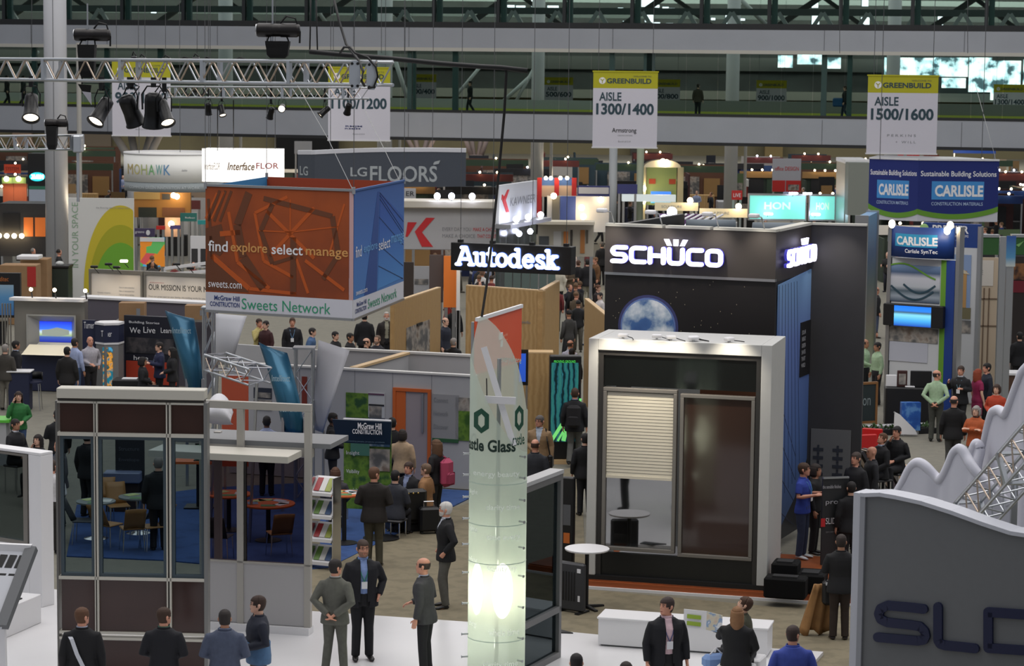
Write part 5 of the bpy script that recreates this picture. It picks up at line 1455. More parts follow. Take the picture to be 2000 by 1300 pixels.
# --- magazine rack
F=Fr(gnd(607,1108,.02),gnd(650,1112,.02),.02)
o=F.thing('magazine_rack','tall magazine rack with four sloping white shelves beside the steel frame','rack')
w=F.w;h=F.z(930,628)
for x in (0,w-.02):MB().box(x,x+.02,.0,.35,0,h*.98).build('side_rail',M_chrome,o)
for k in range(4):
    z=h*.06+h*.25*k
    sh=MB().add([(.02,-.04,z),(w-.02,-.04,z),(w-.02,.28,z+h*.17),(.02,.28,z+h*.17),(.02,-.04,z-.03),(w-.02,-.04,z-.03),(w-.02,.28,z+h*.14),(.02,.28,z+h*.14)],[(0,1,2,3),(7,6,5,4),(0,4,5,1),(1,5,6,2),(2,6,7,3),(3,7,4,0)])
    sh.build('shelf',M_white,o)
    MB().box(.02,w-.02,-.06,-.04,z-.03,z+.03).build('shelf_lip',M_white,o)
for k in range(4):
    z=h*.06+h*.25*k
    for j in range(3):
        x=.05+j*(w-.1)/3;c=[(96,130,60),(150,160,70),(196,196,190),(150,40,44),(60,84,120),(206,204,200)][(k*3+j*2)%6]
        m=thing('magazine','glossy magazine on the sloping rack beside the steel frame','magazine',F.A+F.d*x-F.n*.0+Vector((0,0,z+h*.17*.15+.012)),F.rot,'magazines on the sloping rack')
        ww=(w-.12)/3
        MB().add([(0,0,.01),(ww,0,.01),(ww,.22,h*.117+.01),(0,.22,h*.117+.01),(0,.0,-.0),(ww,.0,-.0),(ww,.22,h*.117-.002),(0,.22,h*.117-.002)],[(0,1,2,3),(7,6,5,4),(0,4,5,1),(1,5,6,2),(2,6,7,3),(3,7,4,0)]).build('cover',mat('cover_%d_%d_%d'%c,c,.4),m)
# --- lounge furniture on the blue carpet
def round_table(u,v,rad,z,label,top=M_or,foot=M_black,base=.26):
    p=gnd(u,v,.022);o=thing('round_table',label,'table',p,0,'round tables on the blue carpet')
    MB().lathe([(rad-.01,z-.04),(rad,z-.03),(rad,z-.005),(rad-.01,z)],28).build('table_top',top,o)
    MB().tube([(0,0,.03),(0,0,z-.04)],.045,10).build('column',foot,o)
    MB().lathe([(base,0),(base,.012),(.06,.05)],24).build('base_disc',foot,o)
    return p,z
p,z=round_table(672,1060,.36,.98,'orange round counter table next to the magazine rack')
rnd2=random.Random(3)
def papers(p,z,n,rad,what):
    for k in range(n):
        a=k*2.4;c=[(206,206,200),(176,188,120),(90,130,80),(190,200,206),(120,140,160)][k%5]
        o=thing('leaflet','printed leaflet lying on the %s'%what,'leaflet',p+Vector((rad*math.cos(a),rad*math.sin(a),z+.001)),a,'leaflets on the %s'%what)
        MB().box(-.10,.10,-.14,.14,0,.006).build('sheet',mat('leaflet_%d_%d_%d'%c,c,.5),o)
papers(p,z,5,.18,'orange counter table')
p,z=round_table(524,1055,.52,.74,'orange round table behind the right tinted pane');papers(p,z,7,.30,'orange table behind the tinted pane')
p,z=round_table(447,1035,.45,.74,'orange round table behind the left tinted pane');papers(p,z,3,.22,'left orange table')
round_table(745,1050,.01,.5,'black floor stand foot on the blue carpet behind the man in dark coat',M_black,M_black,.36)
def chair(u,v,rot,label,m,sc=1.0):
    p=gnd(u,v,.022);o=thing('shell_chair',label,'chair',p,rot,'metal legged chairs on the blue carpet')
    MB().rbox(-.21,.21,-.2,.2,.43,.46,.012).build('seat',m,o)
    G=[[(-.2+.4*i/6,.20+.05*k-.05*math.sin(math.pi*i/6),.46+.1*k) for i in range(7)] for k in range(5)]
    MB().sheet(G,.02).build('backrest',m,o,True)
    for x,y in ((-.18,-.17),(.18,-.17),(-.18,.17),(.18,.17)):MB().tube([(x*1.15,y*1.15,0),(x,y,.43)],.011,6).build('leg',M_chrome,o)
    return o
M_seatwood=mat('chair_shell_wood',(150,108,60),.5);M_seatdark=mat('chair_shell_dark',(40,44,48),.5)
for k,(u,v,r_,m) in enumerate([(212,1068,150,M_seatwood),(258,1075,200,M_seatwood),(165,1060,90,M_seatdark),(232,1030,20,M_seatwood),(282,1052,240,M_seatdark),(298,1072,300,M_seatwood),(430,1092,170,M_seatdark),(545,1085,200,M_seatwood),(200,1020,0,M_seatwood)]):
    chair(u,v,R(r_),('wood' if m is M_seatwood else 'dark')+' shell chair seen through the left facade panes' if u<330 else ('dark shell chair with steel legs behind the left tinted pane' if u<500 else 'wood shell chair with steel legs behind the right tinted pane'),m)
for u,v in ((188,1050),(270,1040)):
    p=gnd(u,v,.022);o=thing('round_table','small dark round table among the chairs behind the left facade','table',p,0,'small dark tables')
    MB().lathe([(.38,.70),(.38,.73)],24).build('table_top',mat('table_grey_top',(120,126,124),.4),o);MB().tube([(0,0,0),(0,0,.7)],.04,8).build('column',M_chrome,o);MB().lathe([(.24,0),(.05,.05)],20).build('base_disc',M_chrome,o)
    papers(p,.73,3,.2,'small dark table %s'%('left' if u<200 else 'right'))
p=gnd(785,1032,.022)
o=thing('armchair','black leather tub armchair with brass nail row at the lounge edge','chair',p,R(200))
MB().rbox(-.36,.36,-.32,.36,.12,.44,.06).build('seat',mat('black_leather',(14,13,13),.4),o)
MB().rbox(-.40,.40,.26,.42,.2,.86,.06).build('backrest',mat('black_leather',(14,13,13),.4),o)
for x in (-.40,.28):MB().rbox(x,x+.12,-.3,.3,.2,.62,.04).build('armrest',mat('black_leather',(14,13,13),.4),o)
MB().box(-.3,.3,-.25,.3,0,.12).build('base',M_black,o)
for k in range(5):MB().ball((-.2+.1*k,.425,.78),.02).build('brass_stud',mat('brass_stud',(190,160,90),.3,.8),o)
p=gnd(838,1040,.022)
o=thing('suitcase','black wheeled suitcase standing by the seated group','suitcase',p,R(15))
MB().rbox(-.2,.2,-.12,.12,.04,.52,.04).build('shell',M_black,o)
for x in (-.15,.15):MB().box(x-.02,x+.02,-.08,.08,0,.04).build('wheel',M_black,o)
MB().tube([(-.1,.05,.52),(-.1,.05,.62),(.1,.05,.62),(.1,.05,.52)],.012,6).build('handle',M_chrome,o)
o=thing('floor_lamp','bright little floor lamp shining on the blue carpet edge','lamp',gnd(783,1032,.022))
MB().lathe([(.07,0),(.05,.16)],12).build('lamp_cup',M_black,o);MB().ball((-.0,-.05,.14),.05).build('bulb',M_lampcool,o)
F,o=board('display_board','dark display board with dim lettering behind the middle facade pane','board',at(226,985,49),at(282,985,49),.2,2.05,mat('board_charcoal',(40,42,46),.5),.08,legs=True)
for k in range(3):txt(F,o,['Structure','Envelope','Comfort'][k],232,272,872+22*k,880+22*k,mat('dim_board_print',(96,98,104),.6),-.01)
p=gnd(262,985,.0)
o=thing('counter_bench','pale blue-grey counter standing behind the middle facade pane','counter',p-Vector((.1,1,0)))
MB().rbox(-.38,.38,0,.4,.62,.84,.02).build('counter_top',mat('counter_blue_grey',(112,122,150),.5),o);MB().box(-.33,.33,.05,.35,0,.62).build('counter_body',mat('counter_dark',(48,34,30),.6),o)
p=gnd(390,990,.022)
o=thing('laptop_stand','high desk with open laptop showing green and blue windows behind the right facade pane','desk',p)
MB().box(-.5,.5,-.3,.3,.95,1.0).build('desk_top',M_or,o);MB().box(-.06,.06,-.06,.06,0,.95).build('column',M_black,o);MB().box(-.3,.3,-.25,.25,0,.03).build('base',M_black,o)
for x0,x1,c in ((-.05,.15,(70,150,96)),(.16,.34,(110,190,214))):MB().box(x0,x1,.05,.07,1.02,1.30).build('screen',mat('screen_%d'%c[0],c,.4,emit=.5),o)
MB().box(-.1,.38,.07,.09,1.0,1.33).build('screen_shell',M_black,o);MB().box(-.1,.38,-.2,.05,1.0,1.015).build('keyboard',M_black,o)

# --- curved blue banners with white sails on truss towers
def curved_banner(lab,TL,TR,BR,BL,D,words):
    a,b,c,d=at(*TL,D+.2),at(*TR,D),at(*BR,D-.4),at(*BL,D-.4)
    o=thing('curved_banner',lab,'banner',(d.x,d.y,0),0,'curved teal banners')
    G=[];n=14
    for k in range(n+1):
        t=k/n;row=[]
        L_=d.lerp(a,t);R_=c.lerp(b,t)
        bow=math.sin(math.pi*t)
        for i in range(7):
            q=L_.lerp(R_,i/6)
            q=q+Vector((.07*bow,-.25*bow-.16*math.sin(math.pi*i/6),0))
            row.append((q.x-d.x,q.y-d.y,q.z))
        G.append(row)
    m=MB().sheet(G,.03).build('curved_sheet',M_teal_b,o,True)
    for k,(t,lo) in enumerate(words):
        kk=int(lo*n);row=G[kk];x0,x1=row[1][0],row[5][0]
        text(t,o,x0,x1,row[3][2],row[3][2]+.13,mat('pale_teal_print',(176,200,206),.5),0,curve=lambda x:row[3][1]-.16)
    for x in (0,1):
        q=c-d if x else Vector((0,0,0));MB().box(q.x-.03,q.x+.03,-.1,-.04,0,d.z+.3).build('foot_post',M_alu,o)
    return o
curved_banner('tall curved teal banner with white edge standing above the facade sample',(322,606),(379,622),(397,765),(366,765),52.5,[('Intellitect',.80)])
curved_banner('curved teal banner leaning beside the white sail above the steel frame',(505,668),(561,689),(596,848),(553,842),49.5,[('Intellitect',.66),('network',.30)])
M_sail=mat('white_sail_cloth',(204,204,208),.6)
def sail(lab,pts,D,bow):
    P=[at(u,v,D+dd) for u,v,dd in pts];o=thing('white_sail',lab,'banner',(P[2].x,P[2].y,0),0,'white sails')
    TL,TR,BR,BL=P;G=[]
    for k in range(11):
        t=k/10;G.append([tuple((BL.lerp(TL,t)).lerp(BR.lerp(TR,t),i/6)+Vector((0,-bow*math.sin(math.pi*t)*(.5+.5*i/6),0))-Vector((P[2].x,P[2].y,0))) for i in range(7)])
    MB().sheet(G,.03).build('sail_sheet',M_sail,o,True)
    MB().tube([(0,.06,0),(0,.06,P[2].z+.05)],.03,8).build('foot_post',M_alu,o)
sail('white sail panel behind the tall curved teal banner under the cube banner',[(421,612,.3),(482,617,0),(455,712,0),(420,712,.2)],55,.3)
sail('large white kite-shaped sail right of the leaning teal banner',[(622,664,.3),(683,684,0),(631,845,0),(612,838,.2)],50.5,.5)
def tower(lab,u0,u1,vb,vt,D):
    A=at(u0,vb,D);s=D/FPX;w=(u1-u0)*s;zt_=at(u0,vt,D).z
    o=thing('truss_tower',lab,'truss',(A.x,A.y,0),0,'truss towers of the lounge')
    for x,y in ((0,0),(w,0),(0,.35),(w,.35)):MB().tube([(x,y,0),(x,y,zt_)],.028,8).build('chord',M_truss,o)
    m=MB();n=int(zt_/.5)
    for k in range(n):
        a,b=zt_*k/n,zt_*(k+1)/n
        m.tube([(0,0,a),(w,0,b)] if k%2 else [(w,0,a),(0,0,b)],.013,6);m.tube([(w,0,a),(w,.35,b)],.013,6);m.tube([(0,.35,a),(w,.35,b)],.013,6)
    m.build('lacing',M_truss,o)
    MB().box(-.05,w+.05,-.05,.4,zt_,zt_+.04).build('top_plate',M_truss,o)
tower('truss tower carrying the leaning teal banner and white sail',576,610,990,682,50.2)
tower('truss tower behind the tall curved teal banner',398,416,900,603,54)
trs,trL_=truss('lighting_truss','inclined silver truss frame above the white canopy beside the facade sample',at(398,722,46.5),at(486,752,45.3),.30,.5,.4,.022)
for x in (.1,trL_-.1):MB().tube([(x,.25,0),(x,.25,-trs.location.z+.05)],.03,8).build('support_post',M_alu,trs)
o=thing('white_canopy','white rounded cloth canopy bulging beside the facade sample','canopy',(at(428,900,44).x,44,0))
s=44/FPX;z0=at(428,824,44).z;z1=at(428,768,44).z
MB().sheet([[((-28+56*i/10)*s,-.4*math.sin(math.pi*k/6),z0-.004*i*abs(i-14)/4*(1-k/6)+(z1-z0)*math.sqrt(max(.12,1-(i/5-1)**2*.9))*k/6) for i in range(11)] for k in range(7)],.03).build('cloth',M_sail,o,True)
MB().tube([(0,.1,0),(0,.1,z0+.2)],.03,8).build('post',M_alu,o)
F,o=board('orange_panel','orange-red panel hanging behind the inclined truss frame','panel',at(433,800,47.5),at(485,800,47.5),1.2,at(460,733,47.5).z,mat('orange_red_panel',(170,74,46),.6),.05,legs=True)

# --- construction company stand at the left: silver wall with screen, navy base, kiosk
F=Fr(gnd(28,760),gnd(162,764),0.0)
o=F.thing('booth_wall','silver stand wall with bevelled screen frame and navy cabinets at the left','stand')
w=F.w;zt=F.z(588,95);zc=F.z(690,95)
MB().box(-.05,w,0,.3,zc,zt).build('silver_wall',M_silver,o);MB().box(-.1,w+.05,-.06,.36,zt,zt+.08).build('top_edge',M_white,o)
MB().box(F.x(48,720),w+.1,-.25,.3,.02,zc).build('navy_cabinet',M_navy,o);MB().box(F.x(48,690)-.05,w+.15,-.3,.3,zc,zc+.06).build('cabinet_top',M_silver,o)
xa,xb,za,zb=F.x(55,650),F.x(146,650),F.z(690,100),F.z(617,100)
ia,ib,ja,jb=F.x(73,650),F.x(136,650),F.z(669,100),F.z(629,100)
MB().add([(xa,-.02,za),(xb,-.02,za),(xb,-.02,zb),(xa,-.02,zb),(ia,.2,ja),(ib,.2,ja),(ib,.2,jb),(ia,.2,jb)],[(0,1,5,4),(1,2,6,5),(2,3,7,6),(3,0,4,7)]).add([(xa-.04,-.03,za-.04),(xb+.04,-.03,za-.04),(xb+.04,-.03,zb+.04),(xa-.04,-.03,zb+.04),(xa,-.03,za),(xb,-.03,za),(xb,-.03,zb),(xa,-.03,zb)],[(0,1,5,4),(1,2,6,5),(2,3,7,6),(3,0,4,7)]).build('bevel_frame',mat('frame_silver_pale',(170,170,166),.4,.4),o)
for p_ in o.children:
    if p_.name.startswith('silver_wall'):p_.location=(0,.21,0)
MB().box(ia,ib,.185,.20,ja,jb).build('screen',ramp_mat('blue_screen_image',2,[(0,(24,36,150)),(.25,(60,84,150)),(.35,(150,170,120)),(.5,(170,190,200)),(.62,(54,104,220)),(1,(32,56,210))],.3,emit=1.1,sharp=False),o)
MB().prism([(ia+(ib-ia)*a,ja+(jb-ja)*b) for a,b in ((.08,.34),(.55,.28),(.92,.38),(.92,.60),(.55,.72),(.3,.62),(.08,.58))],.178,.184).build('screen_building',mat('screen_building',(150,160,150),.4,emit=.5),o)
MB().add([(xa,-.6,za+.02),(xb,-.6,za+.02),(xb-.05,-.05,za+.25),(xa+.05,-.05,za+.25)],[(0,1,2,3)]).build('lit_ledge',mat('lit_ledge',(240,232,206),.4),o)
for k,u in enumerate((62,108,168)):
    q=F.A+F.d*F.x(u,590)+Vector((0,-.2,zt+.35));b=thing('halogen_spot','small halogen spot on the top edge of the silver wall','lamp',F.A+F.d*F.x(u,590)+Vector((0,0,zt+.08)),0,'halogen spots on the silver wall')
    MB().tube([(0,.1,0),(0,-.05,.2)],.02,6).build('stem',M_black,b);MB().ball((0,-.1,.25),.055).build('bulb',M_lampwarm,b)
    spot(q+Vector((0,-.3,.1)),q+Vector((0,.1,-1.2)),9,80,.8)
spot(F.A+F.d*(w*.5)+Vector((0,-1.2,3.0)),F.A+F.d*(w*.5)+Vector((0,-.4,1.6)),16,60,.7,(1,.95,.82))
for k in range(4):MB().tube([(-.12-.08*k,.1,.02),(-.12-.08*k,.1,zt-.1)],.022,6).build('pipe_post',M_silver,o)
F,o=board('booth_wall','grey stand wall running right from the silver wall below the cube banner','wall',at(160,760,69.5),at(420,760,68),.0,at(280,589,68.7).z,mat('stand_purple_grey',(98,94,104),.6),.2)
MB().box(0,F.w,-.06,.5,at(280,589,68.7).z,at(280,589,68.7).z+.06).build('top_edge',M_white,o)
for u0,u1,v0,v1,lab in ((232,281,592,626,'cardboard box standing on the grey wall ledge left of the curved banner'),(361,403,597,624,'cardboard box on the grey wall ledge below the cube banner')):
    A,B=at(u0,v1,67.2),at(u1,v0,67.2)
    b=thing('cardboard_box',lab,'box',(A.x,A.y,A.z),0,'boxes on the stand wall');MB().box(0,B.x-A.x,0,.5,0,B.z-A.z).build('box_body',M_card,b);MB().box((B.x-A.x)*.7,(B.x-A.x)*.85,-.006,0,(B.z-A.z)*.3,(B.z-A.z)*.7).build('printed_mark',M_grey_print,b)
    MB().box(-.1,B.x-A.x+.1,-.05,.6,-.06,0).build('shelf_plate',M_silver,b);MB().box(.1,.18,.3,.36,-A.z,-.06).build('shelf_post',M_silver,b)
F,o=board('sign_board','navy board lettered Turner between silver wall and kiosk','sign',at(162,760,66),at(187,760,66),.0,at(172,625,66).z,M_navy,.1);txt(F,o,'Turner',164,184,628,641,M_white_print)
# kiosk tower
p=gnd(215,775);D=p.y;s=D/FPX;z1=at(215,628,D).z;rr=28*s
o=thing('kiosk_tower','six-sided kiosk with white ring top, navy Turner band and colourful tall screen','kiosk',p,R(18))
MB().lathe([(rr*.96,0),(rr*.96,z1*.72)],6).build('body',mat('kiosk_grey',(126,126,126),.5),o)
MB().lathe([(rr,z1*.74),(rr,z1*.97)],6).build('navy_band',M_navy,o);MB().lathe([(rr*1.04,z1*.97),(rr*1.04,z1)],6).build('top_ring',M_white,o);MB().lathe([(rr*1.02,z1*.715),(rr*1.02,z1*.74)],6).build('mid_ring',M_white,o)
def kface(a,z0,z1_,wd,name,m,y=.012):
    e=MB().box(-wd/2,wd/2,-rr*.866*.97-y,-rr*.866*.96+.0,z0,z1_).build(name,m,o);e.rotation_euler=(0,0,R(a));return e
kface(-30-18+30,.25,z1*.68,rr*.7,'tall_screen',ramp_mat('city_night_screen',0,[(0,(12,40,60)),(.42,(24,110,130)),(.52,(220,150,50)),(.6,(40,60,50)),(.7,(70,150,190))],.4,emit=.7,kind='noise',scale=5,sharp=False),.02)
e=bpy.data.objects.new('band_lettering',None);COL.objects.link(e);e.parent=o;e.rotation_euler=(0,0,R(-18));text('Turner',e,-rr*.45,rr*.3,z1*.82,z1*.90,M_white_print,-rr*.9)
# dark stand with lettering
F,o=board('booth_wall','dark navy stand back wall with dim Live lettering and red band behind the seated visitors','stand',at(243,760,66.6),at(345,760,66.1),.0,at(290,618,66.3).z,mat('stand_ink_navy',(20,22,36),.5),.15)
txt(F,o,'Building Stories',253,312,627,633,M_white_print);txt(F,o,'We',254,275,639,650,M_white_print);txt(F,o,'Live',281,304,638,650,M_white_print);txt(F,o,'Learn',315,338,640,650,M_white_print)
rectp(F,o,247,340,660,690,'dark_photo',ramp_mat('dark_photo',0,[(0,(16,16,20)),(.45,(40,40,46)),(.6,(74,70,72))],.6,kind='noise',scale=4,sharp=False));rectp(F,o,247,345,706,750,'red_band',mat('red_orange_band',(170,56,32),.6));txt(F,o,'here',262,290,694,703,M_white_print)
p=gnd(262,792);o=thing('side_table','black clothed table with papers before the dark navy stand','table',p);MB().rbox(-.55,.4,-.3,.3,0,.74,.03).build('black_cloth',M_black,o);MB().box(-.3,.1,-.2,.1,.74,.76).build('paper',M_white,o)
# blue counter and bar stool at the left edge
p=gnd(40,800);o=thing('counter','navy counter with white top at the left edge','counter',p);MB().rbox(-.28,.28,-.2,.25,0,1.02,.02).build('counter_body',M_navy,o);MB().rbox(-.32,.32,-.24,.3,1.02,1.06,.01).build('counter_top',M_white,o)
p=gnd(68,800);o=thing('bar_stool','chrome bar stool with dark low back next to the navy counter','stool',p)
MB().lathe([(.2,.72),(.2,.76)],16).build('seat',M_navy,o);MB().sheet([[(.22*math.cos(R(a)),.22*math.sin(R(a)),z) for a in range(-20,201,20)] for z in (.80,1.0)],.015).build('backrest',M_black,o,True)
for a in (45,135,225,315):MB().tube([(.24*math.cos(R(a)),.24*math.sin(R(a)),0),(.17*math.cos(R(a)),.17*math.sin(R(a)),.72)],.013,6).build('leg',M_chrome,o)
p=gnd(8,905);o=thing('reception_desk','pale desk with bright green top at the left edge','desk',p);MB().box(-.8,.12,-.3,.3,0,1.0).build('desk_body',M_wall,o);MB().box(-.85,.2,-.35,.35,1.0,1.06).build('desk_top',mat('bright_green_top',(92,190,60),.5),o)

# --- warm-lit white wall panels with mission text
F=Fr(at(174,592,79),at(410,600,77.5),0.0)
o=F.thing('display_wall','pair of warm-lit silver-framed white panels reading OUR MISSION IS YOUR M','wall panel')
zt=F.z(527,225);
for a,b in ((174,279),(281,410)):
    x0,x1=F.x(a,560),F.x(b,560)
    MB().box(x0+.08,x1-.08,.02,.1,.0,zt-.12).build('white_panel',mat('warm_white_panel',(222,214,204),.6),o)
    g=MB();g.box(x0,x0+.08,-.02,.14,0,zt);g.box(x1-.08,x1,-.02,.14,0,zt);g.box(x0+.08,x1-.08,-.02,.14,zt-.12,zt);g.build('frame',M_silver,o)
    for k in (.3,.75):q=F.A+F.d*(x0+(x1-x0)*k)-F.n*-.0;spot(q+F.n*1.1+Vector((0,0,zt+.1)),q+Vector((0,0,zt-1.3)),26,85,1)
txt(F,o,'OUR MISSION IS YOUR M',290,404,557,568,M_print,.01);txt(F,o,'HIGH-PERFORMANCE INTERIORS',292,320,551,553,mat('pink_ink',(200,120,120),.6),.01)
for k in range(2):txt(F,o,'From our green team to your facility, this building works for you',290,400,579+6*k,583+6*k,M_grey_print,.012)
for k in range(3):txt(F,o,'Clean air starts at the floor',232,262,560+7*k,563+7*k,M_grey_print,.012);txt(F,o,'Quiet rooms',190,215,570+6*k,573+6*k,M_grey_print,.012)
F,o=board('tall_panel','tall white board with green and yellow rings reading IN YOUR SPACE','board',at(135,600,90),at(262,600,90),.02,at(200,387,90).z,mat('space_board_white',(214,214,210),.6),.15)
zt=at(200,387,90).z;X0,X1=F.x(165,480),F.w
cx,czp=F.x(236,480),F.z(565,225)
def clipdisc(rx,rz,name,m,y):
    P=[]
    for i in range(49):
        a=math.pi*i/48;P.append((min(F.w-.01,cx+rx*math.cos(a)),czp+rz*math.sin(a)))
    MB().prism(P+[(cx-rx,.6),(min(F.w-.01,cx+rx),.6)],y,y+.01).build(name,m,o)
u2=90/FPX
clipdisc(73*u2,165*u2,'yellow_ring',mat('ring_yellow',(204,186,50),.6),-.012);clipdisc(62*u2,127*u2,'olive_ring',mat('ring_olive',(170,168,36),.6),-.024);clipdisc(51*u2,92*u2,'green_disc',mat('ring_green',(112,172,50),.6),-.036)
text('IN YOUR SPACE',o,F.x(141,480),F.x(153,480),F.z(522,147),F.z(395,147),mat('sage_ink',(140,170,140),.6),-.01,vert=True)
txt(F,o,'the flooring idea for every room',188,254,404,408,M_grey_print,-.05)
# small arm lamps over the mission panels
for u,v in ((184,523),(212,518),(228,524),(242,512),(345,518),(372,526)):
    q=at(u,v,78);b=thing('arm_lamp','tiny arm lamp above the warm-lit mission panels','lamp',q,0,'arm lamps above the mission panels');MB().rbox(-.12,.12,-.06,.06,0,.08,.02).build('head',M_black if u !=242 else M_lampwarm,b);MB().tube([(0,0,0),(.1,.3,-.2)],.015,5).build('arm',M_black,b)
for v0,v1 in ((524,513),(536,529)):
    A,B=at(322,v0,82),at(408,v1,82);b=thing('roof_rail','white rail of an open stand roof behind the mission panels','rail',A,0,'white roof rails');MB().bar((0,0,0),tuple(B-A),.1).build('rail',M_white,b);MB().box(-.04,.04,0,.1,-A.z,0).build('post',M_white,b)

# --- cardboard cartons, bin and black sign at the left edge
for lab,u0,u1,v0,v1,D,m in [('large cardboard carton with red label at the left edge',0,70,518,590,84,M_card),('tall cardboard carton behind the red-labelled one',40,92,506,580,87,M_card),('pale carton lid lying on the stacked cartons',32,74,500,507,86,M_white),('dark green waste bin next to the big grey column',93,133,524,574,88,mat('bin_green',(38,48,40),.6))]:
    A,B=at(u0,v1,D),at(u1,v0,D);zb=min(A.z,1.6)
    o=thing('cardboard_carton' if m is M_card else ('pale_slab' if m is M_white else 'waste_bin'),lab,'box' if m is not M_white and m is M_card else ('lid' if m is M_white else 'bin'),(A.x,D,0 if m is not M_white else A.z),0)
    top=B.z if m is not M_white else B.z-A.z
    MB().rbox(0,B.x-A.x,0,.9,0,top,.02).build('body',m,o)
    if u0==0:MB().box((B.x-A.x)*.76,(B.x-A.x)*1.0,-.01,0,top-.75,top-.05).build('red_label',mat('carton_red',(176,40,36),.6),o)
    if u0==93:MB().rbox(-.03,B.x-A.x+.03,-.03,.93,top,top+.1,.02).build('bin_lid',M_black,o);MB().ball(((B.x-A.x)*.5,.4,top+.14),.16,.2,.1).build('waste_bag',mat('white_bag',(190,192,190),.5),o)
F,o=board('sign_board','black board with dim orange lettering at the left edge over the blue poster','sign',at(-20,600,76),at(40,600,76),at(0,620,76).z,at(10,533,76).z,M_black,.2,legs=True);txt(F,o,'ditec',0,17,540,549,mat('orange_dim_print',(190,110,50),.6));rectp(F,o,-10,27,556,615,'blue_poster',ramp_mat('sky_poster',2,[(0,(60,110,170)),(.6,(90,150,200)),(1,(150,180,200))],.5,sharp=False))

# --- plywood stand
def ply(lab,A,B,z1,th=.12,z0=0.0):
    F,o=board('plywood_wall',lab,'wall',A,B,z0,z1,M_wood,th,'plywood stand walls');MB().box(0,F.w,-.002,th+.002,z1,z1+.03).build('top_edge',M_woodtop,o);return F,o
F,o=ply('wide plywood wall below the black lit sign',at(908,800,59),at(1057,800,57.8),3.82);txt(F,o,'design',1016,1036,633,626,M_grey_print,-.01)
ply('plywood return wall facing right beside the green lit kiosk',at(1057,800,57.8),at(1090,800,60.5),3.82)
F,o=ply('slanting plywood wall with landscape poster left of the opening',at(770,700,62.5),at(860,700,67),at(770,592,62.5).z);rectp(F,o,793,838,632,720,'landscape_poster',M_photo);rectp(F,o,812,822,630,635,'poster_clip',M_black,-.05,-.02)
ply('small slanting plywood wall at the left side of the dark tower',at(1140,700,66),at(1181,700,61.5),at(1140,584,66).z)
ply('plywood block standing before the wide wall at its right end',at(1030,880,56.3),at(1078,880,56.3),at(1050,690,56.3).z,.5)
F,o=board('wall_screen','blue lit screen on the plywood wall behind the orange banner','screen',at(1012,800,57.2),at(1033,800,57.2),at(1020,752,57.2).z,at(1020,683,57.2).z,M_black,.1,legs=True);rectp(F,o,1014,1027,690,745,'screen',mat('screen_deep_blue',(40,84,190),.4,emit=.6))
p=gnd(1090,905);F=Fr(gnd(1072,905),gnd(1133,905),0.0)
o=F.thing('lit_kiosk','tall black-framed kiosk with glowing teal and green picture beside the plywood wall','kiosk')
zt=F.z(695,1100);MB().rbox(0,F.w,0,.3,.1,zt,.02).build('case',M_black,o);MB().box(-.1,F.w+.1,-.1,.5,0,.1).build('foot_plate',M_woodtop,o)
rectp(F,o,1076,1129,708,862,'lit_picture',ramp_mat('teal_lit_image',0,[(0,(8,26,30)),(.35,(18,66,76)),(.5,(52,124,132)),(.62,(16,54,62)),(.8,(40,104,100))],.3,emit=.7,kind='wave',scale=2.2,sharp=False));txt(F,o,'PROVING GROUND',1082,1124,703,708,mat('neon_green_print',(80,220,90),.5,emit=.6),-.03)
pk=MB()
for k,(x,wd) in enumerate([(.05,.08),(.2,.05),(.33,.1),(.52,.06)]):pk.bar((x,-.024,F.z(862,1100)+.02),(x+.45 if x<.3 else x+.2,-.024,F.z(800,1100)+.3*k*.3),wd,.004,(0,1,0))
pk.build('green_beams',mat('lime_beam',(120,220,120),.4,emit=.7),o)

# --- roofing company stand at the right
F=Fr(at(1734,815,64.5),at(1857,815,63.6),0.0)
o=F.thing('display_tower','blue and white display tower reading CARLISLE with wide screen at the right','stand')
w=F.w;Z=lambda v:F.z(v,1795)
MB().box(0,w,.0,.25,.05,Z(505)).build('poster_wall',mat('poster_offwhite',(196,198,200),.6),o)
MB().sheet([[(w*i/12-.05,-.35*math.sin(math.pi*i/12)-.02,z) for i in range(13)] for z in (Z(502),Z(442))],.05).build('blue_header',mat('header_blue',(22,58,128),.5),o,True)
hc=lambda x:-.35*math.sin(math.pi*max(0,min(1,(x+.05)/w)))-.03
MB().sheet([[(F.x(1752+85*i/10,480),hc(F.x(1752+85*i/10,480))-.004,z) for i in range(11)] for z in (Z(481),Z(456))]).build('logo_patch',mat('aqua_patch',(46,150,196),.5),o)
text('CARLISLE',o,F.x(1756,480),F.x(1838,480),Z(478),Z(461),M_white_print,-.012,.035,curve=hc);text('Carlisle SynTec',o,F.x(1776,480),F.x(1838,480),Z(495),Z(485),M_white_print,-.008,.01,curve=hc)
rectp(F,o,1739,1836,518,590,'roof_photo',ramp_mat('roof_photo_print',2,[(0,(60,76,96)),(.15,(150,160,170)),(.3,(70,88,100)),(.42,(176,180,186)),(.66,(190,190,198)),(.8,(70,92,124)),(1,(126,150,184))],.5,sharp=False))
ar=MB();
for k in range(10):
    a,b=k/10,(k+1)/10;f=lambda t:Z(520)-.25*t*t+.08*math.sin(t*5)
    ar.bar((F.x(1739,520)+a*1.3,-.03,f(a)),(F.x(1739,520)+b*1.3,-.03,f(b)),.04,.01,(0,1,0))
ar.build('green_arc',M_gr,o)
cv2=MB()
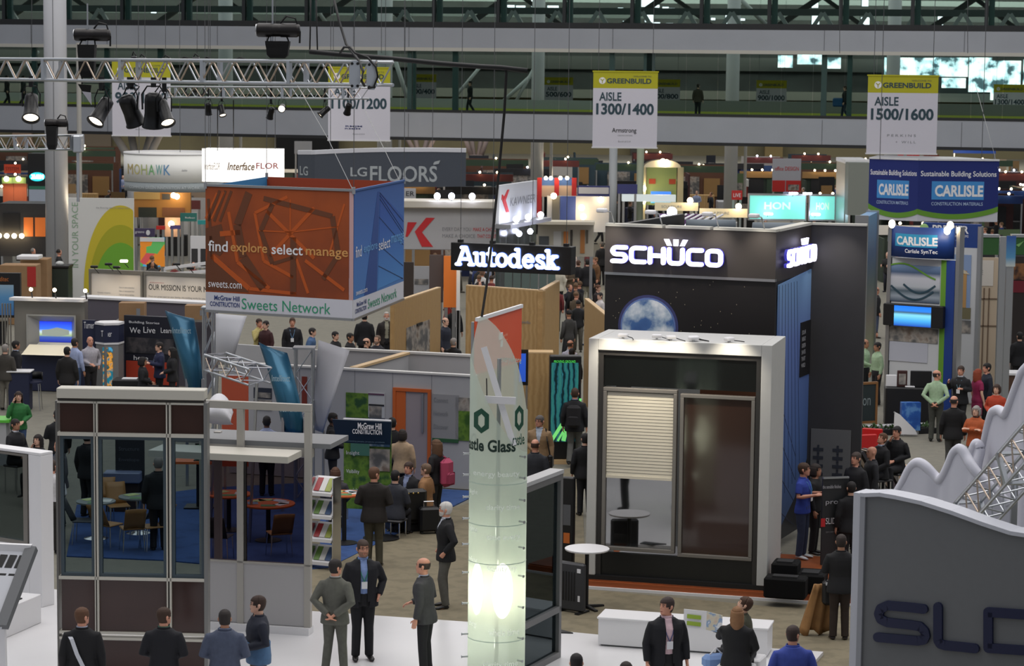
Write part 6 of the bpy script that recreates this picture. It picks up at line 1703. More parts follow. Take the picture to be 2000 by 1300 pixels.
for k in range(12):
    a,b=k/12,(k+1)/12;g_=lambda t:(F.x(1741,560)+t*1.2,-.028,Z(560)-.35*math.sin(math.pi*t*.9))
    cv2.bar(g_(a),g_(b),.05,.01,(0,1,0));g2=lambda t:(F.x(1741,560)+.35+t*.9,-.028,Z(556)-.22*math.sin(math.pi*t));cv2.bar(g2(a),g2(b),.05,.01,(0,1,0))
cv2.build('roof_curves',mat('roof_curve_ink',(36,64,78),.5),o)
MB().box(F.x(1838,560),F.x(1848,560),-.03,-.004,.3,Z(505)).build('green_strip',M_gr,o);MB().box(F.x(1846,560),w,-.025,-.004,.1,Z(505)).build('blue_strip',mat('strip_blue',(26,58,130),.5),o)
MB().rbox(F.x(1731,615),F.x(1848,615),-.25,-.05,Z(637),Z(594),.02).build('screen_case',M_black,o)
MB().box(F.x(1753,615),F.x(1825,615),-.262,-.25,Z(636),Z(597)).build('screen',ramp_mat('roof_screen_image',2,[(0,(30,70,170)),(.3,(70,160,220)),(.55,(120,200,230)),(.68,(60,90,110)),(.78,(40,120,220)),(1,(30,110,220))],.3,emit=1.0,sharp=False),o)
rectp(F,o,1737,1832,640,668,'photo_strip',M_photo);rectp(F,o,1737,1812,668,706,'pale_wave',mat('pale_wave',(182,184,194),.6))
for x in (-.12,w+.02):MB().box(x,x+.1,-.05,.3,0,Z(440)).build('post',M_alu,o)
for u,v in ((1742,437),(1856,440),(1850,450)):
    q=at(u,v,63.4);b=thing('clip_spotlight','glaring warm clip-on spotlight at the top of the blue display tower','lamp',q,0,'clip spotlights on the display tower');MB().ball((0,0,0),.09,.09,.11).build('bulb',M_lampwarm,b,True);MB().tube([(0,.1,-.05),(0,.5,-.15),(0,.55,-.5)],.02,5).build('clip_arm',M_alu,b)
for u in (1745,1846):q=at(u,452,62.8);spot(q+Vector((0,-.2,.25)),q+Vector((0,.8,-.8)),22,90,1,(.9,.95,1))
F=Fr(at(1792,760,67),at(1904,760,66.3),0.0)
o=F.thing('display_tower','blue-headed tower reading PREMIER with timber house picture behind the wide-screen tower','stand')
Z=lambda v:F.z(v,1850);w=F.w
MB().box(0,w,0,.2,Z(482),Z(436)).build('blue_header',mat('header_blue',(22,58,128),.5),o);MB().box(w*.5,w,0,.15,.05,Z(482)).build('poster_wall',mat('poster_offwhite',(196,198,200),.6),o)
txt(F,o,'PREMIER',1822,1893,440,455,M_white_print,-.03,bold=.03);txt(F,o,'BUILDING SYSTEMS',1848,1892,458,463,M_white_print);txt(F,o,'panels | trusts',1856,1885,468,471,mat('pale_blue_ink',(170,190,220),.6))
rectp(F,o,1856,1896,497,600,'house_photo_sky',mat('photo_sky_blue',(128,150,186),.6));rectp(F,o,1860,1888,528,600,'house_print',mat('timber_print',(176,136,84),.6),-.03,-.02)
MB().prism([(F.x(1857,530),Z(528)),(F.x(1895,530),Z(534)),(F.x(1876,530),Z(519))],-.04,-.03).build('roof_print',mat('roof_print_pale',(196,184,160),.6),o)
rectp(F,o,1866,1874,560,596,'door_print',mat('dark_door_print',(50,40,34),.6),-.04,-.03);rectp(F,o,1856,1896,600,622,'ground_print',mat('photo_ground',(110,104,76),.6));rectp(F,o,1864,1896,625,650,'hand_photo',M_photo);rectp(F,o,1870,1878,505,528,'tree_print',mat('tree_print',(60,74,60),.6),-.03,-.02)
e=MB().ball((F.x(1806,450),-.06,Z(447)),.13,.03,.13).build('round_emblem',mat('emblem_green_white',(150,190,120),.6),o)
for x in (w*.48,w):MB().box(x-.05,x+.05,-.03,.2,0,Z(440)).build('post',M_alu,o)
F,o=board('narrow_tower','narrow silver-edged side tower between dark wall and wide-screen tower','stand',at(1684,760,68.5),at(1704,760,71),.0,at(1690,424,68.5).z,ramp_mat('narrow_tower_print',2,[(0,(170,176,170)),(.25,(120,130,90)),(.4,(120,110,96)),(.6,(60,90,90)),(.78,(60,96,140)),(1,(96,150,196))],.3,sharp=False),.3)
for x in (-.05,F.w):MB().box(x,x+.06,-.05,.33,0,at(1690,424,68.5).z+.05).build('post',M_alu,o)
for u0,u1,lab in ((1905,1948,'dark green stand header left of the blue flag at the right'),(1972,2040,'dark green stand header with leaf mark at the right edge')):
    F,o=board('green_fascia',lab,'sign',at(u0,600,70),at(u1,600,70),at(u0,497,70).z,at(u0,463,70).z,mat('fascia_forest_green',(42,88,40),.6),.2,legs=True)
    MB().box(0,F.w,-.03,.25,at(u0,463,70).z,at(u0,463,70).z+.08).build('top_rail',M_alu,o)
    if u0>1950:MB().prism([(F.w*.12,at(u0,478,70).z),(F.w*.2,at(u0,482,70).z),(F.w*.34,at(u0,470,70).z),(F.w*.24,at(u0,474,70).z)],-.02,0).build('leaf_mark',mat('leaf_mark_pale',(120,170,100),.6),o)
F,o=board('tan_board_wall','pale tan lettered panel with door grid below the green header','panel',at(1900,700,69),at(1945,700,69),.05,at(1920,503,69).z,mat('panel_tan',(190,172,148),.6),.1);rectp(F,o,1902,1940,508,558,'white_sheet',mat('sheet_cream',(206,200,190),.6));txt(F,o,'ACE',1903,1920,527,536,M_grey_print)
g=MB()
for u in (1921,1931):g.box(F.x(u,600)-.015,F.x(u,600)+.015,-.03,0,.1,F.z(562,1920))
for v in (583,636):g.box(0,F.w,-.03,0,F.z(v,1920)-.015,F.z(v,1920)+.015)
g.build('door_grid',mat('grid_brown',(110,90,72),.6),o)
for u,D in ((1952,62),(1966,64)):
    q=at(u,700,D);o=thing('stand_pillar','tall pale grey stand pillar carrying small blue flag sign, %s of two'%('left' if u<1960 else 'right'),'pillar',(q.x,q.y,0));s=D/FPX;MB().box(-6*s,6*s,0,.15,0,at(u,462,D).z).build('shaft',M_alu,o)
    if u>1960:MB().box(-8*s,10*s,-.05,.0,at(u,520,D).z,at(u,460,D).z).build('blue_flag',ramp_mat('flag_print',2,[(0,(190,196,190)),(.3,(80,140,180)),(1,(46,80,150))],.4,sharp=False),o)
F,o=board('booth_wall','dark booth wall with brown photo and red band at the right edge','wall',at(1974,720,72),at(2060,720,72),.0,at(2000,500,72).z,mat('booth_dark_brown',(44,36,34),.6),.1);rectp(F,o,1974,2010,514,546,'brown_photo',ramp_mat('brown_photo',0,[(0,(80,50,30)),(.45,(150,100,60)),(.6,(60,40,36))],.6,kind='noise',scale=3,sharp=False));rectp(F,o,1974,2020,548,571,'red_band',mat('band_crimson',(120,28,44),.6))
p=gnd(1990,800);o=thing('counter','white topped brown counter at the right edge behind the white fins','counter',p);MB().box(-.35,1.5,0,.6,0,.95).build('counter_body',mat('counter_brown',(84,58,42),.6),o);MB().rbox(-.4,1.6,-.05,.65,.95,1.02,.01).build('counter_top',M_white,o)
# wood-framed chalkboard, black table with exhibits, planter strip, floor kerb
F=Fr(gnd(1679,838),gnd(1713,836),0.0)
o=F.thing('chalkboard_stand','wood-framed chalkboard standing right of the dark wall','sign');zt=F.z(746,1696);MB().box(.05,F.w-.06,.02,.05,.2,zt-.06).build('slate',mat('slate_dark',(38,48,48),.6),o)
g=MB();g.box(0,.05,0,.07,0,zt);g.box(F.w-.06,F.w,0,.07,0,zt);g.box(.05,F.w-.06,0,.07,zt-.06,zt);g.box(.05,F.w-.06,0,.07,.14,.2);g.build('wood_frame',mat('frame_oak',(136,94,52),.5),o);text('on',o,.08,F.w*.6,zt*.5,zt*.66,mat('chalk_print',(130,140,140),.7),.014)
F=Fr(gnd(1728,832),gnd(1815,834),0.0)
o=F.thing('exhibit_table','black clothed exhibit table in front of the wide-screen tower','table');zt=F.z(757,1770);MB().rbox(0,F.w,0,.6,0,zt,.03).build('black_cloth',M_black,o)
def ontable(u,dx,dz,dy,m,name,lab,cat,y=.2):
    q=F.A+F.d*F.x(u,757)-F.n*y+Vector((0,0,zt));t_=thing(name,lab,cat,q,F.rot);MB().rbox(-dx/2,dx/2,0,dy,0,dz,.01).build('body',m,t_);return t_,dx,dz
t_,a,b=ontable(1742,.28,.30,.1,M_white,'info_card','white info card standing at the left end of the black exhibit table','card')
t_,a,b=ontable(1763,.26,.42,.1,mat('frame_dark_wood',(60,30,26),.5),'framed_picture','dark wooden picture frame on the black exhibit table','frame');MB().box(-.09,.09,-.012,0,.06,.34).build('picture',M_photo,t_)
t_,a,b=ontable(1800,.55,.42,.1,M_black,'monitor','black monitor seen from behind on the exhibit table','monitor')
t_,a,b=ontable(1778,.25,.03,.2,M_white,'leaflet_stack','white leaflet stack lying on the black exhibit table','leaflets',.05)
F,o=board('blue_poster_box','blue glowing poster box at the foot of the exhibit table','poster',gnd(1760,848),gnd(1797,848),.1,at(1778,786,gnd(1778,848).y).z,ramp_mat('blue_poster_image',0,[(0,(20,50,120)),(.5,(40,90,170)),(.6,(90,140,200))],.4,kind='noise',scale=4,sharp=False),.2,legs=True)
p=gnd(1765,852);o=thing('folded_parasol','white folded cloth sample leaning by the blue poster box','sample',p);MB().prism([(-.25,.05),(.35,.05),(.3,.16),(-.1,.55),(-.24,.62)],0,.08).build('cloth',M_white,o);MB().bar((.0,.05,.0),(-.25,.05,.62),.03).build('stick',M_alu,o)
A,B=gnd(1676,852),gnd(1830,846)
F=Fr(A,B,0.0);o=F.thing('planter_strip','low dark planter strip with green plants along the stand edge','planter');MB().box(0,F.w,0,.35,0,.14).build('trough',M_black,o);MB().box(0,F.w,.4,.7,0,.18).build('white_kerb',M_wall,o)
lv=MB();q_=random.Random(5)
for k in range(90):
    x,y=q_.uniform(.05,F.w-.05),q_.uniform(.05,.3);a=q_.uniform(0,6.3);lv.add([(x,y,.12),(x+.07*math.cos(a),y+.07*math.sin(a),.2+q_.uniform(0,.1)),(x+.14*math.cos(a+.3),y+.14*math.sin(a+.3),.16+q_.uniform(0,.1)),(x+.06*math.cos(a+.6),y+.06*math.sin(a+.6),.18)],[(0,1,2,3)])
pv=lv.build('foliage',mat('planter_leaf',(54,84,36),.6),o);pv['kind']='stuff'
# red chairs
def red_chair(u,v,rot,lab):
    p=gnd(u,v);o=thing('red_chair',lab,'chair',p,R(rot),'red chairs');m=mat('red_plastic',(196,30,30),.4)
    MB().rbox(-.24,.24,-.24,.24,.42,.48,.02).build('seat',m,o);MB().rbox(-.24,.24,.2,.27,.46,.95,.02).build('backrest',m,o)
    for x,y in ((-.2,-.2),(.2,-.2),(-.2,.2),(.2,.2)):MB().tube([(x,y,0),(x,y,.42)],.015,6).build('leg',M_chrome,o)
red_chair(1706,912,160,'red plastic chair behind the seated dark-suited man at right');red_chair(1682,925,200,'red plastic chair beside the dark wall at right')
# leaning flooring sample boards
A,B=gnd(1690,985),gnd(1762,978)
F=Fr(A,B,0.0)
rk=F.thing('sample_rack','low dark rack that holds the leaning sample boards behind the white fins','rack');MB().box(-.1,F.w+.3,.0,.5,0,.3).build('rack_body',M_char,rk)
for k,c in enumerate([(84,66,54),(60,48,44),(120,104,84),(44,40,42),(132,112,92),(70,56,56),(98,90,82)]):
    x=F.w*(k/6.0);o=thing('sample_board','leaning %s sample board, %s from the left in the rack'%(['dark brown','umber','tan','black','beige','plum','grey'][k],['first','second','third','fourth','fifth','sixth','seventh'][k]),'board',F.A+F.d*x+Vector((0,0,.3)),F.rot)
    mb=MB();mb.add([(0,.1,0),(.09,.1,0),(.09-.38,.35,.78),(-.38,.35,.78),(0,.5,0),(.09,.5,0),(.09-.38,.75,.78),(-.38,.75,.78)],[(0,1,2,3),(7,6,5,4),(0,4,5,1),(1,5,6,2),(2,6,7,3),(3,7,4,0)]);mb.build('board',mat('sample_%d_%d_%d'%c,c,.5,noise=.1,scale=6),o)
p=gnd(1757,965);o=thing('carton','beige carton standing behind the sample boards','box',p);MB().rbox(-.2,.2,0,.3,.3,.62,.02).build('body',mat('beige_carton',(196,164,132),.7),o);MB().box(-.5,.5,-.05,.5,0,.3).build('rack_shelf',M_char,o)
F,o=board('banner_stand','charcoal pull-up banner with white and red dim lettering beside the dark tower','banner',gnd(1603,1120),gnd(1653,1118),.05,at(1628,934,gnd(1628,1119).y).z,mat('pullup_charcoal',(40,42,44),.5),.05)
zt=at(1628,934,gnd(1628,1119).y).z
MB().box(-.03,F.w+.03,-.12,.12,0,.06).build('foot_case',M_black,o);MB().box(0,F.w,-.02,.04,zt,zt+.03).build('top_rail',M_alu,o)
txt(F,o,'the sensible finishes',1606,1642,946,953,mat('white_dim_print',(190,190,195),.6));txt(F,o,'profil',1612,1648,974,986,mat('white_dim_print',(190,190,195),.6));txt(F,o,'SLIDING',1612,1650,1010,1022,M_white_print);rectp(F,o,1603,1611,1012,1028,'red_mark',mat('signal_red',(196,38,44),.5));txt(F,o,'open a new view of home',1612,1645,1035,1040,M_grey_print)
# ================================================================ people
def loft(mb,rings,n=14):
    "rings: (centre, ux, uy, rx, ry); closed at both ends"
    vs=[]
    for c,a,b,rx,ry in rings:
        vs+=[Vector(c)+a*(rx*math.cos(t*2*math.pi/n))+b*(ry*math.sin(t*2*math.pi/n)) for t in range(n)]
    k=len(rings);fs=[(i*n+t,i*n+(t+1)%n,i*n+n+(t+1)%n,i*n+n+t) for i in range(k-1) for t in range(n)]
    fs+=[tuple(reversed(range(n))),tuple(range((k-1)*n,k*n))]
    mb.add(vs,fs)
def limb(mb,pts,rad,n=10,flat=1.0):
    pts=[Vector(p) for p in pts];k=len(pts);rings=[];a=None
    for i,p in enumerate(pts):
        d=(pts[min(i+1,k-1)]-pts[max(i-1,0)]).normalized()
        if a is None:
            u=Vector((0,1,0)) if abs(d.y)<.9 else Vector((0,0,1))
            a=d.cross(u).normalized()
        else:a=(a-d*a.dot(d)).normalized()
        rings.append((p,a,d.cross(a),rad[i],rad[i]*flat))
    loft(mb,rings,n)
EX,EY,EZ=Vector((1,0,0)),Vector((0,1,0)),Vector((0,0,1))
ARMS={'down':((.134,.014,.640),(.140,-.026,.503)),'back':((.158,.066,.655),(.028,.104,.545)),'pocket':((.158,.052,.655),(.118,-.03,.545)),
        'front':((.142,.02,.655),(.045,-.135,.60)),'cross':((.135,-.03,.66),(-.045,-.115,.695)),'hold':((.136,.0,.66),(.08,-.165,.69)),
        'phone':((.135,-.05,.67),(.072,-.062,.862)),'chin':((.125,-.07,.65),(.03,-.095,.835)),'reach':((.15,-.10,.70),(.14,-.24,.72)),
        'lap':((.138,-.02,.645),(.07,-.16,.55)),'hip':((.19,.05,.66),(.112,.0,.575)),'point':((.14,-.06,.68),(.10,-.20,.78))}
LEGS={'stand':(((.050,-.006,.28),(.056,.012,.042)),((.050,-.006,.28),(.056,.012,.042))),
        'wide':(((.062,-.006,.28),(.085,.012,.042)),((.062,-.006,.28),(.085,.012,.042))),
        'walk':(((.048,-.065,.285),(.050,-.085,.045)),((.048,-.01,.285),(.050,.125,.075))),
        'bent':(((.052,-.006,.28),(.056,.012,.042)),((.062,-.045,.285),(.085,-.01,.042))),
        'sit':(((.065,-.235,.27),(.065,-.215,.042)),((.065,-.235,.27),(.07,-.23,.042)))}
TORSO=[(.462,.070,.055,.004),(.49,.094,.066,.006),(.525,.099,.068,.006),(.57,.090,.061,.003),(.61,.085,.057,.0),(.66,.091,.062,-.003),(.715,.101,.068,-.004),(.765,.107,.065,-.001),(.793,.102,.056,.003),(.812,.084,.048,.006),(.828,.062,.044,.006),(.842,.046,.042,.006)]
HEAD=[(.868,.016,.016,-.036),(.874,.029,.032,-.026),(.890,.037,.049,-.010),(.910,.0415,.055,-.004),(.932,.044,.058,.000),(.953,.0448,.0585,.002),(.972,.0415,.054,.003),(.988,.031,.041,.004),(.998,.015,.020,.005),(1.0,.004,.005,.005)]
def headgrid(scale,n=28):
    "rings of the head as (z, list of (x, y, angle))"
    out=[]
    fine=[]
    for (a,b) in zip(HEAD,HEAD[1:]):
        for t in (0,.34,.67):fine.append(tuple(p+(q-p)*t for p,q in zip(a,b)))
    fine.append(HEAD[-1])
    for z,rx,ry,yo in fine:
        zc=.94+(z-.94)*(1+(scale-1)*.9)
        out.append((zc,[(rx*scale*math.cos(t*2*math.pi/n),yo+ry*scale*math.sin(t*2*math.pi/n),t*360/n) for t in range(n+1)]))
    return out
def remesh(mb,name,mats,voxel,smooth=3):
    me=mb.mesh(name,mats[0] if isinstance(mats,list) else mats)
    o=bpy.data.objects.new(name,me);COL.objects.link(o)
    r=o.modifiers.new('r','REMESH');r.mode='VOXEL';r.voxel_size=voxel;r.use_smooth_shade=True
    if smooth:s=o.modifiers.new('s','SMOOTH');s.factor=.5;s.iterations=smooth
    dg=bpy.context.evaluated_depsgraph_get()
    m2=bpy.data.meshes.new_from_object(o.evaluated_get(dg));bpy.data.objects.remove(o);bpy.data.meshes.remove(me)
    m2.name=name
    return m2
def cmat(kind,c,rough=.8):
    return mat('%s_%d_%d_%d'%((kind,)+tuple(c)),c,rough,noise=.10 if kind in ('cloth','hair') else 0,scale=18)
SKIN={'light':(216,170,146),'ruddy':(210,150,124),'tan':(178,128,100),'dark':(92,62,48)}

def figure(H,pose):
    "joint positions for a standing or seated figure"
    st=pose.get('stand','stand');lx,ly=pose.get('lean',(0,0));wd=pose['wide'];zs=.0
    sit=st=='sit'
    if sit:zs=-.235
    def up(p):
        k=max(0,(p[2]-.5)/.36);return Vector((p[0]*wd+lx*k,p[1]+ly*k,p[2]+zs))*H
    def dn(p):return Vector(p)*H
    return up,dn,sit,zs
def person(label,u,vh=None,feet=None,H=1.76,turn=180,top='jacket',tc=(20,20,24),shirt=None,opening=None,legs=(24,24,28),shoes=(16,15,15),hair=('short',(60,42,30)),arms=('down','down'),stand='stand',yaw=0,lean=(0,0),skin='light',lod=1,lanyard=None,glasses=False,beard=None,group=None,skirt=False,z0=0.0,D=None,flip=False,pitch=0,sleeves='long',collar=None,wide=1.06):
    pose={'stand':stand,'lean':lean,'wide':wide};wy=1+(wide-1)*.7
    up,dn,sit,zs=figure(H,pose)
    if feet is not None:p=gnd(u,feet,z0)
    else:
        hz=H*(1.0+zs)+z0
        if D is None:D=head_depth(u,vh,hz)
        q=at(u,vh if vh is not None else 500,D)
        hx=Vector((lean[0]*1.4*H,lean[1]*1.4*H,0));hx.rotate(Matrix.Rotation(R(turn),3,'Z'))
        p=Vector((q.x,q.y,z0))-hx
    vx=(.0085,.0125,.0)[lod] if lod<2 else .03
    vb=(.0085,.015)[lod];vc=(.012,.018)[lod]
    lg=LEGS[stand];lg=(lg[1],lg[0]) if flip else lg
    if skirt and not sit:pass
    # ---- body: one surface
    b=MB()
    loft(b,[(up((0,yo,z)),EX,EY,rx*H*.93*wide,ry*H*.93*wy) for z,rx,ry,yo in TORSO],18)
    hl=up((0,0,.86));yw=Matrix.Rotation(R(yaw),3,'Z')@ Matrix.Rotation(R(pitch),3,'X')
    hc=up((0,.0,.862));
    def hd(x,y,z):return hc+(yw @(Vector((x,y,z-.862))*H))
    loft(b,[(up((0,.008,.815)),EX,EY,.046*H,.042*H),(up((0,.004,.845)),EX,EY,.035*H,.037*H),(hd(0,.004,.885),EX,EY,.033*H,.036*H)],14)
    ha,hb_=yw @ EX,yw @ EY
    loft(b,[(hd(0,yo,z),ha,hb_,rx*H,ry*H) for z,rx,ry,yo in HEAD],20)
    loft(b,[(hd(0,-.050,.943),ha,yw @ EZ,.006*H,.006*H),(hd(0,-.066,.920),ha,yw @ EZ,.0085*H,.008*H),(hd(0,-.050,.912),ha,yw @ EZ,.008*H,.005*H)],8)
    for sx in (-1,1):
        loft(b,[(hd(sx*.040,.006,.905),ha,hb_,.004*H,.006*H),(hd(sx*.049,.008,.915),ha,hb_,.005*H,.010*H),(hd(sx*.051,.010,.932),ha,hb_,.005*H,.013*H),(hd(sx*.046,.008,.944),ha,hb_,.004*H,.006*H)],8)
    loft(b,[(hd(0,-.050,.896),ha,yw @ EZ,.016*H,.006*H),(hd(0,-.058,.897),ha,yw @ EZ,.012*H,.005*H)],8)
    J=[]
    for i,sx in enumerate((-1,1)):
        E,W_=ARMS[arms[i]]
        S=up((sx*.103,.005,.783));E=up((sx*E[0],E[1],E[2]));W_=up((sx*W_[0],W_[1],W_[2]))
        J.append((S,E,W_))
        limb(b,[up((sx*.06,.005,.80)),S,S.lerp(E,.35),E,E.lerp(W_,.3),W_],[.020*H,.027*H,.027*H,.0215*H,.0225*H,.0150*H],10)
        d=(W_-E).normalized()
        if arms[i]=='back':d=Vector((-sx*.75,.15,-.6)).normalized()
        if arms[i]=='down':d=(d+Vector((0,-.1,-.3))).normalized()
        nrm=Vector((-sx,0,0)) if abs(d.z)>.5 else Vector((-sx*.5,0,-.8))
        nrm=(nrm-d*nrm.dot(d)).normalized();th=d.cross(nrm)*(1)
        tw=Vector((0,-1,.25)) if abs(d.z)>.5 else Vector((-sx*.3,-.1,1))
        if th.dot(tw)<0:th=-th
        q=.052*H
        loft(b,[(W_,th,nrm,.0165*H,.013*H),(W_+d*q*.45,th,nrm,.023*H,.012*H),(W_+d*q,th,nrm,.024*H,.0105*H),(W_+d*q*1.12,th,nrm,.020*H,.008*H)],10)
        if arms[i]!='pocket':
            for f,(off,ln) in enumerate(((.0175,.036),(.006,.042),(-.006,.039),(-.0175,.030))):
                a0=W_+d*q*.95+th*off*H;c1=(.25,.4,.5,.55)[f]
                a1=a0+(d+nrm*c1*.5).normalized()*ln*H*.55;a2=a1+(d*.8+nrm*c1*1.5).normalized()*ln*H*.6
                limb(b,[a0,a1,a2],[.0056*H,.0052*H,.0042*H],7)
            a0=W_+d*q*.30+th*.017*H;a1=a0+(th*.8+d*.75+nrm*.3).normalized()*.026*H;a2=a1+(d+th*.15+nrm*.35).normalized()*.022*H
            limb(b,[a0,a1,a2],[.0075*H,.0065*H,.005*H],7)
    K=[]
    for i,sx in enumerate((-1,1)):
        kn,an=lg[i]
        hp=up((sx*.050,.004,.50)) if sit else dn((sx*.050,.004,.50));kn=dn((sx*kn[0],kn[1],kn[2]));an=dn((sx*an[0],an[1],an[2]))
        K.append((hp,kn,an));limb(b,[hp,hp.lerp(kn,.4),kn,kn.lerp(an,.3),kn.lerp(an,.75),an],[.050*H,.044*H,.030*H,.0315*H,.021*H,.019*H],12)
        limb(b,[an+Vector((0,.012,-.008))*H,an+Vector((sx*.008,-.04,-.022))*H,an+Vector((sx*.012,-.085,-.03))*H],[.022*H,.022*H,.014*H],10,.8)
    ms=cmat('skin',SKIN[skin],.55)
    bm_=remesh(b,'person',ms,vb)
    o=bpy.data.objects.new('person',bm_);COL.objects.link(o)
    o.location=p;o.rotation_euler=(0,0,R(turn));tag(o,label,'person',group)
    # ---- clothes
    def top_mesh(infl,hem,slv,flare=0.0,n=20):
        t=MB();rr_=[]
        T=[r for r in TORSO if r[0]>hem+.012]
        if hem<.48:T=[(hem,.099+flare,.070+flare*.8,.006),(.49,.100+flare*.6,.071+flare*.5,.006)]+[r for r in T if r[0]>.5]
        else:
            T=[(hem,.092,.064,.005)]+T
        for z,rx,ry,yo in T:
            k=min(1,max(0,(z-.60)/.2));body_=1.0+(.04 if infl>.012 else 0)*(1 if z<.72 else .5)
            rr_.append((up((0,yo,z)),EX,EY,(rx*body_*wide+infl)*H,(ry*body_*wy+infl)*H))
        loft(t,rr_,n)
        for S,E,W_ in J:
            e2=E+(E-S).normalized()*.004*H
            if slv=='long':limb(t,[S+(up((0,.005,.81))-S)*.5,S,S.lerp(E,.35),e2,E.lerp(W_,.4),E.lerp(W_,.97)],[(.018+infl)*H,(.028+infl)*H,(.029+infl)*H,(.0245+infl)*H,(.0235+infl*.9)*H,(.0185+infl*.7)*H],12)
            else:limb(t,[S+(up((0,.005,.81))-S)*.5,S,S.lerp(E,.35),S.lerp(E,.72)],[(.018+infl)*H,(.028+infl)*H,(.030+infl)*H,(.030+infl)*H],12)
        return t
    def cutfront(me,f):
        bm=bmesh.new();bm.from_mesh(me)
        dead=[]
        for fc in bm.faces:
            c=fc.calc_center_median()/H;c.z-=zs;k=max(0,(c.z-.5)/.36);x=c.x-lean[0]*k;y=c.y-lean[1]*k
            if y<-.02 and abs(x)<.085 and f(x,c.z):dead.append(fc)
        bmesh.ops.delete(bm,geom=dead,context='FACES');bm.to_mesh(me);bm.free()
    def part(name,me):
        c=bpy.data.objects.new(name,me);COL.objects.link(c);c.parent=o;return c
    mt=cmat('cloth',tc)
    if top in ('jacket','coat','blazer'):
        hem={'jacket':.452,'blazer':.462,'coat':.40}[top]
        if top=='coat':hem=.452
        me=remesh(top_mesh(.0125,hem,'long',.006),'jacket',mt,vc)
        if opening:cutfront(me,{'v':lambda x,z:z>.635 and z<.85 and abs(x)<.004+.036*(z-.635)/.2,'open':lambda x,z:z<.85 and abs(x)<.030-.0*z+(.016 if z<.5 else 0)}[opening])
        jk=part('jacket',me);
        if opening:sd=jk.modifiers.new('thickness','SOLIDIFY');sd.thickness=.008;sd.offset=-1
        if shirt:part('shirt',remesh(top_mesh(.005,.52,'long'),'shirt',cmat('cloth',shirt),vc))
        # collar
        cl=MB();G=[]
        for zz,q in ((.822,1.12),(.848,1.0),(.856,1.02)):G.append([tuple(up((.046*q*math.cos(R(a)),.006+.045*q*math.sin(R(a)),zz-(.012 if a in (200,340) else 0)))) for a in range(-20,201,20)])
        cl.sheet(G);c=cl.build('collar',mt,o,True);s_=c.modifiers.new('thickness','SOLIDIFY');s_.thickness=.008
        if shirt:
            cl=MB();cl.sheet([[tuple(up((.041*q*math.cos(R(a)),.004+.042*q*math.sin(R(a)),zz))) for a in range(0,361,20)] for zz,q in ((.838,1.0),(.862,.95))]);c=cl.build('shirt_collar',cmat('cloth',shirt),o,True);s_=c.modifiers.new('thickness','SOLIDIFY');s_.thickness=.006
            if opening:
                pass
    else:
        infl={'shirt':.006,'sweater':.010,'tee':.006,'polo':.007,'fleece':.013}[top];hem={'shirt':.535,'sweater':.478,'tee':.49,'polo':.478,'fleece':.478}[top]
        part('shirt' if top in ('shirt','tee','polo') else 'sweater',remesh(top_mesh(infl,hem,'short' if top in ('tee','polo') or sleeves=='short' else 'long'),'top',mt,vc))
        if top in ('shirt','polo','fleece'):
            cl=MB();cl.sheet([[tuple(up((.044*q*math.cos(R(a)),.004+.044*q*math.sin(R(a)),zz))) for a in range(-60,241,20)] for zz,q in ((.832,1.05),(.858,.98))]);c=cl.build('collar',cmat('cloth',collar or tc),o,True);s_=c.modifiers.new('thickness','SOLIDIFY');s_.thickness=.007
    t=MB()
    zt=.565
    if sit:loft(t,[(up((0,yo,z)),EX,EY,(rx*wide+.007)*H,(ry*wy+.008)*H) for z,rx,ry,yo in TORSO if z<.58],18)
    else:loft(t,[(dn((0,yo,z)),EX,EY,(rx*wide+.006)*H,(ry*wy+.007)*H) for z,rx,ry,yo in TORSO if z<.58],18)
    if skirt:
        loft(t,[(dn((0,.005,.47)),EX,EY,.105*H,.078*H),(dn((0,.005,.30)),EX,EY,.098*H,.075*H),(dn((0,.005,.29)),EX,EY,.095*H,.07*H)],16)
    else:
        for (hp,kn,an),sx in zip(K,(-1,1)):
            limb(t,[hp+Vector((0,0,.01*H)),hp.lerp(kn,.4),kn,kn.lerp(an,.3),kn.lerp(an,.8),an+Vector((0,.004,-.006))*H],[.059*H,.052*H,.040*H,.0395*H,.0365*H,.0365*H],14)
    part('skirt' if skirt else 'trousers',remesh(t,'trousers',cmat('cloth',legs),vc))
    for (hp,kn,an),sx in zip(K,(-1,1)):
        m=MB();limb(m,[an+Vector((0,.030,-.022))*H,an+Vector((0,.014,-.014))*H,an+Vector((sx*.006,-.03,-.016))*H,an+Vector((sx*.012,-.075,-.024))*H,an+Vector((sx*.014,-.108,-.029))*H],[.016*H,.026*H,.026*H,.024*H,.010*H],12,.62)
        m.build('shoe',cmat('leather',shoes,.4),o,True)
    # ---- hair
    style,hcol=hair;mh=cmat('hair',hcol,.75)
    if style !='none':
        G=headgrid(1.06);hb=MB();n=28
        def keep(z,ang):
            f=math.sin(R(ang))      # -1 = face, +1 = back of head
            side=abs(math.cos(R(ang)))
            if style=='bald':return f>-.45 and .905+.0*f<z<.962 and not (f<.1 and z<.925)
            line=.962 if f<-.6 else (.93 if f<-.15 else (.915 if f<.3 else .888))
            if style in ('thin',):line=.978 if f<-.5 else line
            return z>line
        vs=[];fs=[]
        for i,(z,row) in enumerate(G):vs+=[tuple(hd(x,y,z)) for x,y,a in row]
        for i in range(len(G)-1):
            for t_ in range(n):
                if keep((G[i][0]+G[i+1][0])/2,G[i][1][t_][2]+6):fs.append((i*(n+1)+t_,i*(n+1)+t_+1,(i+1)*(n+1)+t_+1,(i+1)*(n+1)+t_))
        hb.add(vs,fs)
